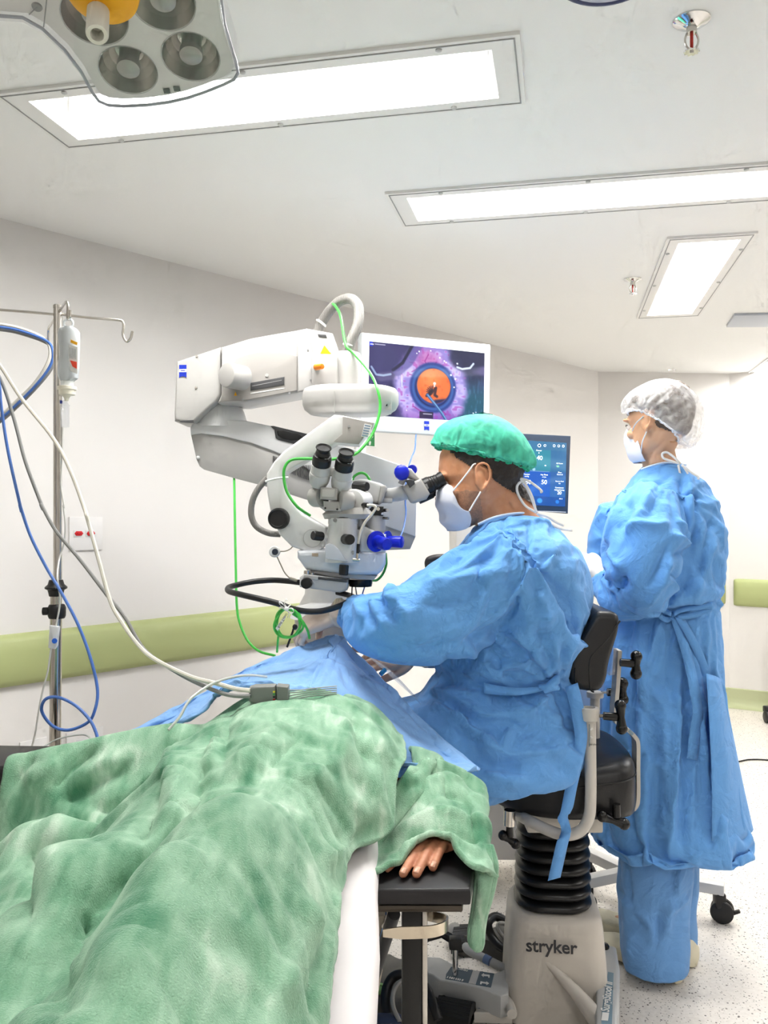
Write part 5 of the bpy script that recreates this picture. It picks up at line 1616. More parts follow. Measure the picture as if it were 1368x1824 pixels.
# backrest
bk = [q5(*p) for p in ((300, 130), (345, 118), (440, 126), (480, 165), (472, 270), (430, 400), (395, 520), (384, 625), (340, 708), (270, 720), (160, 702), (98, 640), (88, 560), (112, 440), (180, 330), (245, 220))]
m = pr(bk, 2.13, .26, .018, 1, 4)
bkr = obj('backrest', m, LEA, stool, smooth=60)
m = MB(); m.tube(spline([P(*q5(*p), 2.131) for p in ((475, 190), (440, 240), (390, 320), (300, 410), (255, 470), (245, 560), (255, 690), (280, 716))], 6), .0022, 8); obj('piping', m, BLACK, bkr)
m = MB(); m.tube([P(*q5(*p), 2.129) for p in ((142, 540), (140, 600), (150, 690))], .002, 6); obj('zip', m, BLACKG, bkr)
m = pr([q5(*p) for p in ((425, 402), (455, 400), (440, 590), (398, 596), (402, 540))], 2.22, .08, .003); mp = obj('mount_block', m, CLEAR, stool)
m = MB(); bar = [q5(*p) for p in ((458, 402), (452, 520), (440, 700), (428, 850), (440, 930), (520, 985), (575, 1040), (592, 1090), (592, 1250), (592, 1480), (575, 1545), (540, 1570), (480, 1565), (380, 1545))]
ps = spline([P(x, y, 2.24) for x, y in bar], 5)
rows = []
for i, p in enumerate(ps):
    a, b = ps[max(i - 1, 0)], ps[min(i + 1, len(ps) - 1)]
    t = (b - a).normalized(); nn = t.cross(V(0, 1, 0)).normalized()
    rows.append([p + nn * .005 + V(0, -.022, 0), p - nn * .005 + V(0, -.022, 0), p - nn * .005 + V(0, .022, 0), p + nn * .005 + V(0, .022, 0)])
m.loft(rows); br_ = obj('backrest_bar', m, SF, stool, smooth=40)
m = pr([q5(*p) for p in ((290, 1530), (490, 1508), (512, 1524), (512, 1578), (290, 1552))], 2.14, .2, .003); obj('rear_bracket', m, SF, stool)
m = pr([q5(*p) for p in ((548, 990), (578, 1025), (560, 1040), (535, 1008))], 2.216, .001, 0); lb = obj('bar_label', m, mat('label_slate2', '8FA6B4', .5), br_, smooth=0)
def tknob(stem, a, b, d, rs=7, rb=10.5):
    m = MB(); s = S(d)
    m.cyl(P(*stem[0], d), P(*stem[1], d), s * rs, s * rs * 1.1, n=18)
    A1, B1 = P(*a, d), P(*b, d)
    m.tube([A1.lerp(B1, t) for t in (0, .2, .5, .8, 1)], [s * rb * .95, s * rb * .8, s * rb * .62, s * rb * .8, s * rb * .95], 16)
    m.ell(A1, (s * rb,) * 3, None, 16, 10); m.ell(B1, (s * rb,) * 3, None, 16, 10)
    return m
for (stem, a, b, d) in ((((1105, 1180), (1128, 1182)), q5(595, 452), q5(592, 580), 2.2), (((1082, 1233), (1100, 1233)), q5(492, 650), q5(494, 770), 2.3), (((1075, 1275), (1098, 1277)), q5(476, 815), q5(486, 985), 2.06), (((1098, 1432), (1098, 1455)), q5(345, 1632), q5(505, 1690), 2.1)):
    kn = obj('tee_knob', tknob(stem, a, b, d), BLACKG, stool, smooth=60)
m = MB(); m.cyl(P(1065, 1275, 2.08), P(1077, 1275, 2.065), S(2.08) * 3, n=12); obj('threaded_rod', m, STEEL, stool)
m = MB(); m.cyl(P(1072, 1233, 2.36), P(1084, 1233, 2.31), S(2.3) * 2.6, n=12); obj('threaded_rod', m, STEEL, stool)
m = MB(); m.cyl(P(908, 1443, 2.16), P(907, 1470, 2.16), S(2.16) * 10, n=24); sh = obj('lever_socket', m, STEEL, stool)
obj('tee_knob', tknob(((907, 1465), (908, 1490)), (896, 1488), (918, 1503), 2.16, 6, 9), BLACKG, stool, smooth=60)
# base legs with pedals
GLG = mat('stool_leg_grey', 'BFC0BF', .35)
def slab(pts, th, mm, name, par, bev=.004):
    m = MB(); m.prism(pts, V(0, 0, -th), bev, 3); return obj(name, m, mm, par)
def h_(u, v): return (640 + u / 4.886, 1600 + v / 4.886)
lz = .105
l1 = slab([PZ(x, y, lz) for x, y in (h_(1300, 600), h_(1180, 650), h_(1010, 625), h_(870, 600), h_(770, 545), h_(700, 512), h_(560, 506), h_(560, 640), h_(640, 665), h_(700, 712), h_(1060, 780), h_(1230, 850), h_(1300, 830))], .06, GLG, 'pedal_leg', stool)
SLATE = mat('label_dark_slate', '4E6170', .5)
def lab_z(pts, z, mm, name, par):
    m = MB(); m.prism([PZ(x, y, z) for x, y in pts], V(0, 0, -.0008)); return obj(name, m, mm, par, smooth=0)
s1 = lab_z([h_(755, 660), h_(800, 595), h_(990, 625), h_(950, 735), h_(750, 700)], lz + .001, SLATE, 'slate_label', l1)
s2 = lab_z([h_(1050, 635), h_(1175, 655), h_(1145, 775), h_(1010, 750)], lz + .001, SLATE, 'slate_label', l1)
lab_z([h_(990, 626), h_(1050, 634), h_(1012, 750), h_(952, 736)], lz + .0012, LGREY, 'grey_stripe', l1)
ar = MB()
for pts in (((1062, 668), (1085, 650), (1085, 660), (1135, 666), (1135, 690), (1122, 690), (1120, 678), (1082, 676), (1082, 686)), ((1130, 740), (1105, 722), (1106, 732), (1055, 722), (1050, 746), (1064, 748), (1066, 736), (1104, 744), (1104, 756))):
    ar.prism([PZ(*h_(*p), lz + .0022) for p in pts], V(0, 0, -.0006))
obj('arrow_print', ar, PAPER, s2, smooth=0)
ar = MB()
for (a, b) in (((765, 685), (910, 715)), ((870, 612), (945, 632))):
    A1, B1 = PZ(*h_(*a), lz + .0022), PZ(*h_(*b), lz + .0022)
    xx = (B1 - A1); yy = V(0, 0, 1).cross(xx).normalized() * .0045
    for i in range(8):
        q = A1 + xx * (i / 8); w_ = xx * (.085 if i % 3 else .05)
        ar.prism([q - yy, q + w_ - yy, q + w_ + yy, q + yy], V(0, 0, -.0004))
obj('label_print', ar, PAPER, s1, smooth=0)
slab([PZ(x, y, .05) for x, y in (h_(1290, 900), h_(1040, 925), h_(1000, 990), h_(1330, 1000))], .03, SF, 'base_foot', stool)
lab_z([h_(1035, 930), h_(1265, 915), h_(1265, 945), h_(1035, 958)], .051, SLATE, 'slate_label', stool)
m = MB(); m.tube(spline([PZ(*h_(1230, 850), .07), PZ(*h_(1290, 900), .07), PZ(*h_(1320, 960), .07), PZ(*h_(1330, 1010), .07)], 5), .013, 12); obj('base_foot', m, SF, stool)
l2_ = slab([PZ(x, y, .12) for x, y in ((1062, 1675), (1098, 1685), (1104, 1722), (1102, 1850), (1060, 1850))], .09, GLG, 'right_leg', stool, .012)
m = MB(); m.lathe([(.014, 0), (.0145, .006), (.011, .011), (.001, .012)], PZ(1076, 1688, .12), (0, 0, 1), 24); obj('leg_button', m, BLACKG, l2_)
lb2 = lab_z([(1083, 1731), (1093, 1733), (1090, 1824), (1070, 1850), (1072, 1800)], .1213, mat('label_blue_slate', '7C95A4', .5), 'leg_label', l2_)
m = MB(); A1, B1 = PZ(1079, 1795, .1225), PZ(1086, 1738, .1225); xx = (B1 - A1); m.text('SurgiStool II', A1 - xx * .12, xx, V(0, 0, 1).cross(xx), .029, .0004, bold=.02, shear=.15); obj('lettering', m, PAPER, lb2, smooth=0)
lab_z([(1073, 1803), (1085, 1804), (1083, 1818), (1071, 1817)], .1222, PAPER, 'label_sign', lb2)
# pedals
PED = mat('pedal_rubber', '141415', .5)
def pedal(corners, z, th, n, name, par):
    a, b, c, d = [PZ(*q, z) for q in corners]
    m = MB(); N = n * 4; top = []
    for i in range(N + 1):
        t = i / N; bulge = .02 * math.sin(math.pi * t)
        rid = .002 if i % 4 in (1, 2) else 0
        top.append([a.lerp(d, t).lerp(b.lerp(c, t), s) + V(0, 0, bulge + rid) for s in (0, .06, .5, .94, 1)])
    m.grid(top)
    bot = [[p - V(0, 0, th) for p in (r[0], r[-1])] for r in top]
    for i in range(N):
        for s in (0, 1):
            m.quad(top[i][-s], top[i + 1][-s], bot[i + 1][-s] if s else bot[i + 1][0], bot[i][-s] if s else bot[i][0])
    m.quad(top[0][0], top[0][-1], bot[0][1], bot[0][0]); m.quad(top[-1][0], top[-1][-1], bot[-1][1], bot[-1][0])
    m.quad(bot[0][0], bot[0][1], bot[-1][1], bot[-1][0])
    return obj(name, m, PED, par, smooth=30)
pedal((h_(740, 830), h_(900, 815), h_(1015, 905), h_(680, 1000)), .045, .02, 8, 'pedal', stool)
pedal((h_(700, 860), h_(1015, 915), h_(950, 1070), h_(672, 1000)), .06, .03, 10, 'pedal', stool)
m = MB(); m.cyl(PZ(*h_(835, 660), .11), PZ(*h_(835, 660), .11) + V(0, 0, .075), .008, n=16); po = obj('pedal_post', m, CHROME, stool)
tp = PZ(*h_(835, 660), .11) + V(0, 0, .085)
m = MB(); m.box(tp, (.035, .03, .03), None, .005); obj('post_cap', m, BLACK, po)
m = MB(); 
for off in (0, .018): m.tube([tp + V(0, off, 0), tp + V(-.035, .02 + off, .012), tp + V(-.075, .01 + off, .006), tp + V(-.12, -.02 + off, -.012)], .009, 10)
obj('pedal_bar', m, PED, po)

# foot controls on the floor
FC = mat('foot_control_grey', '55534F', .45); FC2 = mat('foot_control_light', '9C9A95', .4)
def foot_control(label, corners, ztop, hoop, padc, par=None):
    c = sum((PZ(*q, .0) for q in corners), V(0, 0, 0)) / len(corners)
    t = thing('foot_control', label, 'foot pedal', V(c.x, c.y, 0), 'foot controls')
    m = MB(); base = [PZ(*q, .002) for q in corners]
    c3 = sum(base, V(0, 0, 0)) / len(base)
    r = spline(base, 4, True)
    m.loft([r, [p + V(0, 0, .012) for p in r], [c3 + (p - c3) * .92 + V(0, 0, ztop * .7) for p in r], [c3 + (p - c3) * .8 + V(0, 0, ztop) for p in r]])
    obj('base', m, FC, t, smooth=50)
    m = MB(); m.tube(spline([PZ(*q, z) for (q, z) in hoop], 6), .013, 12); hp = obj('hoop_handle', m, BLACK, t)
    return t, hp
t1, hp1 = foot_control('dark foot control with a thick black hoop beside the stool base', [h_(1130, 420), h_(1300, 380), h_(1330, 520), h_(1290, 600), h_(1000, 520), h_(860, 500), h_(900, 420)], .06,
    [(h_(1330, 460), .06), (h_(1230, 420), .07), (h_(1150, 320), .09), (h_(1120, 220), .12), (h_(1180, 160), .13), (h_(1270, 200), .12), (h_(1330, 280), .1)], None)
m = MB(); m.tube([p + V(.004, -.014, .003) for p in spline([PZ(*q, z) for (q, z) in [(h_(1240, 330), .09), (h_(1190, 260), .11), (h_(1195, 210), .125), (h_(1260, 215), .12), (h_(1310, 270), .11)]], 5)], .006, 8); obj('hoop_strip', m, FC2, hp1)
pedal((h_(840, 235), h_(1050, 230), h_(1125, 350), h_(800, 400)), .05, .03, 9, 'pedal', t1)
m = MB(); m.tube(spline([PZ(*h_(925, 420), .11), PZ(*h_(960, 460), .11), PZ(*h_(1100, 530), .10), PZ(*h_(1280, 620), .09)], 5), .012, 12); bar = obj('grey_bar', m, GLG, t1)
m = MB(); m.tube([PZ(*h_(1090, 522), .106), PZ(*h_(1140, 550), .103)], .0125, 12); obj('bar_band', m, mat('band_blue', '6B7FA6', .5), bar)
m = MB(); m.ell(PZ(*h_(830, 290), .05), (.025, .03, .025)); obj('grey_cap', m, FC2, t1)
t2, hp2 = foot_control('grey foot control with a black hoop and green button under the bed edge', [h_(100, 760), h_(200, 590), h_(330, 640), h_(560, 660), h_(640, 760), h_(700, 1000), h_(720, 1120), h_(100, 1120)], .05,
    [(h_(240, 1020), .06), (h_(225, 900), .08), (h_(240, 780), .10), (h_(290, 690), .12), (h_(370, 660), .13), (h_(480, 680), .12), (h_(590, 800), .10), (h_(650, 950), .08), (h_(690, 1060), .06)], None)
m = MB(); m.tube([p + V(.006, -.015, .002) for p in spline([PZ(*q, z) for (q, z) in [(h_(330, 1050), .07), (h_(275, 920), .085), (h_(275, 800), .1), (h_(330, 710), .12), (h_(400, 690), .125)]], 5)], .006, 8); obj('hoop_strip', m, FC2, hp2)
m = MB(); m.lathe([(.017, 0), (.018, .006), (.010, .008), (.008, .005), (.001, .005)], PZ(*h_(180, 798), .06), (.1, -.3, .9), 24); obj('green_button', m, mat('button_green', '86B56A', .4), t2)
m = MB(); m.box(PZ(*h_(240, 1080), .06), (.08, .05, .03), None, .012); obj('blue_pad', m, mat('pad_navy', '2A3550', .6), t2)
m = MB(); m.box(PZ(*h_(605, 742), .05), (.012, .012, .006), None, .002); obj('switch', m, GLG, t2)

# ================================================================== arm board beside the bed
ab = thing('arm_board', 'black padded arm board on a post carrying the lying person\'s covered left arm', 'arm board', V(.05, 1.5, 0))
zT = .742
yF = F * (CH - zT) / (1584 - CY)
PADM = mat('armboard_leather', '1D1B1E', .42, bump=(500, .15, .0008))
xR = P(838, 0, yF).x
brd = [V(-.012, yF, 0), V(xR, yF, 0), V(xR + .018, yF + .10, 0), V(xR + .08, yF + .48, 0), V(-.012, yF + .48, 0)]
m = MB(); m.prism([p + V(0, 0, zT - .027) for p in brd], V(0, 0, .027), .005, 3); pad = obj('pad', m, PADM, ab)
m = MB(); m.prism([V(-.012, yF + .008, zT - .043), V(xR - .012, yF + .008, zT - .043), V(xR + .05, yF + .44, zT - .043), V(-.012, yF + .44, zT - .043)], V(0, 0, .013), .005); obj('tray', m, mat('tray_bronze', '4F4840', .3, metal=.6), ab)
xa, xb = P(716, 0, yF + .06).x, P(752, 0, yF + .06).x
m = MB(); m.box(((xa + xb) / 2, yF + .08, (zT - .045) / 2 + .004), (xb - xa, .045, zT - .055), None, .003); obj('post', m, mat('post_black', '161616', .3), ab)
m = MB(); m.box((xb + .0045, yF + .08, (zT - .045) / 2 + .004), (.009, .05, zT - .055), None, .002); obj('post_edge', m, STEEL, ab)
zh = P(0, 1655, yF).z
# flat steel loop
lpz = [(682, 1662, yF - .02), (740, 1661, yF - .02), (770, 1659, yF - .02), (790, 1653, yF), (797, 1645, yF + .03), (792, 1638, yF + .06), (770, 1632, yF + .10), (750, 1628, yF + .14)]
ps = spline([P(*q) for q in lpz], 6); m = MB()
rows = []
for i, p in enumerate(ps):
    t = (ps[min(i + 1, len(ps) - 1)] - ps[max(i - 1, 0)]).normalized(); nn = t.cross(V(0, 0, 1)).normalized()
    hh = .0098 * (1 if 3 < i else .6 + .13 * i)
    rows.append([p + nn * .0015 + V(0, 0, hh), p - nn * .0015 + V(0, 0, hh), p - nn * .0015 - V(0, 0, hh), p + nn * .0015 - V(0, 0, hh)])
m.loft(rows); obj('steel_loop', m, mat('steel_warm', 'CFC4B2', .25, metal=1.0), ab)
m = MB(); m.box(((xa + xb) / 2, yF + .12, .012), (.30, .34, .02), None, .006); obj('foot_plate', m, BLACK, ab)

# ================================================================== operating bed
bed = thing('operating_bed', 'operating bed with a white sheeted mattress under the green blanket', 'operating bed', V(-.31, 1.3, 0))
SHEET = mat('white_sheet', 'EFEAEA', .75, bump=(14, .12, .01))
m = MB(); 
zb = .775
rows = []
prof_b = [(-.012, zb - .155), (-.008, zb - .03), (-.014, zb - .008), (-.030, zb), (-.15, zb + .003), (-.31, zb + .004), (-.47, zb + .003), (-.59, zb), (-.606, zb - .008), (-.612, zb - .03), (-.608, zb - .155)]
for i in range(21):
    y = .30 + (2.22 - .30) * i / 20
    k = .86 if y > 1.98 else 1.0
    rows.append([V(-.31 + (x + .31) * k + .0025 * math.sin(y * 17 + z * 9), y, z) for x, z in prof_b])
m.loft(rows); obj('mattress', m, SHEET, bed, smooth=50)
FRM = mat('bed_frame_metal', 'B3ABA0', .3, metal=.7)
m = MB(); m.box((-.31, 1.26, zb - .18), (.56, 1.84, .04), None, .008); obj('platform', m, FRM, bed)
m = MB(); m.box((-.31, 1.35, .36), (.26, .42, .46), None, .03); obj('column', m, WHITE2, bed)
m = MB(); m.box((-.31, 1.35, .075), (.5, 1.2, .1), None, .03); bb = obj('base', m, LGREY, bed)
for y in (1.75, 2.05):
    m = MB(); m.tube([V(-.05, y, zb - .19), V(.01, y - .05, zb - .3), V(-.02, y - .45, .10)], .014, 4); 
BEAM = mat('beam_cream', 'DDD2C0', .4)
m = MB(); m.prism([PZ(690, 1632, .60), PZ(700, 1632, .60), PZ(668, 1800, .30), PZ(655, 1800, .30)], V(.0, .03, 0), .003); obj('leg_brace', m, BEAM, bed)
m = MB(); m.prism([PZ(668, 1632, .60), PZ(686, 1632, .60), PZ(660, 1740, .40), PZ(640, 1740, .40)], V(.0, .05, 0), .003); obj('leg_brace', m, BEAM, bed)
m = MB(); m.cyl(PZ(702, 1628, .62), PZ(664, 1745, .42), .012, n=12); obj('dark_strut', m, DGREY, bed)
m = MB(); m.cyl(P(690, 1625, 1.62), P(689, 1650, 1.62), .012, n=16); obj('steel_pin', m, STEEL, bed)
# the black arm support on the far side
la = thing('arm_support', 'black padded arm support at the left edge of the photo', 'arm board', P(20, 1385, 1.75))
m = pr([(-120, 1364), (30, 1366), (60, 1368), (70, 1392), (30, 1402), (-120, 1400)], 1.72, .16, .008); lp1 = obj('pad', m, PADM, la)
xl = P(40, 0, 1.8).x
m = MB(); m.box((-.62, 1.80, zb - .02), (.40, .14, .05), None, .01); obj('board', m, PADM, la)
m = MB(); m.cyl(V(-.68, 1.80, .0), V(-.68, 1.80, zb - .05), .018, n=16); obj('post', m, STEEL, la)
m = MB(); m.box((-.68, 1.80, .012), (.3, .3, .02), None, .006); obj('foot_plate', m, BLACK, la)

# ================================================================== instrument table behind the nurse, far caster, floor cable
tbl = thing('instrument_table', 'blue draped instrument table on splayed white castered legs behind the standing person', 'instrument table', V(.80, 3.02, 0))
LEGM = mat('leg_white', 'D9D8D6', .35)
ca_ = PZ(1292, 1572, .13)
hub = PZ(1120, 1545, .13)
ends = [PZ(1290, 1574, .13), PZ(1040, 1508, .13), PZ(1040, 1562, .13), PZ(1180, 1500, .13)]
for k, e in enumerate(ends):
    d = (e - hub); L = d.length; d.normalize(); n_ = V(-d.y, d.x, 0)
    m = MB(); m.prism([hub + n_ * .02, e + n_ * .02, e - n_ * .02, hub - n_ * .02], V(0, 0, -.035), .003); lg = obj('leg', m, LEGM, tbl)
    for sg_ in (-1, 1):
        m = MB(); q = e - d * .015 + V(d.x * .01 + n_.x * .013 * sg_, n_.y * .013 * sg_, -.092); m.cyl(q - n_ * .009, q + n_ * .009, .037, n=24, bevel=.004); obj('caster', m, BLACK, lg)
    m = MB(); m.box(e - d * .015 + V(0, 0, -.055), (.035, .04, .05), None, .008); m.prism([e + d * .02 + V(0, 0, -.09) - n_ * .006, e + d * .045 + V(0, 0, -.078) - n_ * .006, e + d * .05 + V(0, 0, -.085) - n_ * .006, e + d * .02 + V(0, 0, -.102) - n_ * .006], n_ * .012); obj('caster_fork', m, BLACK, lg)
m = MB(); m.cyl(V(hub.x, hub.y, .12), V(hub.x, hub.y, .93), .022, n=20); obj('column', m, LEGM, tbl)
m = MB(); m.box((hub.x - .20, hub.y - .10, .94), (.48, .30, .025), None, .004); obj('table_top', m, STEEL, tbl)
td = MB(); cx_, cy_ = hub.x - .20, hub.y - .12
def trow(k, z, wob): return [p + V(wob * math.sin(9 * i), wob * math.cos(7 * i), 0) for i, p in enumerate(rrect(cx_, cy_, z, 0.25 * k, .16 * k, .02, 5))]
td.loft([trow(.4, .957, 0), trow(.98, .957, 0), trow(1.0, .952, .001), trow(1.02, .90, .006), trow(1.05, .78, .012), trow(1.07, .66, .016)], caps=False); td.add(trow(.4, .957, 0), [tuple(range(24))])
TDR = mat('table_drape', 'AFCDF2', .8)
tdo = obj('table_drape', td, TDR, None, smooth=50); tag(tdo, 'pale blue cloth over the instrument table, glimpsed behind the stool backrest', 'drape')
fc = thing('far_caster', 'black caster of a cart standing beyond the right edge', 'cart', V(2.7, 5.3, 0))
cq_ = PZ(1366, 1277, .04)
m = MB(); m.cyl(cq_ + V(-.012, 0, 0), cq_ + V(.015, 0, 0), .038, n=24, bevel=.004); obj('wheel', m, BLACK, fc)
m = MB(); m.box(cq_ + V(.01, .02, .045), (.04, .05, .04), None, .008); obj('fork', m, BLACK, fc)
m = MB(); m.box(cq_ + V(.24, -.16, .42), (.30, .30, .68), None, .02); obj('cart_body', m, CWH, fc)
cable('floor_cable', 'thin black cable lying on the floor at the right edge', BLACK, .004, [PZ(1180, 1352, .005), PZ(1260, 1358, .005), PZ(1310, 1357, .005), PZ(1335, 1353, .005), PZ(1370, 1354, .005), PZ(1430, 1362, .005)])
# ================================================================== people
SKIN = mat('skin_tan', 'D99F7B', .5, sss=.12, bump=(260, .08, .001), vary=('CF9068', 30, 3))
SKIN2 = mat('skin_light_tan', 'E3B08A', .5, sss=.12, bump=(260, .06, .001))
STUB = mat('skin_stubble', 'C09073', .6, bump=(600, .25, .001), vary=('A67C64', 220, 4))
HAIR = mat('hair_dark', '2A2422', .55, bump=(220, .5, .003))
GLOVE = mat('latex_glove', 'DCCBBE', .42, vary=('D2BDB0', 18, 2))
NAIL = mat('finger_nail', 'D8A388', .3)


def gown_mat(name, c1, c2, tl=.12):
    """non-woven cloth: fine crinkle, a little light comes through"""
    m = mat(name, c1, .72, spec=.25, sheen=.15)
    nt = m.node_tree; b = nt.nodes['Principled BSDF']
    tc = nt.nodes.new('ShaderNodeTexCoord')
    v = nt.nodes.new('ShaderNodeTexVoronoi'); v.feature = 'DISTANCE_TO_EDGE'; v.inputs['Scale'].default_value = 8.5
    n = nt.nodes.new('ShaderNodeTexNoise'); n.inputs['Scale'].default_value = 9; n.inputs['Detail'].default_value = 4; n.inputs['Distortion'].default_value = .8
    f = nt.nodes.new('ShaderNodeTexNoise'); f.inputs['Scale'].default_value = 700
    for q in (n, f):
        nt.links.new(tc.outputs['Object'], q.inputs['Vector'])
    wp = nt.nodes.new('ShaderNodeMixRGB'); wp.blend_type = 'ADD'; wp.inputs['Fac'].default_value = .16
    nt.links.new(tc.outputs['Object'], wp.inputs['Color1']); nt.links.new(n.outputs['Color'], wp.inputs['Color2']); nt.links.new(wp.outputs['Color'], v.inputs['Vector'])
    a = nt.nodes.new('ShaderNodeMath'); a.operation = 'MULTIPLY_ADD'; a.inputs[1].default_value = 1.4
    nt.links.new(v.outputs['Distance'], a.inputs[0]); nt.links.new(n.outputs['Fac'], a.inputs[2])
    bp = nt.nodes.new('ShaderNodeBump'); bp.inputs['Strength'].default_value = .52; bp.inputs['Distance'].default_value = .013
    nt.links.new(a.outputs[0], bp.inputs['Height'])
    b2 = nt.nodes.new('ShaderNodeBump'); b2.inputs['Strength'].default_value = .10; b2.inputs['Distance'].default_value = .0006
    nt.links.new(f.outputs['Fac'], b2.inputs['Height']); nt.links.new(bp.outputs['Normal'], b2.inputs['Normal'])
    nt.links.new(b2.outputs['Normal'], b.inputs['Normal'])
    r = nt.nodes.new('ShaderNodeValToRGB'); r.color_ramp.elements[0].color = lin(c1); r.color_ramp.elements[1].color = lin(c2)
    r.color_ramp.elements[0].position = .3; r.color_ramp.elements[1].position = .75
    nt.links.new(f.outputs['Fac'], r.inputs['Fac']); nt.links.new(r.outputs['Color'], b.inputs['Base Color'])
    if tl:
        out = nt.nodes['Material Output']; t = nt.nodes.new('ShaderNodeBsdfTranslucent'); t.inputs['Color'].default_value = lin(c1)
        mx = nt.nodes.new('ShaderNodeMixShader'); mx.inputs['Fac'].default_value = tl
        nt.links.new(b.outputs[0], mx.inputs[1]); nt.links.new(t.outputs[0], mx.inputs[2]); nt.links.new(mx.outputs[0], out.inputs['Surface'])
    return m


GOWN = gown_mat('gown_blue', '6AACF3', '79B6F6')
PANTS = gown_mat('scrub_blue', '6BA1E0', '79ACE6', .05)
DRAPE = gown_mat('drape_blue', '8DBDF6', '99C5F8')
TIE = mat('tie_white', 'F1F0EE', .6)


def net(name, c, op):
    m = bpy.data.materials.new(name); m.use_nodes = True
    nt = m.node_tree; b = nt.nodes['Principled BSDF']; out = nt.nodes['Material Output']
    b.inputs['Base Color'].default_value = lin(c); b.inputs['Roughness'].default_value = .7
    tc = nt.nodes.new('ShaderNodeTexCoord'); n = nt.nodes.new('ShaderNodeTexNoise'); n.inputs['Scale'].default_value = 30; n.inputs['Detail'].default_value = 5; n.inputs['Distortion'].default_value = 1.2
    nt.links.new(tc.outputs['Object'], n.inputs['Vector'])
    mr = nt.nodes.new('ShaderNodeMapRange'); mr.inputs['From Min'].default_value = .3; mr.inputs['From Max'].default_value = .7
    mr.inputs['To Min'].default_value = op - .22; mr.inputs['To Max'].default_value = min(1, op + .18)
    nt.links.new(n.outputs['Fac'], mr.inputs['Value'])
    bp = nt.nodes.new('ShaderNodeBump'); bp.inputs['Strength'].default_value = .5; bp.inputs['Distance'].default_value = .004
    nt.links.new(n.outputs['Fac'], bp.inputs['Height']); nt.links.new(bp.outputs['Normal'], b.inputs['Normal'])
    t = nt.nodes.new('ShaderNodeBsdfTransparent'); mx = nt.nodes.new('ShaderNodeMixShader')
    nt.links.new(mr.outputs['Result'], mx.inputs['Fac']); nt.links.new(t.outputs[0], mx.inputs[1]); nt.links.new(b.outputs[0], mx.inputs[2]); nt.links.new(mx.outputs[0], out.inputs['Surface'])
    return m


def frame(fwd, up):
    x = Vector(fwd).normalized(); z = Vector(up); z = (z - x * z.dot(x)).normalized(); y = z.cross(x)
    return Matrix((x, y, z)).transposed()


def head_mb(o, Q, k=1.0, woman=False):
    """skull, jaw, nose, brow, lips, ears and neck stub as one surface; x forward, y to the person's left, z up"""
    T = lambda x, y, z: Vector(o) + Q @ (Vector((x, y, z)) * k)
    prof = [(.122, .005, -.045, .018), (.114, .045, -.078, .048), (.095, .073, -.100, .064), (.065, .091, -.113, .073), (.035, .097, -.116, .076), (.010, .099, -.112, .0755), (-.012, .091, -.103, .073),
            (-.035, .092, -.088, .070), (-.060, .094, -.066, .064), (-.080, .094, -.045, .058), (-.100, .093, -.015, .048), (-.114, .086, .02, .034), (-.121, .070, .035, .016)]
    m = MB(); rings = []
    for (z, f, b, w) in prof:
        rg = []
        for i in range(36):
            a = 2 * math.pi * i / 36
            c, s = math.cos(a), math.sin(a)
            e = .88 if c > 0 else 1.0
            x = (f + b) / 2 + (f - b) / 2 * math.copysign(abs(c) ** e, c)
            taper = 1 - (.28 if z < -.01 else .12) * max(0, c) ** 2
            rg.append(T(x, w * s * taper, z))
        rings.append(rg)
    m.loft(rings)
    # nose
    nz = [(.006, .094, .007), (-.012, .099, .0085), (-.030, .109, .011), (-.043, .116, .0135), (-.052, .110, .0145), (-.057, .096, .011)]
    m.loft([[T(.085 + (x - .085) * (.35 + .65 * math.cos(a) if math.cos(a) > 0 else .35 * (1 + math.cos(a))), w * math.sin(a), z) for a in [2 * math.pi * i / 16 for i in range(16)]] for z, x, w in nz])
    for s in (-1, 1):
        m.ell(T(.088, s * .030, .013), (.014 * k, .024 * k, .007 * k), Q)         # brow
        m.ell(T(.066, s * .043, -.034), (.018 * k, .017 * k, .016 * k), Q)        # cheek
        m.ell(T(.104, s * .012, -.050), (.009 * k, .008 * k, .007 * k), Q)        # nostril wing
        # ear: plate, rim, lobe
        eq = Q @ Matrix.Rotation(s * .35, 3, 'Z') @ Matrix.Rotation(-.15, 3, 'Y')
        m.ell(T(-.010, s * .078, -.008), (.018 * k, .007 * k, .030 * k), eq)
        rim = [(.006, -.020), (.004, .006), (.000, .022), (-.012, .030), (-.025, .024), (-.030, .006), (-.026, -.012), (-.016, -.027), (-.008, -.036)]
        m.tube(spline([T(x, s * (.082 + (.006 if x < -.01 else 0)), z) for x, z in rim], 4), .0038 * k, 8)
        m.ell(T(-.007, s * .080, -.034), (.008 * k, .005 * k, .009 * k), Q)
    m.ell(T(.095, 0, -.073), (.009 * k, .022 * k, .005 * k), Q)                   # upper lip
    m.ell(T(.094, 0, -.082), (.009 * k, .019 * k, .0055 * k), Q)                  # lower lip
    m.ell(T(.082, 0, -.104), (.016 * k, .020 * k, .014 * k), Q)                   # chin
    return m


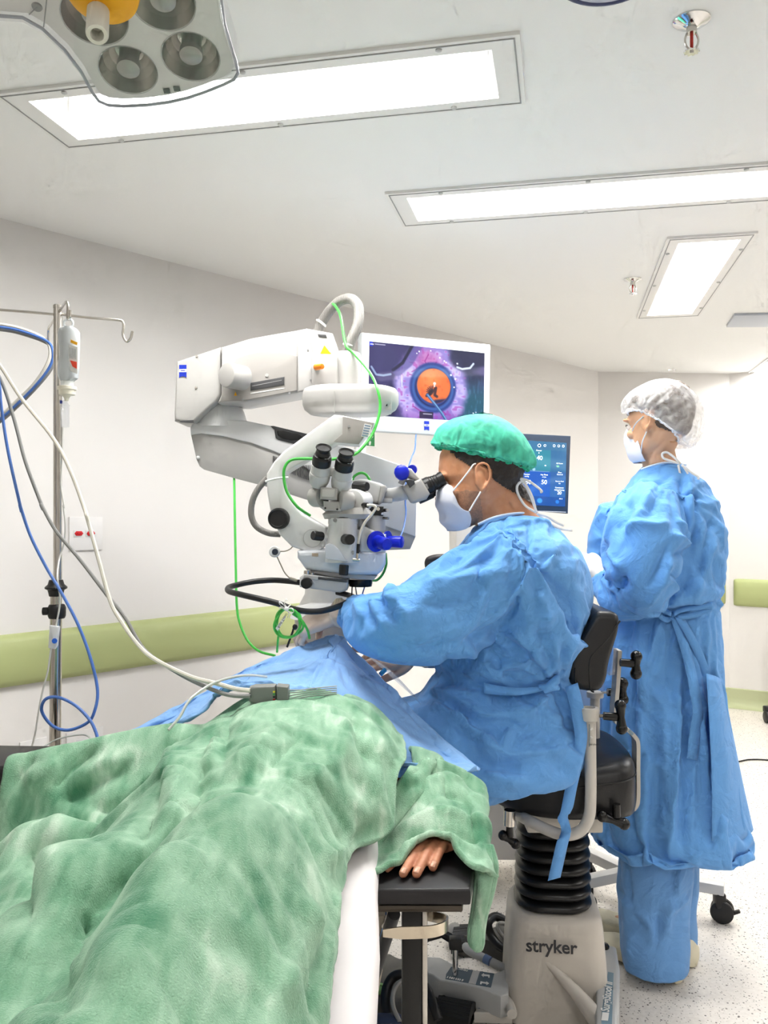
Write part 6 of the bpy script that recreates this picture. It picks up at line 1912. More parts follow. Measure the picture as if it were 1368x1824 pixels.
def eyes(o, Q, k, parent):
    T = lambda x, y, z: Vector(o) + Q @ (Vector((x, y, z)) * k)
    for s in (-1, 1):
        m = MB(); m.ell(T(.0815, s * .031, -.011), (.0105 * k,) * 3, Q); e = obj('eye', m, mat('eye_white', 'E9E4DF', .2), parent)
        m = MB(); m.ell(T(.0892, s * .031, -.011), (.0035 * k, .0055 * k, .0055 * k), Q); obj('iris', m, mat('iris_brown', '3B2618', .15), e)
        m = MB(); m.tube(spline([T(.090, s * .018, -.006), T(.0955, s * .031, -.001), T(.087, s * .045, -.008)], 5), .0013 * k, 6); obj('lashes', m, HAIR, e)
        m = MB(); m.tube(spline([T(.099, s * .014, .012), T(.097, s * .032, .019), T(.084, s * .050, .012)], 5), [.0022 * k] * 3 + [.003 * k] * 5 + [.0015 * k] * 3, 8); obj('eyebrow', m, HAIR, parent)


def hand_mb(wrist, fwd, dorsal, k=1.0, curls=None, spread=.10, thumb=(.5, .3), left=True):
    """palm with four unequal bent fingers and a thumb from its side; dorsal = direction the back of the hand faces"""
    x = Vector(fwd).normalized(); u = Vector(dorsal); u = (u - x * u.dot(x)).normalized()
    t = x.cross(u) if left else u.cross(x)                     # thumb side
    W = Vector(wrist)
    T = lambda a, b, c: W + x * (a * k) + t * (b * k) + u * (c * k)
    m = MB()
    def pr_(a, hw, hh, off=0.0): return [T(a, off + hw * math.copysign(abs(math.cos(q)) ** .75, math.cos(q)), hh * math.sin(q)) for q in [2 * math.pi * i / 20 for i in range(20)]]
    m.loft([pr_(-.03, .027, .020), pr_(.0, .028, .020), pr_(.03, .036, .019, .002), pr_(.06, .041, .017, .002), pr_(.088, .042, .014, .001), pr_(.100, .036, .010, .001)])
    curls = curls or [(.25, .35, .2)] * 4
    spec = [(.030, .046, .026, .022, .0088), (.010, .050, .030, .024, .0090), (-.011, .046, .028, .023, .0086), (-.031, .036, .021, .020, .0076)]
    tips = []
    for i, (off, l1, l2, l3, r) in enumerate(spec):
        a = (1.5 - i) * spread / 1.5
        p = T(.088 - abs(i - 1) * .005, off, .002); d = (x * math.cos(a) + t * math.sin(a)).normalized()
        axis = d.cross(u).normalized(); pts = [W.lerp(p, .72), p]; rr = [r * k * 1.05, r * k * 1.12]; ang = 0
        for L, c, rk in zip((l1, l2, l3), curls[i], (1.0, .94, .82)):
            ang += c
            dd = Quaternion(axis, -ang) @ d
            pts += [pts[-1] + dd * (L * k * .5), pts[-1] + dd * (L * k)]; rr += [r * k * rk * .96, r * k * rk * 1.02]
        rr[-1] = r * k * .55
        pts.append(pts[-1] + (pts[-1] - pts[-2]).normalized() * r * k * .25); rr.append(r * k * .2)
        m.tube(pts, rr, 12); tips.append((pts[-2], (pts[-2] - pts[-3]).normalized(), axis, r * k))
    a0, b0 = thumb
    p = [T(.012, .022, -.004), T(.034, .040, -.008), T(.034 + .034 * math.cos(a0), .040 + .034 * math.sin(a0), -.012 - .02 * b0), T(.034 + .060 * math.cos(a0 * .7), .040 + .052 * math.sin(a0 * .7), -.018 - .045 * b0)]
    m.tube(spline(p, 3), [.013 * k, .013 * k, .0125 * k, .012 * k, .0115 * k, .011 * k, .0105 * k, .0105 * k, .0095 * k, .006 * k][:10], 12)
    return m, tips


def ring_px(y, xl, xr, d, hy, n=40, e=2.3, yaw=0.0, skew=0.0):
    """level ring whose left and right outlines stand at two pixels of a row"""
    a, b = P(xl, y, d), P(xr, y, d)
    c = (a + b) / 2; hx = (b - a).length / 2
    out = []
    for i in range(n):
        q = 2 * math.pi * i / n
        cs, sn = math.cos(q), math.sin(q)
        x = hx * math.copysign(abs(cs) ** (2 / e), cs); yy = hy * math.copysign(abs(sn) ** (2 / e), sn)
        out.append(c + V(x + skew * yy, yy, 0))
    return out


def cap_mb(rings, n=64, gather=.004, seed=0):
    """bouffant cap: rings (front px, back px, depth of the middle, half width) from hem to crown"""
    m = MB(); rows = []
    for k, (f, b, d, w) in enumerate(rings):
        A1, B1 = P(*f, d), P(*b, d); c = (A1 + B1) / 2; h = (B1 - A1) / 2
        rows.append([c + h * math.cos(2 * math.pi * i / n) + V(0, 1, 0) * (w * math.sin(2 * math.pi * i / n)) for i in range(n)])
    fine = []
    K = len(rows) - 1
    for s in range(K * 5 + 1):
        t = s / (K * 5)
        rr = [cr1([rows[r][i] for r in range(len(rows))], t) for i in range(n)]
        c = sum(rr, V(0, 0, 0)) / n
        out = []
        for i, p in enumerate(rr):
            a = 2 * math.pi * i / n
            g = gather * (math.sin(a * 23 + seed + 2 * t) * math.exp(-t * 7) + .55 * math.sin(a * 11 + 3 * t + seed * 2) * math.exp(-(t * 3.2 - .6) ** 2 * 1.6))
            g += gather * .9 * noise.fractal(p * 26 + V(seed, 0, 0), 1, 2, 3)
            out.append(p + (p - c).normalized() * g)
        fine.append(out)
    m.loft(fine, caps=False)
    last = fine[-1]; m.add(last, [tuple(range(n))])
    return m, fine


def hair_from(body, o, Q, k, test, off=.004):
    """shell lifted off the head where hair grows"""
    co = np.array(body.v); nr = normals_of(body)
    loc = (co - np.array(o)) @ np.array(Q) / k
    sel = np.array([test(*p) for p in loc])
    idx = np.flatnonzero(sel); mp = {int(i): j for j, i in enumerate(idx)}
    rnd = np.array([noise.fractal(Vector(p) * 120, 1, 2, 2) for p in loc[idx]])
    m = MB(); m.add((co[idx] + nr[idx] * (off + .0022 * rnd)[:, None]).tolist(), [tuple(mp[i] for i in f) for f in body.f if all(i in mp for i in f)])
    return m


def tie_bow(mb, paths, d, w, wd=V(0, .3, 1)):
    for pts in paths:
        ps = spline([P(x, y, d + (q[0] if q else 0)) for x, y, *q in pts], 6)
        ws = []
        for i, p in enumerate(ps):
            t = (ps[min(i + 1, len(ps) - 1)] - ps[max(i - 1, 0)]).normalized()
            ws.append(t.cross(V(.25 * math.sin(i * .4), -1, .1)).normalized())
        ribbon(mb, ps, w, ws)
    return mb


# ------------------------------------------------------------------ the surgeon
SETTLE_N = 24
GD = 2.2
def k_(u, v): return (560 + u / 2.6308, 900 + v / 2.6308)
ho = P(853, 850, GD); yaw = R(8)
HQ = frame((-math.cos(yaw) * math.cos(R(6)), math.sin(yaw), -math.sin(R(6))), (-.10, 0, 1))
hm = head_mb(ho, HQ, 1.05)
hm.tube([ho + HQ @ V(-.02, 0, -.04), P(878, 905, 2.2), P(900, 940, 2.2), P(910, 985, 2.2)], [.058, .060, .066, .085], 28)
hm.tube([ho + HQ @ V(-.05, 0, -.03), P(905, 890, 2.2), P(930, 945, 2.2)], [.05, .052, .06], 24)
hf = fuse(hm, .0032, 5)
# stubble on the jaw
loc = (np.array(hf.v) - np.array(ho)) @ np.array(HQ) / 1.05
fc_ = [sum((loc[i] for i in f)) / len(f) for f in hf.f]
hf.m = [1 if (c[2] < -.03 - .25 * max(0, .03 - c[0]) and c[2] > -.125 and c[0] > .0 and c[0] < .2) else 0 for c in fc_]
# trunk, arms and legs inside the gown
bm_ = MB()
bm_.loft([ring_px(1345, 840, 985, 2.26, .12, 24), ring_px(1300, 815, 995, 2.26, .13, 24), ring_px(1180, 805, 995, 2.24, .13, 24), ring_px(1050, 815, 1010, 2.22, .14, 24), ring_px(970, 840, 985, 2.21, .15, 24), ring_px(930, 868, 945, 2.2, .08, 24)])
bm_.tube(spline([P(925, 1000, 2.09), P(820, 1075, 2.03), P(720, 1110, 1.97), P(660, 1102, 2.01), P(632, 1096, 2.055)], 5), [.055] * 6 + [.045] * 6 + [.034] * 5 + [.026] * 4, 16)
bm_.tube(spline([P(925, 1000, 2.33), P(850, 1110, 2.40), P(800, 1155, 2.36), P(755, 1166, 2.30)], 5), [.055] * 5 + [.045] * 5 + [.032] * 6, 16)
for dy in (2.16, 2.36):
    bm_.tube(spline([P(940, 1318, dy), P(800, 1330, dy + .02), P(660, 1395, dy + .03)], 5), [.06] * 4 + [.058] * 4 + [.055] * 3, 16)
    kn = P(660, 1395, dy + .03)
    bm_.tube(spline([kn, V(kn.x - .03, kn.y + .02, .36), V(kn.x - .06, kn.y + .03, .10)], 5), [.058] * 4 + [.052] * 4 + [.04] * 3, 14)
    q = V(kn.x - .06, kn.y + .03, .045); bm_.ell(q + V(-.07, 0, 0), (.13, .045, .04))
bf = fuse(bm_, .010, 3)
hf.merge(bf)
tr_m = MB(); shoes = []
for dy in (2.16, 2.36):
    kn = P(660, 1395, dy + .03)
    tr_m.tube(spline([P(930, 1322, dy), P(800, 1335, dy + .02), kn, V(kn.x - .03, kn.y + .02, .36), V(kn.x - .06, kn.y + .03, .09)], 6), [.074] * 6 + [.072] * 6 + [.076] * 6 + [.075] * 7, 20)
    q = V(kn.x - .06, kn.y + .03, .0)
    sm_ = MB(); sm_.loft([[q + V(t, w_ * math.cos(a), .002 + h_ * (.5 + .5 * math.sin(a))) for a in [2 * math.pi * i / 24 for i in range(24)]] for t, w_, h_ in ((.075, .015, .03), (.065, .042, .09), (.0, .052, .11), (-.08, .056, .09), (-.16, .058, .07), (-.205, .04, .045), (-.215, .012, .02))]); shoes.append(sm_)
surg = obj('person', hf, [SKIN, STUB], None, smooth=180, recalc=False)
tag(surg, 'person in a green bouffant cap seated on the stool, looking into the microscope eyepiece', 'person')
eyes(ho, HQ, 1.05, surg)
hr = hair_from(hf, ho, HQ, 1.05, lambda x, y, z: abs(y) < .0768 and ((x < -.032 and z > -.012 - (-.032 - x) * .8) or (-.04 < x < .05 and z > .012 + max(0, x) * .8) or (z > .06 and x < .06)), .004)
obj('hair', hr, HAIR, surg, smooth=180)

# gown: trunk, lap and sleeves fused, then creased
gm = MB()
gm.loft([ring_px(1352, 800, 1024, 2.27, .20), ring_px(1325, 778, 1031, 2.27, .205), ring_px(1290, 768, 1034, 2.26, .20), ring_px(1245, 768, 1024, 2.25, .185), ring_px(1205, 780, 1012, 2.24, .170), ring_px(1150, 784, 1028, 2.23, .175), ring_px(1095, 788, 1043, 2.22, .185), ring_px(1045, 796, 1051, 2.22, .195), ring_px(1000, 806, 1040, 2.21, .20), ring_px(965, 826, 1016, 2.20, .175), ring_px(936, 848, 985, 2.20, .105), ring_px(917, 866, 952, 2.20, .072)])
def xring(px, yt, yb, d, hy, n=32, e=2.6):
    a, b = P(px, yt, d), P(px, yb, d); c = (a + b) / 2; hz = (a - b).length / 2
    return [c + V(0, hy * math.copysign(abs(math.cos(q)) ** (2 / e), math.cos(q)), hz * math.copysign(abs(math.sin(q)) ** (2 / e), math.sin(q))) for q in [2 * math.pi * i / n for i in range(n)]]
gm.loft([xring(690, 1262, 1330, 2.22, .17), xring(740, 1250, 1372, 2.2, .19), xring(790, 1243, 1402, 2.19, .20), xring(842, 1248, 1422, 2.18, .205), xring(880, 1255, 1408, 2.18, .205), xring(935, 1260, 1382, 2.19, .20), xring(990, 1262, 1352, 2.21, .19), xring(1026, 1280, 1325, 2.24, .15)])
sl_ = spline([P(925, 1003, 2.10), P(862, 1040, 2.07), P(795, 1079, 2.02), P(728, 1102, 1.97), P(690, 1106, 1.975), P(652, 1103, 2.02), P(628, 1095, 2.06), P(616, 1091, 2.076)], 6)
def lerp_r(vals, n): return [cr1(vals, i / (n - 1)) * S(2.02) for i in range(n)]
gm.tube(sl_, lerp_r([92, 82, 74, 57, 49, 40, 30, 23], len(sl_)), 32)
sr_ = spline([P(925, 1003, 2.34), P(862, 1080, 2.40), P(820, 1140, 2.40), P(796, 1160, 2.37), P(778, 1166, 2.33)], 6)
gm.tube(sr_, lerp_r([88, 70, 56, 40, 26], len(sr_)), 28)
gf = fuse(gm, .0118, 6)
def hold_s(co):
    pins = [(P(1, 1, 1), 0)]
    w = np.full(len(co), .004)
    zc = co[:, 2]
    w = np.maximum(w, np.clip((zc - P(0, 950, 2.2).z) / .04, 0, 1))                      # neck
    cf = np.array(P(618, 1092, 2.074)); w = np.maximum(w, np.clip(1.3 - np.linalg.norm(co - cf, axis=1) / .05, 0, 1))
    cf = np.array(P(780, 1166, 2.335)); w = np.maximum(w, np.clip(1.3 - np.linalg.norm(co - cf, axis=1) / .05, 0, 1))
    zb_ = P(0, 1213, 2.1).z; w = np.maximum(w, .5 * np.exp(-((zc - zb_) / .02) ** 2) * (co[:, 0] > P(770, 0, 2.2).x))   # belt
    w = np.maximum(w, .35 * np.clip((P(0, 1330, 2.2).z - zc) / .05, 0, 1))
    return w


_x = np.array(gf.v)[:, 0]; _off = np.where(_x < P(800, 0, 2.1).x, .009, .024)[:, None]
gf = refine(settle(gf, shrunk(gf, _off), hold_s, SETTLE_N, .18, 1.0, 14, .45))
bv = bvh_of(gf)
K = lambda *l: [k_(*p) for p in l]
cre = [
    # forearm bumps and pulls
    (K((200, 445), (225, 510), (262, 580)), .013, .008), (K((275, 440), (300, 505), (345, 585)), .013, .010), (K((370, 400), (395, 470), (440, 545)), .015, .011),
    (K((235, 450), (265, 520), (300, 570)), .010, -.007), (K((320, 440), (355, 510), (395, 560)), .011, -.008), (K((130, 590), (250, 650), (380, 690)), .012, -.004),
    (K((360, 395), (350, 440), (370, 470)), .010, .010),
    # upper sleeve
    (K((500, 375), (620, 345), (800, 320), (980, 310)), .014, .007), (K((480, 470), (640, 450), (820, 400), (1000, 330)), .013, -.006), (K((420, 640), (600, 600), (800, 520), (950, 440)), .016, .007),
    (K((400, 690), (600, 650), (760, 600), (900, 520)), .013, -.005), (K((690, 190), (620, 260), (520, 360)), .013, .008), (K((760, 130), (720, 190), (650, 300)), .010, -.006), (K((840, 240), (700, 300), (560, 380)), .010, -.005),
    (K((860, 110), (780, 150), (740, 185)), .009, .006), (K((700, 470), (780, 420), (900, 360)), .011, .005),
    # seam of the sleeve
    (K((1005, 60), (1005, 180), (990, 300), (950, 440), (930, 500), (850, 590)), .005, -.006, 2.0),
    # armpit and trunk, pulled towards the knot
    (K((1110, 835), (1010, 760), (900, 690), (800, 630)), .012, .009), (K((1100, 820), (1000, 730), (900, 640), (840, 590)), .010, -.008), (K((1115, 815), (1050, 720), (960, 620), (900, 560)), .010, .007),
    (K((1130, 800), (1090, 700), (1060, 600), (1050, 540)), .010, -.006), (K((1135, 800), (1130, 700), (1120, 610)), .011, .008), (K((1150, 780), (1190, 680), (1250, 560)), .012, .009), (K((1145, 780), (1160, 690), (1210, 560)), .009, -.007),
    (K((1000, 560), (1080, 530), (1180, 500)), .011, .006), (K((1010, 610), (1100, 600), (1190, 560)), .009, -.005), (K((1040, 400), (1080, 480), (1110, 560)), .010, .006), (K((1100, 150), (1110, 250), (1060, 330)), .012, .007), (K((1150, 280), (1080, 320), (1040, 420)), .010, -.005),
    (K((690, 650), (800, 740), (920, 830)), .014, .008), (K((600, 700), (680, 780), (760, 850)), .013, -.006), (K((740, 640), (860, 760), (960, 840)), .009, -.007), (K((590, 830), (740, 850), (850, 860)), .010, -.005),
    (K((1020, 70), (1060, 50), (1110, 90)), .008, .005), (K((900, 60), (960, 80), (1020, 70)), .008, .005), (K((840, 150), (920, 120), (1000, 130)), .009, .004),
    # belt groove and gathers under it
    (K((790, 880), (900, 890), (1000, 880), (1090, 860), (1170, 850)), .012, -.009), (K((1100, 870), (1040, 930), (980, 985)), .012, .010), (K((1090, 875), (960, 950), (800, 985)), .013, .010), (K((1090, 880), (1000, 920), (930, 950)), .008, -.007),
    (K((1130, 880), (1160, 960), (1200, 1060)), .011, -.007), (K((1150, 880), (1210, 980), (1240, 1080)), .012, .008), (K((980, 985), (900, 1080), (870, 1180)), .013, .007),
    # folds of the lap
    (K((545, 860), (640, 900), (760, 960), (820, 1000)), .011, .010), (K((540, 880), (640, 940), (760, 1010)), .009, -.009), (K((560, 930), (660, 1000), (780, 1070), (850, 1150)), .011, .011), (K((600, 960), (690, 1050), (790, 1130)), .009, -.009),
    (K((640, 970), (740, 1080), (860, 1165)), .010, .010), (K((700, 1020), (790, 1060), (820, 1090)), .009, -.008), (K((700, 980), (900, 1000), (1100, 990), (1220, 1000)), .016, .006), (K((760, 1130), (900, 1170), (1080, 1150), (1200, 1110)), .015, .007),
    (K((720, 1180), (850, 1220), (1000, 1200)), .013, -.006), (K((1000, 1120), (1120, 1130), (1240, 1110)), .009, -.006), (K((800, 1250), (900, 1290), (1000, 1270)), .012, .005), (K((620, 860), (700, 880), (780, 880)), .010, .006),
]
fold(gf, cre, bv, 2.2)
gown = obj('gown', gf, GOWN, surg, smooth=180, recalc=False)
obj('trousers', fuse(tr_m, .010, 4), PANTS, surg, smooth=180, recalc=False)
for sm_ in shoes:
    obj('shoe_cover', sm_, mat('shoe_cover_pale', 'E4DCC2', .65, bump=(40, .5, .006)), surg, smooth=60)
# loose back flap with the opening of the gown
fl_ = [[(1015, 972, 2.16), (1020, 1010, 2.10), (1018, 1060, 2.07), (1010, 1110, 2.07), (1000, 1160, 2.08), (996, 1205, 2.09)],
       [(1026, 974, 2.17), (1038, 1010, 2.13), (1040, 1060, 2.10), (1030, 1110, 2.10), (1014, 1165, 2.10), (1002, 1210, 2.10)],
       [(1036, 985, 2.20), (1050, 1020, 2.18), (1055, 1060, 2.17), (1046, 1105, 2.17), (1028, 1160, 2.15), (1010, 1212, 2.12)],
       [(1040, 995, 2.28), (1053, 1030, 2.28), (1057, 1065, 2.28), (1050, 1100, 2.27), (1034, 1150, 2.25), (1018, 1205, 2.2)]]
m = MB(); m.grid(patch([[P(*q) for q in r] for r in fl_], 30, 12)); obj('back_flap', m, GOWN, gown, smooth=180, solid=.0012)
# belt, knot and hanging end
m = MB()
bl_ = on_surface(bv, K((792, 852), (860, 862), (940, 868), (1020, 862), (1075, 850)))
ps = spline([Vector(p) + V(0, -.012, 0) for p in bl_], 5)
ribbon(m, ps, [.026 - .016 * (i / len(ps)) for i in range(len(ps))], V(0, .1, 1))
obj('belt', m, GOWN, gown, smooth=180, solid=.0015)
m = MB()
kp = Vector(bl_[-1]) + V(.004, -.016, 0)
m.tube([kp + V(-.02, .0, .004), kp + V(.0, -.006, .002), kp + V(.022, -.004, .020), kp + V(.028, .0, .032)], [.006, .011, .012, .005], 10)
m.tube([kp + V(-.008, -.004, -.008), kp + V(.012, -.008, .004), kp + V(.03, -.002, .0)], [.006, .010, .006], 10)
kno = fuse(m, .0022, 3); obj('belt_knot', kno, GOWN, gown, smooth=180)
tl_ = [(1018, 1220, 2.09), (1028, 1262, 2.07), (1035, 1310, 2.06), (1030, 1350, 2.055), (1018, 1400, 2.05), (1010, 1440, 2.048), (1004, 1456, 2.046), (1008, 1480, 2.045), (1002, 1500, 2.045), (994, 1535, 2.045), (987, 1566, 2.046)]
ps = spline([P(*q) for q in tl_], 6); m = MB(); n_ = len(ps)
wd_ = [ (V(1, .2, .3) if i / n_ < .6 else V(1, .3, .12)) if not (.58 < i / n_ < .74) else V(.8, .6 * math.sin((i / n_ - .58) * 40), .5) for i in range(n_)]
ribbon(m, ps, [.034 - .010 * max(0, 1 - abs(i / n_ - .66) / .07) for i in range(n_)], wd_)
obj('belt_end', m, GOWN, gown, smooth=180, solid=.0012)
# neck binding and white ties
m = MB(); nb = [P(852, 934, 2.13), P(880, 922, 2.115), P(915, 915, 2.13), P(945, 914, 2.17), P(955, 915, 2.22)]
m.tube(spline(nb, 6), .0035, 8); obj('neck_binding', m, mat('binding_pale', 'CFE0F5', .6), gown)
m = MB(); tie_bow(m, [[(955, 913), (935, 900), (922, 878), (922, 864), (932, 858), (942, 876), (952, 902), (956, 913)], [(933, 858), (928, 853), (940, 856), (955, 866), (965, 875), (962, 877)], [(955, 912), (948, 885), (936, 862), (932, 856)], [(956, 914), (970, 925), (985, 936), (1000, 942), (1020, 945)], [(957, 915), (975, 920), (990, 930), (1005, 936)]], 2.145, .0062)
obj('neck_tie', m, TIE, gown, smooth=180, solid=.0008)
# cap
caps = [((779, 797), (938, 838), 2.2, .080), ((771, 797), (949, 838), 2.2, .090), ((769, 786), (956, 820), 2.2, .098), ((776, 764), (947, 797), 2.2, .098), ((797, 748), (926, 766), 2.2, .083), ((826, 739), (898, 746), 2.2, .050), ((852, 736), (874, 737), 2.2, .016)]
m, fine = cap_mb(caps, 96, .005, 1.3)
def hold_cap(co): return np.where(np.arange(len(co)) < 96 * 3, 1.0, .004)
m = refine(settle(m, shrunk(m, .010), hold_cap, 20, .16, .25, 10, .25, 5, 1.0, .004))
cap = obj('bouffant_cap', m, net('cap_green', '52D6B4', .82), surg, smooth=180)
m = MB(); rimp = [p for p in fine[0]]
m.tube([p + V(0, 0, .002 * math.sin(i * 1.9)) for i, p in enumerate(rimp)], .0035, 8, closed=True); obj('elastic_hem', m, mat('cap_hem_green', '23B48A', .7), cap)
# mask and loops
mg = [[(783, 862, 2.20), (794, 862, 2.155), (805, 866, 2.135), (808, 872, 2.128)], [(775, 886, 2.20), (784, 884, 2.15), (800, 882, 2.125), (810, 886, 2.118)], [(779, 908, 2.20), (792, 906, 2.15), (812, 906, 2.122), (826, 908, 2.118)], [(785, 930, 2.20), (799, 932, 2.16), (822, 932, 2.135), (838, 913, 2.118)], [(797, 946, 2.20), (812, 946, 2.165), (828, 943, 2.14), (837, 937, 2.126)]]
left_ = [[P(*q) for q in r] for r in mg]
G = patch(left_, 14, 18); right_ = [[V(p.x, 2 * 2.2 - p.y, p.z) for p in reversed(r)] for r in G]
m = MB(); rows = []
for i, (a, b) in enumerate(zip(right_, G)):
    t = i / (len(G) - 1)
    rows.append([p + V(-.0022 * math.sin(t * 19) * (1 if 0 < i < len(G) - 1 else 0), 0, 0) for p in a[:-1] + b])
m.grid(rows); mk = obj('face_mask', m, mat('mask_white', 'E3E4EE', .7), surg, smooth=180, solid=.0012)
for pts in ([(807, 874), (822, 856), (836, 838), (843, 828), (848, 826)], [(836, 910), (846, 893), (854, 880), (858, 872), (863, 866)]):
    m = MB(); m.tube(spline([P(x, y, 2.112 if i < 3 else 2.118) for i, (x, y) in enumerate(pts)], 5), .0021, 8); obj('ear_loop', m, mat('loop_white2', 'F0F0F0', .6), mk)
# gloved hands with rolled cuffs
hL, _t = hand_mb(P(606, 1094, 2.085), V(-.88, .12, -.30), V(-.25, -.35, .9), 1.06, [(.75, .8, .4)] * 4, .05, (.5, 1.2), True)
hL.tube([P(630, 1100, 2.05), P(606, 1092, 2.082), P(596, 1091, 2.088)], [.036, .035, .032], 24)
gl = obj('glove', fuse(hL, .003, 4), GLOVE, surg, smooth=180); gl['label'] = 'pale latex glove on the near hand resting on the drape'
m = MB()
for (x, r_, c) in ((609, .0365, 0), (604, .0355, 0), (600, .0345, 0)):
    q = P(x, 1091.5, 2.085); m.lathe([(r_ - .004, -.004), (r_, -.002), (r_ + .001, 0), (r_, .002), (r_ - .004, .004)], q, V(-1, .12, -.05), 32)
obj('glove_cuff', m, mat('cuff_cream', 'E6DCC0', .6), gl)
hR, _t = hand_mb(P(736, 1166, 2.27), V(-.95, -.28, .02), V(.1, -.75, .65), 1.04, [(.45, .55, .35), (.5, .6, .4), (.6, .7, .4), (.7, .7, .5)], .06, (.25, .6), False)
hR.tube([P(785, 1166, 2.34), P(760, 1166, 2.30), P(736, 1166, 2.27)], [.036, .034, .030], 24)
gl2 = obj('glove', fuse(hR, .003, 4), GLOVE, surg, smooth=180); gl2['label'] = 'pale latex glove on the far hand holding the instrument'
m = MB(); q = P(768, 1166, 2.31); m.tube([P(783, 1166, 2.33), q, P(757, 1166, 2.30)], [.037, .037, .036], 24); obj('knit_cuff', m, mat('cuff_pale_blue', 'C9DAEE', .7), gown)

# ------------------------------------------------------------------ the nurse
ND = 2.62
no = P(1172, 752, ND); ny = R(50)
NQ = frame((-math.cos(ny), math.sin(ny), -.03), (0, 0, 1))
nm = head_mb(no, NQ, .98, True)
nm.tube([no + NQ @ V(-.02, 0, -.04), P(1172, 800, 2.63), P(1178, 845, 2.65), P(1185, 880, 2.66)], [.050, .050, .055, .08], 26)
nf_ = fuse(nm, .0032, 5)
bm_ = MB()
bm_.loft([ring_px(1330, 1095, 1265, 2.62, .13, 24), ring_px(1200, 1100, 1262, 2.62, .13, 24), ring_px(1090, 1118, 1256, 2.64, .11, 24), ring_px(980, 1115, 1270, 2.64, .12, 24), ring_px(890, 1128, 1252, 2.64, .11, 24), ring_px(855, 1145, 1215, 2.64, .08, 24)])
bm_.tube(spline([P(1150, 880, 2.56), P(1140, 980, 2.50), P(1128, 1065, 2.50), P(1090, 1040, 2.58), P(1058, 1010, 2.64)], 5), [.05] * 6 + [.042] * 6 + [.032] * 9, 16)
bm_.tube(spline([P(1240, 890, 2.74), P(1235, 990, 2.82), P(1190, 1060, 2.88), P(1100, 1020, 2.80)], 5), [.05] * 5 + [.042] * 5 + [.03] * 6, 16)
up5 = V(0, 0, .05); fa = (PZ(1205, 1748, 0) + up5, PZ(1114, 1708, 0) + up5); fb_ = (PZ(1228, 1718, 0) + up5, PZ(1096, 1664, 0) + up5)
for (heel, toe), hp_ in ((fa, P(1165, 1320, 2.56)), (fb_, P(1195, 1320, 2.70))):
    an = heel.lerp(toe, .22) + V(0, 0, .05)
    bm_.tube(spline([hp_, hp_.lerp(an, .5) + V(-.01, .01, 0), an], 6), [.06] * 4 + [.05] * 5 + [.036] * 4, 16)
    bm_.tube([heel + V(0, 0, -.005), heel.lerp(toe, .5) + V(0, 0, -.005), toe + V(0, 0, -.015)], [.034, .040, .028], 14)
nf_.merge(fuse(bm_, .010, 3))
nur = obj('person', nf_, SKIN2, None, smooth=180, recalc=False)
tag(nur, 'person in a white hair net standing behind the stool, turned away in a blue gown', 'person')
eyes(no, NQ, .98, nur)
hr = hair_from(nf_, no, NQ, .98, lambda x, y, z: abs(y) < .0785 and ((z > .03 and x < .085) or (x < -.035 and z > -.02 - (-.035 - x) * .6)), .005)
obj('hair', hr, mat('hair_brown', '5A493D', .55, bump=(180, .6, .004)), nur, smooth=180)
m = MB(); m.ell(P(1212, 752, ND + .02), (.036, .040, .046)); m.ell(P(1204, 768, ND + .02), (.028, .034, .030)); obj('hair_bun', m, mat('bun_brown', '5E4D42', .55, bump=(180, .6, .004)), nur, smooth=180)
caps = [((1116, 730), (1204, 788), 2.62, .092), ((1110, 724), (1226, 793), 2.62, .102), ((1109, 714), (1245, 770), 2.62, .108), ((1116, 699), (1250, 738), 2.62, .108), ((1134, 687), (1237, 709), 2.62, .092), ((1156, 678), (1212, 687), 2.62, .060), ((1176, 675), (1190, 677), 2.62, .018)]
m, fine = cap_mb([((a[0] + 5, a[1]), b, d - .025, w + .004) for a, b, d, w in caps], 96, .004, 4.1)
m = refine(settle(m, shrunk(m, .008), hold_cap, 20, .14, .25, 10, .25, 5, 1.0, .004))
cap = obj('hair_net', m, net('net_white', 'F2F1F2', .42), nur, smooth=180)
m = MB(); m.tube([p + V(0, 0, .0015 * math.sin(i * 2.1)) for i, p in enumerate(fine[0])], .003, 8, closed=True); obj('elastic_hem', m, mat('net_hem', 'F4F3F3', .7), cap)
# mask (mirrored about the face's middle plane)
T = lambda x, y, z: no + NQ @ (V(x, y, z) * .98)
rows = []
for (z, f, w, b) in ((-.006, .106, .028, .062), (-.030, .122, .044, .050), (-.055, .124, .052, .036), (-.075, .117, .056, .026), (-.095, .112, .058, .020), (-.112, .104, .054, .016), (-.124, .090, .046, .014)):
    rows.append([T(f - (f - b) * abs(math.sin(q)) ** 1.7, w * 1.16 * math.sin(q), z + (.012 * abs(math.sin(q)) if z > -.05 else 0)) for q in [-math.pi / 2 + math.pi * i / 24 for i in range(25)]])
m = MB(); m.grid(patch(rows, 24, 14)); mk = obj('face_mask', m, mat('mask_white2', 'E8E9F2', .7), nur, smooth=180, solid=.0012)
for a, b in (((.056, .058, -.026), (-.004, .086, .012)), ((.022, .064, -.10), (-.012, .084, -.036))):
    m = MB(); m.tube(spline([T(*a), T((a[0] + b[0]) / 2, .083, (a[2] + b[2]) / 2), T(*b)], 5), .0019, 8); obj('ear_loop', m, mat('loop_white3', 'F0F0F0', .6), mk)
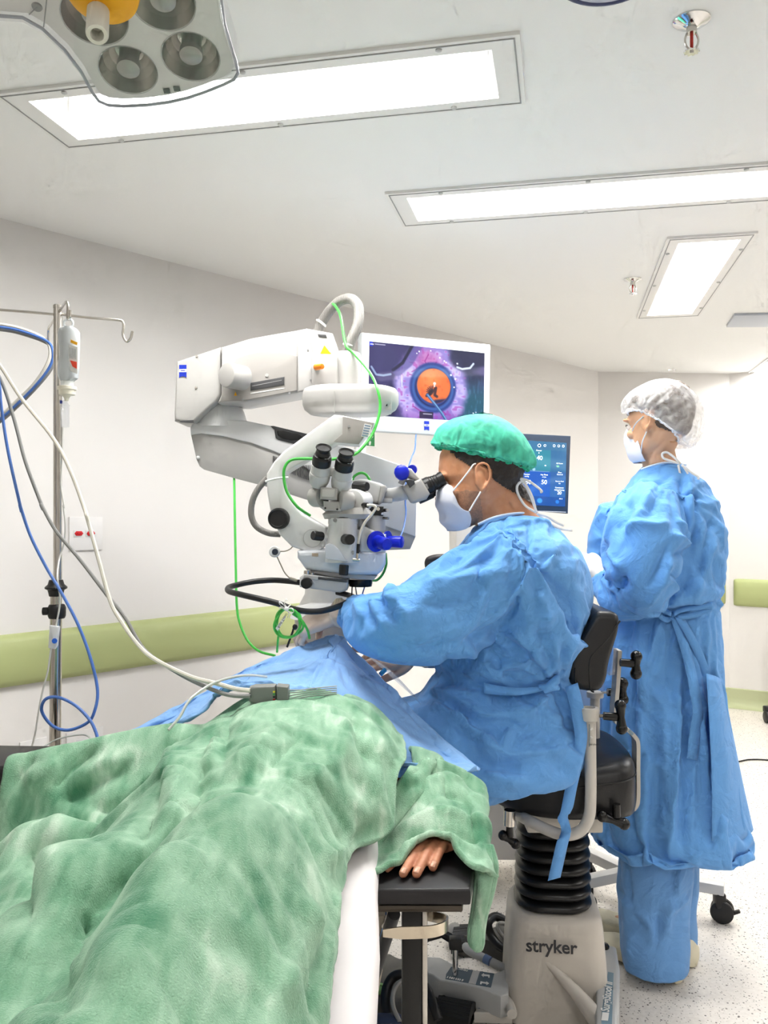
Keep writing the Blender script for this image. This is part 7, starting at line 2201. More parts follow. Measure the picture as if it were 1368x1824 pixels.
# gown
gm = MB()
zh_ = .362
def hem(z, cx0, cx1, d, hy, wob):
    base = ring_px(CY + (CH - z) * F / d, cx0, cx1, d, hy, 64, 2.2)
    c = sum(base, V(0, 0, 0)) / 64
    return [c + (p - c) * (1 + wob * (math.sin(2 * math.pi * i / 64 * 7 + .6) * .5 + math.sin(2 * math.pi * i / 64 * 11 + 2) * .35)) for i, p in enumerate(base)]
zpx = lambda y, d: CH - (y - CY) / F * d
gm.loft([hem(zh_, 1056, 1318, 2.60, .215, .055), hem(.50, 1060, 1308, 2.60, .205, .05), hem(.66, 1066, 1297, 2.61, .19, .04), hem(.80, 1074, 1288, 2.62, .175, .03), hem(.94, 1084, 1280, 2.63, .16, .018), hem(1.045, 1094, 1274, 2.64, .15, .008)] +
        [ring_px(y, a, b, d, hy, 64, 2.3) for (y, a, b, d, hy) in ((1060, 1094, 1276, 2.64, .150), (1000, 1090, 1288, 2.64, .155), (940, 1090, 1286, 2.64, .155), (895, 1100, 1272, 2.64, .145), (862, 1120, 1252, 2.64, .115), (838, 1140, 1224, 2.645, .080), (826, 1150, 1214, 2.65, .066))])
sl_ = spline([P(1158, 890, 2.55), P(1150, 950, 2.49), P(1146, 1010, 2.46), P(1132, 1058, 2.48), P(1104, 1064, 2.53), P(1080, 1042, 2.58), P(1068, 1020, 2.61)], 6)
gm.tube(sl_, [cr1([58, 68, 62, 44, 36, 28, 17], i / (len(sl_) - 1)) * S(2.52) for i in range(len(sl_))], 32)
sr_ = spline([P(1095, 900, 2.80), P(1084, 960, 2.86), P(1082, 1010, 2.86), P(1080, 1030, 2.80)], 6)
gm.tube(sr_, [cr1([30, 40, 36, 20], i / (len(sr_) - 1)) * S(2.8) for i in range(len(sr_))], 24)
gf = cut_below(fuse(gm, .0122, 5), zh_ + .012)


def hold_n(co):
    w = np.full(len(co), .003)
    zc = co[:, 2]
    w = np.maximum(w, np.clip((zc - P(0, 862, 2.62).z) / .03, 0, 1))
    cf = np.array(P(1070, 1024, 2.60)); w = np.maximum(w, np.clip(1.3 - np.linalg.norm(co - cf, axis=1) / .05, 0, 1))
    w = np.maximum(w, .22 * np.clip((zh_ + .06 - zc) / .04, 0, 1))
    zb_ = P(0, 1097, 2.55).z; tr_ = (np.hypot(co[:, 0] - P(1185, 0, 2.64).x, co[:, 1] - 2.64) < .19)
    w = np.maximum(w, .5 * np.exp(-((zc - zb_) / .018) ** 2) * (co[:, 0] > P(1120, 0, 2.5).x))
    return w


_z = np.array(gf.v)[:, 2]; _off = np.where(_z < .9, .035, .018)[:, None]
gf = refine(settle(gf, shrunk(gf, _off), hold_n, SETTLE_N, .16, 1.0, 14, .5))
bv = bvh_of(gf)
n_ = lambda u, v: (1000 + u / 3.6467, 640 + v / 3.6467)
o_ = lambda u, v: (980 + u / 2.3866, 1060 + v / 2.3866)
N = lambda *l: [n_(*p) for p in l]; O = lambda *l: [o_(*p) for p in l]
cre = [
    (N((600, 800), (560, 900), (480, 1060), (380, 1220)), .012, .009), (N((640, 820), (600, 960), (540, 1060)), .010, -.007), (N((700, 1060), (620, 1080), (520, 1070), (430, 1120)), .014, .010), (N((740, 1050), (800, 1100), (830, 1170)), .011, .011),
    (N((830, 1230), (760, 1160), (690, 1140)), .011, .012), (N((830, 1250), (770, 1260), (720, 1280)), .010, -.010), (N((720, 1270), (680, 1380), (620, 1500), (540, 1620)), .013, .009), (N((700, 1180), (640, 1340), (560, 1480)), .012, -.008),
    (N((320, 1220), (370, 1330), (420, 1370)), .012, .010), (N((300, 1430), (350, 1510), (420, 1400)), .012, -.012), (N((260, 1380), (320, 1480), (380, 1490)), .010, .010), (N((380, 800), (350, 920), (330, 1040)), .010, -.010), (N((420, 780), (370, 940), (330, 1080), (300, 1200)), .012, .009),
    (N((540, 780), (500, 850), (460, 960)), .011, .006), (N((780, 740), (790, 900), (800, 1100), (830, 1220)), .008, -.008), (N((850, 740), (870, 950), (860, 1150), (800, 1560)), .008, -.010), (N((830, 740), (840, 900), (850, 1100)), .009, .007),
    (N((990, 860), (1030, 1060), (1040, 1250)), .012, .007), (N((1000, 1150), (930, 1350), (870, 1560)), .013, .008), (N((980, 1000), (940, 1200), (900, 1400)), .010, -.007), (N((690, 1380), (740, 1420), (790, 1480), (820, 1500)), .011, -.010), (N((640, 1460), (720, 1440), (780, 1560)), .012, .008),
    (N((560, 1640), (640, 1660), (720, 1640)), .008, -.008), (N((900, 1620), (960, 1610), (1000, 1600)), .010, .007),
    (O((370, 90), (360, 400), (352, 700), (355, 1040)), .008, -.010), (O((380, 110), (385, 400), (380, 700), (390, 1050)), .014, .008), (O((470, 100), (440, 200), (400, 320)), .013, .008), (O((520, 130), (500, 260), (490, 400)), .012, -.006),
    (O((550, 240), (545, 500), (530, 760), (505, 1140)), .010, .014), (O((560, 260), (570, 520), (565, 800), (560, 1120)), .016, -.010), (O((620, 600), (605, 850), (600, 1120)), .012, .006), (O((690, 500), (690, 800), (685, 1100)), .010, -.012), (O((720, 420), (725, 600), (735, 850), (740, 1000)), .012, .012),
    (O((440, 600), (455, 800), (450, 1050)), .018, -.006), (O((760, 480), (790, 680), (830, 900)), .012, .008), (O((660, 230), (650, 300), (700, 460)), .010, -.008), (O((560, 250), (600, 330), (640, 440)), .010, .008),
]
fold(gf, cre, bv, 1.9)
ng = obj('gown', gf, GOWN, nur, smooth=180, recalc=False, solid=.001)
m = MB(); pt = [[P(1258, 1200, 2.43), P(1264, 1300, 2.40), P(1268, 1400, 2.39), P(1268, 1498, 2.39)], [P(1276, 1205, 2.46), P(1290, 1300, 2.43), P(1298, 1400, 2.42), P(1304, 1504, 2.42)], [P(1287, 1215, 2.54), P(1306, 1310, 2.53), P(1324, 1400, 2.53), P(1341, 1480, 2.53)], [P(1284, 1230, 2.64), P(1300, 1320, 2.66), P(1316, 1410, 2.67), P(1330, 1470, 2.68)]]
m.grid(patch(pt, 24, 14)); obj('back_flap', m, GOWN, ng, smooth=180, solid=.0012)
m = MB()
bw = [Vector(p) + V(0, -.012, 0) for p in on_surface(bv, [(1172, 1096), (1190, 1090), (1208, 1098)])]
if len(bw) == 3:
    c = bw[1]
    tie = MB()
    for pts in ([(1196, 1094), (1178, 1086), (1174, 1096), (1188, 1104), (1200, 1098)], [(1200, 1094), (1215, 1086), (1240, 1082), (1268, 1080), (1262, 1086), (1235, 1096), (1206, 1100)], [(1150, 1088), (1165, 1094), (1180, 1096)]):
        ps = spline([P(x, y, c.y - .008) for x, y in pts], 6); ribbon(tie, ps, .016, V(.1, .25, 1))
    bv2 = bvh_of(gf)
    for pts in ([(1202, 1100), (1212, 1130), (1224, 1170), (1233, 1210), (1238, 1240), (1242, 1268), (1237, 1300), (1232, 1350)], [(1210, 1100), (1230, 1135), (1248, 1175), (1258, 1215), (1264, 1262)]):
        ps = spline([Vector(p) + V(-.004, -.016, 0) for p in on_surface(bv2, pts)], 6); ribbon(tie, ps, [.034] * len(ps), V(1, .15, -.25))
    obj('waist_tie', tie, GOWN, ng, smooth=180, solid=.0012)
m = MB(); tie_bow(m, [[(1212, 826), (1198, 822), (1182, 816), (1180, 808), (1188, 806), (1200, 814), (1212, 826)], [(1208, 828), (1212, 845), (1220, 862), (1228, 875)], [(1214, 828), (1232, 842), (1244, 850), (1240, 860), (1232, 862)], [(1216, 828), (1228, 850), (1234, 880), (1240, 905), (1256, 922), (1268, 930)]], 2.555, .0070)
obj('neck_tie', m, TIE, ng, smooth=180, solid=.0008)
m = MB(); m.tube(spline([P(1142, 836, 2.59), P(1162, 829, 2.572), P(1185, 824, 2.58), P(1208, 826, 2.60), P(1222, 828, 2.66)], 6), .003, 8); obj('neck_binding', m, mat('binding_pale2', 'CFE0F5', .6), ng)
hN, _t = hand_mb(P(1066, 1016, 2.61), V(-.6, .7, .25), V(-.5, -.6, .6), .95, [(.3, .4, .3)] * 4, .06, (.4, .5), True)
hN.tube([P(1076, 1030, 2.59), P(1066, 1016, 2.61), P(1058, 1004, 2.64)], [.030, .029, .027], 20)
g3 = obj('glove', fuse(hN, .0032, 4), mat('glove_white', 'E9E2DC', .45), nur, smooth=180)
# trousers
tm = MB()
def leg(px_, d, y0, hx, pts):
    return tm.loft([ring_px(y, a, b, dd, hy, 40, 2.4) for (y, a, b, dd, hy) in pts])
leg(0, 0, 0, 0, [(1726, 1112, 1222, 2.47, .085), (1690, 1106, 1224, 2.48, .085), (1640, 1106, 1224, 2.50, .085), (1590, 1102, 1228, 2.52, .09), (1520, 1106, 1232, 2.54, .095), (1440, 1110, 1236, 2.55, .10)])
leg(0, 0, 0, 0, [(1700, 1130, 1239, 2.62, .075), (1640, 1126, 1239, 2.63, .08), (1560, 1118, 1241, 2.65, .085), (1440, 1120, 1244, 2.66, .09)])
tf = fuse(tm, .008, 5)
co = np.array(tf.v); nr = normals_of(tf)
tf.v = [tuple(p) for p in co + nr * (.006 * smoothnoise(co * np.array([1, 1, .35]), 16, 2.2, 2) + .004 * (crumple(co, 14, 2) - .3))[:, None]]
q_ = lambda u, v: (1060 + u / 4.4416, 1460 + v / 4.4416); Qp = lambda *l: [q_(*p) for p in l]
fold(tf, [(Qp((630, 370), (620, 520), (620, 690)), .008, -.009), (Qp((650, 370), (640, 560), (580, 720), (560, 950)), .014, .010), (Qp((180, 560), (260, 640), (330, 780), (420, 850)), .011, -.008), (Qp((200, 600), (300, 720), (440, 860), (450, 1060)), .012, .009), (Qp((300, 900), (270, 1000), (280, 1080)), .010, .007), (Qp((250, 250), (260, 450), (280, 660)), .009, -.006), (Qp((740, 600), (640, 690), (580, 740)), .010, .007), (Qp((520, 700), (480, 900), (440, 1060)), .012, -.007)], None, 1.7)
obj('trousers', tf, PANTS, nur, smooth=180, recalc=False)
COVER = mat('shoe_cover', 'E4DCC2', .65, bump=(40, .5, .006))
for (heel, toe) in (fa, fb_):
    d = (toe - heel); L = d.length; d.normalize(); side = V(-d.y, d.x, 0)
    e2_ = heel + d * (L * 1.35 + .06)
    m = MB(); rings = []
    for t, w, h in ((-.05, .012, .02), (-.04, .032, .055), (.05, .038, .078), (.3, .040, .075), (.55, .046, .062), (.8, .048, .05), (.95, .038, .036), (1.0, .012, .015)):
        c = heel.lerp(e2_, t); c = V(c.x, c.y, 0)
        rings.append([c + side * (w * math.copysign(abs(math.cos(q)) ** .7, math.cos(q))) + V(0, 0, .002 + h * (.5 + .5 * math.copysign(abs(math.sin(q)) ** .6, math.sin(q)))) for q in [2 * math.pi * i / 24 for i in range(24)]])
    m.loft(rings); obj('shoe_cover', m, COVER, nur, smooth=60)
# ================================================================== patient, blanket, drape
def itp(x, pts): return float(np.interp(x, [p[0] for p in pts], [p[1] for p in pts]))
def g1(d, w): return math.exp(-(d / w) ** 2)
def segd(x, y, a, b):
    ax, ay, bx, by = a[0], a[1], b[0], b[1]
    t = max(0, min(1, ((x - ax) * (bx - ax) + (y - ay) * (by - ay)) / max((bx - ax) ** 2 + (by - ay) ** 2, 1e-9)))
    return math.hypot(x - ax - t * (bx - ax), y - ay - t * (by - ay)), t


XR = [(.40, -.06), (.95, -.066), (1.10, -.071), (1.21, -.0715), (1.325, -.062), (1.40, -.035), (1.455, -.010), (1.50, .014), (1.60, .030), (1.75, .045), (1.93, .03)]


def body_z(x, y):
    base = zb + .010
    # trunk
    xc = itp(y, [(.4, -.26), (1.1, -.235), (1.5, -.20), (1.9, -.17)])
    w = itp(y, [(.4, .25), (1.0, .25), (1.3, .25), (1.6, .255), (1.8, .26), (1.95, .22)])
    h = itp(y, [(.35, .11), (.6, .145), (.85, .165), (1.02, .180), (1.2, .165), (1.4, .185), (1.6, .205), (1.78, .205), (1.92, .16)])
    if x > xc and y < 1.62:
        w = min(w, (itp(y, XR) - xc) * .97 + .04 * max(0, (y - 1.5) / .12))
    t = abs((x - xc) / w)
    z = base + h * max(0, 1 - t ** 2.3) ** .75
    # valley between the legs, ridges on them
    if y < 1.35:
        f = min(1, (1.35 - y) / .25)
        vx = itp(y, [(.5, -.37), (.9, -.335), (1.1, -.275), (1.35, -.20)])
        z -= .060 * f * g1(x - vx, .055)
        rx = itp(y, [(.5, -.245), (.85, -.21), (1.1, -.17)])
        z += .030 * f * g1(x - rx, .07)
        z += .028 * g1(math.hypot((x + .195) / .11, (y - 1.07) / .11), 1)
        z += .022 * g1(math.hypot((x + .40) / .09, (y - 1.05) / .12), 1)
    # far arm and its lump on the left
    d, t2 = segd(x, y, (-.40, 1.72), (-.71, 1.60)); z = max(z, base + (.160 - .045 * t2) * g1(d, .07))
    d, t2 = segd(x, y, (-.50, 1.42), (-.80, 1.45)); z = max(z, base + .05 * g1(d, .08))
    # over the left bed edge it hangs
    if x < -.60 and y < 1.56:
        z -= (-.60 - x) * 1.3
    return z


def arm_z(x, y):
    z = zT + .012
    d, t = segd(x, y, (-.02, 1.80), (.10, 1.72)); z = max(z, zT + .012 + .100 * g1(d, .085))
    d, t = segd(x, y, (.10, 1.72), (.10, 1.56)); z = max(z, zT + .014 + (.095 - .035 * t) * g1(d, .075))
    if x > .175:
        z -= min(.06, ((x - .175) * 2.4))
    return z

ph = MB()
pho = P(604, 1230, 2.10)
PQ = frame((.18, -.25, .95), (0, 1, .25))
pm = head_mb(pho, PQ, .84)
pm.tube([pho + PQ @ V(-.02, 0, -.08), V(-.14, 1.93, .90), V(-.16, 1.86, .88)], [.055, .058, .07], 20)
pf = fuse(pm, .0045, 4)
bm_ = MB()
def tring(y, x, z, hx, hz): return [V(x + hx * math.cos(q), y, z + hz * math.sin(q)) for q in [2 * math.pi * i / 24 for i in range(24)]]
bm_.loft([tring(1.86, -.16, .865, .11, .05), tring(1.76, -.17, .865, .16, .065), tring(1.6, -.18, .865, .15, .068), tring(1.4, -.20, .855, .12, .055), tring(1.2, -.225, .845, .10, .045), tring(1.12, -.235, .84, .095, .04)])
for s in (-1, 1):
    x = -.235 + s * .07
    bm_.tube(spline([V(x, 1.18, .845), V(x - .02, .98, .85), V(x - .03, .72, .825), V(x - .04, .45, .81)], 6), [.045] * 5 + [.042] * 5 + [.034] * 5 + [.028] * 4, 16)
    bm_.tube([V(x - .04, .45, .81), V(x - .045, .40, .81), V(x - .05, .38, .82)], [.028, .028, .022], 12)
bm_.tube(spline([V(-.08, 1.76, .83), V(.07, 1.70, .778), V(.098, 1.66, .774), V(.095, 1.60, .774)], 5), [.030] * 5 + [.026] * 5 + [.028] * 6, 14)
ra = [V(-.35, 1.75, .86), V(-.50, 1.80, .83), V(-.60, 1.86, .815), V(-.63, 1.90, .812)]
bm_.tube(spline(ra, 5), [.04] * 5 + [.036] * 5 + [.030] * 6, 14)
bf_ = fuse(bm_, .009, 3)
bf_.v = [(x, y, min(z, max(zb + .005, body_z(x, y) - .075)) if (.3 < y < 1.88 and x < .02) else (min(z, arm_z(x, y) - .035) if y < 1.88 else z)) for x, y, z in bf_.v]
pf.merge(bf_)
# left hand flat on the board: four fingers come out from under the hem
zf = zT + .0085
hm = MB(); nails = []
wr = V(.098, 1.60, zT + .027)
fing = [((690, 1548), (770, 1496), .0066, .72), ((718, 1556), (762, 1500), .0083, 1), ((742, 1556), (784, 1492), .0088, 1), ((771, 1545), (800, 1494), .0080, .9)]
for (tip, kn_, r, k) in fing:
    a = PZ(*tip, zf + .001); b = PZ(*kn_, zT + .022)
    pts = spline([wr.lerp(b, .5) + V(0, 0, .004), b, b.lerp(a, .45) + V(0, 0, .007), b.lerp(a, .78) + V(0, 0, .004), a], 4)
    n_ = len(pts); hm.tube(pts, [r * (1.15 - .22 * (i / (n_ - 1))) for i in range(n_)], 14)
    dr = (pts[-1] - pts[-2]).normalized()
    hm.ell(a, (r * .93,) * 3, None, 14, 10)
    nails.append((a, dr, r))
hm.loft([[wr + V(.030 * math.cos(q), .02, .022 * math.sin(q)) for q in [2 * math.pi * i / 20 for i in range(20)]], [V(.094, 1.55, zT + .019) + V(.044 * math.cos(q), 0, .016 * math.sin(q)) for q in [2 * math.pi * i / 20 for i in range(20)]], [V(.085, 1.51, zT + .018) + V(.042 * math.cos(q), 0, .012 * math.sin(q)) for q in [2 * math.pi * i / 20 for i in range(20)]]])
hm.tube(spline([V(.078, 1.58, zT + .02), V(.062, 1.55, zT + .016), V(.056, 1.53, zT + .013), V(.055, 1.51, zT + .012)], 4), [.013] * 5 + [.0115] * 5 + [.009] * 3, 12)
hff = fuse(hm, .0026, 3); pf.merge(hff)
PSKIN = mat('skin_patient', 'C98C6B', .5, sss=.12, bump=(300, .15, .001), vary=('BC7B5E', 60, 3))
pat = obj('person', pf, PSKIN, None, smooth=180, recalc=False)
tag(pat, 'person lying under the green blanket and blue drape, one hand showing on the arm board', 'person')
eyes(pho, PQ, .84, pat)
for (a, dr, r) in nails:
    up_ = V(0, -.45, .9); side = dr.cross(up_).normalized(); nrm = side.cross(dr).normalized()
    m = MB(); q0 = a + nrm * (r * .80) - dr * r * .15
    rows = []
    for i in range(7):
        s = -1 + 2 * i / 6
        rows.append([q0 + side * (s * r * .56) + nrm * (r * .17 * (1 - s * s)) + dr * (t * r) - nrm * (.25 * r * max(0, t) ** 2) for t in (-.75, -.3, .2, .65, .95 - .25 * s * s)])
    m.grid(rows); obj('finger_nail', m, NAIL, pat, smooth=180, solid=.0006)
st = MB(); q = V(-.585, 1.85, .822)
st.tube([q + V(-.012, -.01, 0), q + V(.03, -.015, .004)], [.040, .042], 20); sto = obj('wrist_strap', st, mat('strap_black', '1D1D20', .7), pat)
st = MB(); c_ = P(641, 1152, 2.10)
st.ell(c_, (.020, .016, .015)); obj('eye_drape_film', st, mat('eye_field', 'F3DAD6', .3, vary=('D98C86', 60, 3)), pat)
st = MB(); st.tube(spline([P(634, 1143, 2.075), P(641, 1147, 2.065), P(648, 1150, 2.068), P(652, 1145, 2.08)], 5), .0016, 8); obj('lid_speculum', st, STEEL, pat)
ins = MB(); ins.tube([P(645, 1150, 2.065), P(655, 1155, 2.10), P(700, 1158, 2.2)], .002, 8); tag(obj('surgical_probe', ins, mat('probe_blue', '4E7FB8', .3, metal=.4), None), 'thin surgical probe held by the far gloved hand over the eye', 'instrument')


def plush():
    m = mat('plush_green', '6FA982', .85, sheen=.6, spec=.15)
    nt = m.node_tree; b = nt.nodes['Principled BSDF']
    b.inputs['Sheen Roughness'].default_value = .4; b.inputs['Sheen Tint'].default_value = lin('D9EFDD')
    tc = nt.nodes.new('ShaderNodeTexCoord')
    n1 = nt.nodes.new('ShaderNodeTexNoise'); n1.inputs['Scale'].default_value = 5.5; n1.inputs['Detail'].default_value = 3; n1.inputs['Distortion'].default_value = .9
    n2 = nt.nodes.new('ShaderNodeTexNoise'); n2.inputs['Scale'].default_value = 16; n2.inputs['Detail'].default_value = 4; n2.inputs['Distortion'].default_value = .5
    n3 = nt.nodes.new('ShaderNodeTexNoise'); n3.inputs['Scale'].default_value = 420; n3.inputs['Detail'].default_value = 2
    mp = nt.nodes.new('ShaderNodeMapping'); mp.inputs['Scale'].default_value = (2.3, .75, 1.0); mp.inputs['Rotation'].default_value = (0, 0, R(-14))
    nt.links.new(tc.outputs['Object'], mp.inputs['Vector'])
    for n in (n1, n2): nt.links.new(mp.outputs['Vector'], n.inputs['Vector'])
    nt.links.new(tc.outputs['Object'], n3.inputs['Vector'])
    a = nt.nodes.new('ShaderNodeMath'); a.operation = 'MULTIPLY_ADD'; a.inputs[1].default_value = .62
    nt.links.new(n1.outputs['Fac'], a.inputs[0])
    a2 = nt.nodes.new('ShaderNodeMath'); a2.operation = 'MULTIPLY'; a2.inputs[1].default_value = .38; nt.links.new(n2.outputs['Fac'], a2.inputs[0]); nt.links.new(a2.outputs[0], a.inputs[2])
    r = nt.nodes.new('ShaderNodeValToRGB'); e = r.color_ramp.elements
    e[0].position = .38; e[0].color = lin('52896A'); e[1].position = .66; e[1].color = lin('C2DAC5')
    x = e.new(.48); x.color = lin('7BA789'); x = e.new(.58); x.color = lin('99BFA3')
    nt.links.new(a.outputs[0], r.inputs['Fac']); nt.links.new(r.outputs['Color'], b.inputs['Base Color'])
    bp = nt.nodes.new('ShaderNodeBump'); bp.inputs['Strength'].default_value = .5; bp.inputs['Distance'].default_value = .003
    nt.links.new(n3.outputs['Fac'], bp.inputs['Height'])
    b2 = nt.nodes.new('ShaderNodeBump'); b2.inputs['Strength'].default_value = .22; b2.inputs['Distance'].default_value = .010
    nt.links.new(n2.outputs['Fac'], b2.inputs['Height']); nt.links.new(bp.outputs['Normal'], b2.inputs['Normal']); nt.links.new(b2.outputs['Normal'], b.inputs['Normal'])
    return m


PLUSH = plush()
NU, NV = 84, 120
Z = np.zeros((NV + 1, NU + 1)); X = np.zeros_like(Z); Y = np.zeros_like(Z)
for i in range(NV + 1):
    y = .42 + (1.93 - .42) * i / NV
    xr = itp(y, XR) + .004 * math.sin(y * 31); xl = itp(y, [(.4, -.70), (1.4, -.71), (1.5, -.69), (1.62, -.70), (1.68, -.64), (1.75, -.54), (1.85, -.44), (1.93, -.42)])
    for j in range(NU + 1):
        x = xl + (xr - xl) * j / NU
        X[i, j], Y[i, j], Z[i, j] = x, y, body_z(x, y)
for _ in range(10):
    Zp = np.pad(Z, 1, mode='edge'); Z = (Zp[:-2, 1:-1] + Zp[2:, 1:-1] + Zp[1:-1, :-2] + Zp[1:-1, 2:] + 2 * Z) / 6
m = MB(); m.grid([[(X[i, j], Y[i, j], Z[i, j]) for j in range(NU + 1)] for i in range(NV + 1)])
bl = MB(); bl.v = m.v; bl.f = [tuple(f) for f in m.f]; bl.m = m.m
l_ = lambda u, v: (u / 1.9543, 1080 + v / 1.9543); m7 = lambda u, v: (u / 1.9543, 1380 + v / 1.9543)
L = lambda *a: [l_(*p) for p in a]; M7 = lambda *a: [m7(*p) for p in a]
cre = [
    (M7((700, 100), (600, 190), (490, 295), (400, 390), (320, 480), (270, 640), (235, 868)), .018, -.016), (M7((640, 130), (540, 220), (440, 310)), .015, .014), (M7((690, 240), (600, 350), (520, 480), (460, 640), (430, 868)), .028, .016),
    (M7((560, 400), (500, 520), (470, 640), (450, 868)), .016, -.006), (M7((120, 130), (125, 300), (100, 450), (80, 700)), .014, -.014), (M7((60, 200), (72, 400), (90, 640), (100, 868)), .014, .010), (M7((200, 120), (190, 330), (210, 520), (180, 700)), .02, .012), (M7((320, 420), (300, 560), (250, 700)), .014, .010), (M7((310, 460), (305, 560)), .010, -.010),
    (M7((1090, 480), (1020, 560), (980, 660), (940, 868)), .014, .012), (M7((1060, 500), (1000, 600), (960, 700)), .010, -.009), (M7((1170, 400), (1130, 560), (1090, 868)), .012, .010), (M7((1140, 470), (1110, 600), (1070, 868)), .010, -.008), (M7((1240, 180), (1180, 260), (1110, 300)), .010, .008), (M7((1330, 150), (1230, 220), (1160, 250)), .012, -.007),
    (M7((580, 10), (530, 130), (490, 260)), .014, -.012), (M7((640, 0), (620, 90), (560, 170)), .012, .010), (M7((700, 10), (690, 80), (640, 150)), .010, -.008),
    (L((640, 390), (620, 480), (600, 600), (580, 700)), .016, .013), (L((700, 340), (740, 430), (700, 560), (640, 680)), .014, -.013), (L((760, 330), (750, 450), (720, 560)), .014, .012), (L((820, 350), (780, 480), (800, 600)), .012, -.009), (L((1000, 420), (900, 500), (800, 600)), .018, .010), (L((1060, 440), (960, 540), (880, 640)), .014, -.007), (L((1180, 370), (1200, 460), (1150, 560), (1000, 640)), .018, .010),
    (L((1230, 380), (1240, 480), (1330, 580)), .016, -.008), (L((560, 560), (470, 640), (330, 700)), .014, .010), (L((460, 560), (330, 620), (200, 690)), .014, -.012), (L((280, 470), (210, 560), (90, 620)), .016, .014), (L((340, 480), (280, 540), (180, 640)), .013, -.014), (L((430, 530), (300, 580), (200, 650)), .012, .010), (L((130, 520), (80, 580), (30, 640)), .012, -.010), (L((620, 300), (560, 410), (510, 450)), .013, .012),
]
cre_body = cre
# second lobe over the arm board
HEM = [(-.05, 1.355), (-.018, 1.395), (.02, 1.43), (.05, 1.462), (.085, 1.492), (.105, 1.488), (.13, 1.45), (.15, 1.415), (.17, 1.42), (.185, 1.46), (.23, 1.50)]
NU2, NV2 = 36, 40
G = []
for i in range(NV2 + 1):
    row = []
    for j in range(NU2 + 1):
        s = j / NU2; x = -.045 + .240 * s
        y0 = itp(x, HEM); y1 = 1.86 - .10 * max(0, x - .1) / .1
        y = y0 + (y1 - y0) * i / NV2
        z = arm_z(x, y)
        lift = .010 * g1((y - y0), .03) * (1 if x < .17 else .3)
        row.append(V(x + .035 * max(0, .80 - z) * 0, y, z + lift))
    G.append(row)
Zs = np.array([[p.z for p in r] for r in G])
for _ in range(5):
    Zp = np.pad(Zs, 1, mode='edge'); Zs = (Zp[:-2, 1:-1] + Zp[2:, 1:-1] + Zp[1:-1, :-2] + Zp[1:-1, 2:] + 2 * Zs) / 6
ar = MB(); ar.grid([[V(p.x, p.y, Zs[i, j]) for j, p in enumerate(r)] for i, r in enumerate(G)])
s_ = lambda u, v: (660 + u / 5.7, 1480 + v / 5.7)
cre = [([(690, 1500), (740, 1468), (800, 1452), (850, 1470), (876, 1500)], .013, .014), ([(680, 1525), (730, 1494), (790, 1480), (845, 1500), (872, 1530)], .010, -.012), ([(676, 1540), (740, 1508), (790, 1498), (840, 1520), (868, 1545)], .010, .012),
       ([(700, 1470), (760, 1430), (810, 1420), (850, 1440)], .012, -.011), ([(715, 1440), (760, 1400), (810, 1395), (850, 1430), (868, 1465)], .014, .014), ([(730, 1400), (780, 1372), (820, 1385), (850, 1420)], .010, -.010), ([(735, 1375), (775, 1360), (800, 1362)], .010, .010), ([(800, 1362), (806, 1400), (840, 1440), (860, 1480)], .010, .011), ([(790, 1370), (795, 1410), (820, 1440)], .008, -.010), ([(850, 1410), (868, 1450), (878, 1500)], .010, .010)]
bl.merge(ar)
und = MB(); und.f = list(bl.f); und.m = bl.m; und.v = [(x, y, z - .022) for x, y, z in bl.v]
n_body = (NU + 1) * (NV + 1)


def hold_b(co):
    w = np.full(len(co), .002)
    w[:n_body] = np.maximum(w[:n_body], np.clip((co[:n_body, 1] - 1.86) / .04, 0, .8))
    w[:n_body] = np.maximum(w[:n_body], .25 * np.clip((.70 - co[:n_body, 1]) / .1, 0, 1))
    j = np.arange(len(co)) % (NU + 1); e = (np.arange(len(co)) < n_body)
    w[e & (j > NU - 2)] = .7; w[e & (j < 2)] = .3
    y0 = np.interp(co[:, 0], [h[0] for h in HEM], [h[1] for h in HEM]); k = np.arange(len(co)) >= n_body
    w[k] = np.maximum(w[k], .35 * np.exp(-((co[k, 1] - y0[k]) / .03) ** 2)); w[k] = np.maximum(w[k], .5 * np.clip((co[k, 0] - .17) / .02, 0, 1))
    return w


bl = refine(settle(bl, und, hold_b, 20, .035, 8.0, 12, .8))
fold(bl, cre_body, None, 1.9, 1.35); fold(bl, cre, None, 1.0)
# hanging corner
tl = [(866, 1508, 8, 1.50), (866, 1545, 15, 1.475), (861, 1590, 13, 1.46), (853, 1630, 10, 1.455), (848, 1660, 10, 1.45), (848, 1680, 9, 1.45), (851, 1690, 4, 1.45)]
tw = MB(); pts = spline([P(x, y, d) for x, y, w, d in tl], 6); ws = [cr1([w for _, _, w, _ in tl], i / (len(pts) - 1)) * S(1.46) for i in range(len(pts))]
rings = []
for i, (p, w) in enumerate(zip(pts, ws)):
    rg = []
    for q in range(28):
        a = 2 * math.pi * q / 28
        k = 1 + .22 * math.sin(3 * a + .6) + .10 * math.sin(5 * a)
        rg.append(p + V(w * .95 * math.cos(a) * k, w * .55 * math.sin(a) * k, 0))
    rings.append(rg)
tw.loft(rings); bl.merge(tw)
blk = obj('blanket', bl, PLUSH, None, smooth=180, recalc=False, solid=.010)
tag(blk, 'plush green blanket over the lying person, one corner hanging off the arm board', 'blanket')

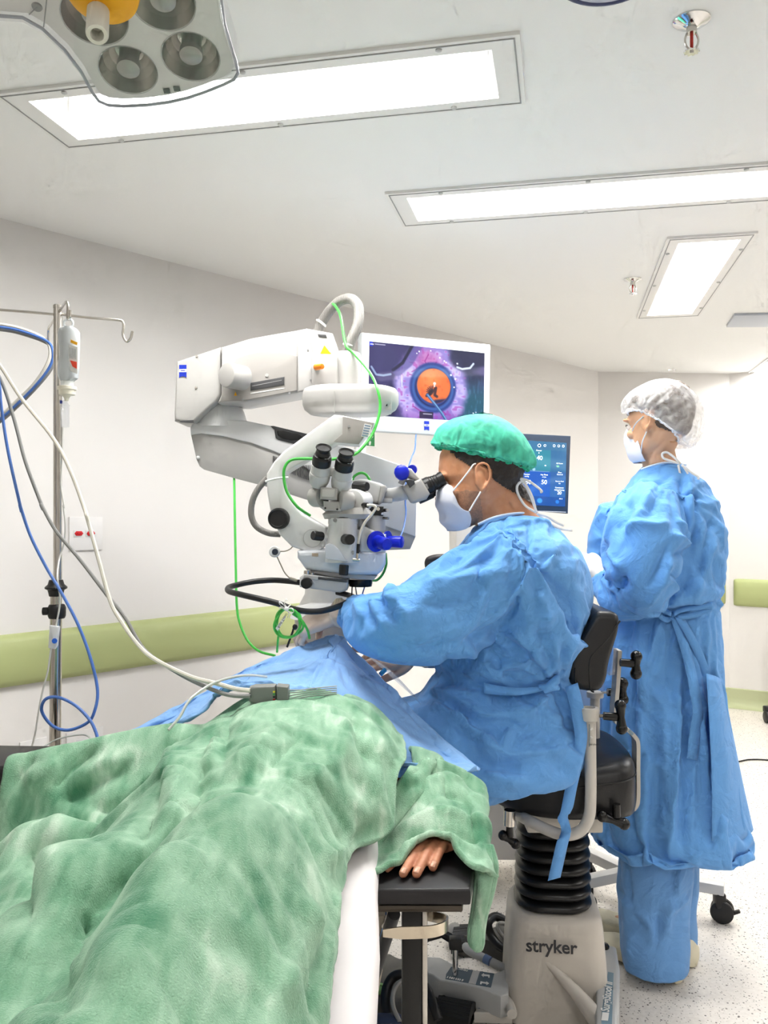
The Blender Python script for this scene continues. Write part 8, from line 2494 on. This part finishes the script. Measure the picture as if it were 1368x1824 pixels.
# ------------------------------------------------------------------ the blue drape over the head
rows = [
    [(180, 1325, 2.02), (300, 1262, 2.05), (400, 1205, 2.10), (490, 1175, 2.18), (560, 1150, 2.22), (612, 1150, 2.22), (660, 1190, 2.18), (712, 1232, 2.10), (770, 1290, 2.0), (856, 1372, 1.84)],
    [(200, 1309, 1.95), (330, 1238, 1.96), (420, 1189, 2.0), (500, 1155, 2.06), (568, 1128, 2.11), (606, 1120, 2.10), (652, 1164, 2.07), (706, 1217, 2.02), (764, 1278, 1.95), (858, 1363, 1.82)],
    [(204, 1310, 1.91), (336, 1246, 1.89), (405, 1200, 1.90), (490, 1178, 1.92), (565, 1160, 1.96), (612, 1165, 1.97), (656, 1212, 1.94), (706, 1264, 1.89), (756, 1308, 1.86), (857, 1365, 1.80)],
    [(207, 1311, 1.87), (342, 1253, 1.82), (395, 1209, 1.81), (484, 1198, 1.80), (560, 1196, 1.81), (608, 1212, 1.82), (656, 1256, 1.80), (706, 1302, 1.78), (748, 1334, 1.78), (855, 1366, 1.78)],
    [(210, 1313, 1.83), (346, 1257, 1.775), (388, 1214, 1.765), (480, 1208, 1.745), (556, 1217, 1.735), (601, 1241, 1.725), (650, 1290, 1.715), (690, 1328, 1.70), (728, 1350, 1.69), (852, 1368, 1.745)],
]
G = patch([[P(*q) for q in r] for r in rows], 90, 36)
dm_ = MB(); dm_.grid(G)
und = MB(); und.f = list(dm_.f); und.m = dm_.m; und.v = [(x, y + .008, z - .016) for x, y, z in dm_.v]


def hold_d(co):
    i = np.arange(len(co)); r, c = i // 91, i % 91
    w = np.full(len(co), .004)
    w = np.maximum(w, np.where(r >= 35, .9, 0)); w = np.maximum(w, np.where(np.abs(r - 9) < 2, .95, 0)); w = np.maximum(w, np.where((c < 3) | (c > 86), .8, 0))
    return w


dm_ = refine(settle(dm_, und, hold_d, 18, .05, 3.0, 14, .35))
r_ = lambda u, v: (560 + u / 5.2615, 1060 + v / 5.2615); Rr = lambda *a: [r_(*p) for p in a]
fold(dm_, [(Rr((0, 600), (200, 640), (380, 740), (560, 850), (760, 930)), .009, -.010), (Rr((0, 580), (150, 600), (330, 690), (480, 780)), .010, .009), (Rr((180, 340), (300, 520), (450, 680), (620, 800), (860, 980)), .010, .008), ([(440, 1200), (500, 1176), (560, 1168)], .010, .008), ([(480, 1190), (520, 1160), (560, 1145)], .008, -.006), ([(640, 1240), (700, 1280), (780, 1330)], .012, .007), ([(610, 1225), (640, 1260), (690, 1310)], .010, -.006), ([(600, 1130), (605, 1180), (620, 1230)], .010, .006), ([(700, 1250), (760, 1310), (830, 1355)], .010, -.006)])
dr = obj('surgical_drape', dm_, DRAPE, None, smooth=180, recalc=False, solid=.0015)
tag(dr, 'light blue surgical sheet covering the lying person\'s head, its tip hanging at the right', 'drape')
pk = MB(); pk.grid(patch([[P(652, 1166, 2.10), P(690, 1200, 2.08), P(735, 1240, 2.03)], [P(665, 1172, 2.14), P(700, 1198, 2.12), P(745, 1245, 2.06)], [P(672, 1184, 2.16), P(708, 1212, 2.14), P(750, 1256, 2.08)]], 16, 8))
pko = obj('fluid_pouch', pk, thin_glass('pouch_clear', (.9, .94, 1.0), .12, .08, .25, 'DCE9FA'), dr, smooth=180)
m = MB(); m.tube([P(678, 1201, 2.06), P(686, 1193, 2.07)], .006, 10); obj('pouch_port', m, mat('port_cyan', '3DA3E8', .3), pko)
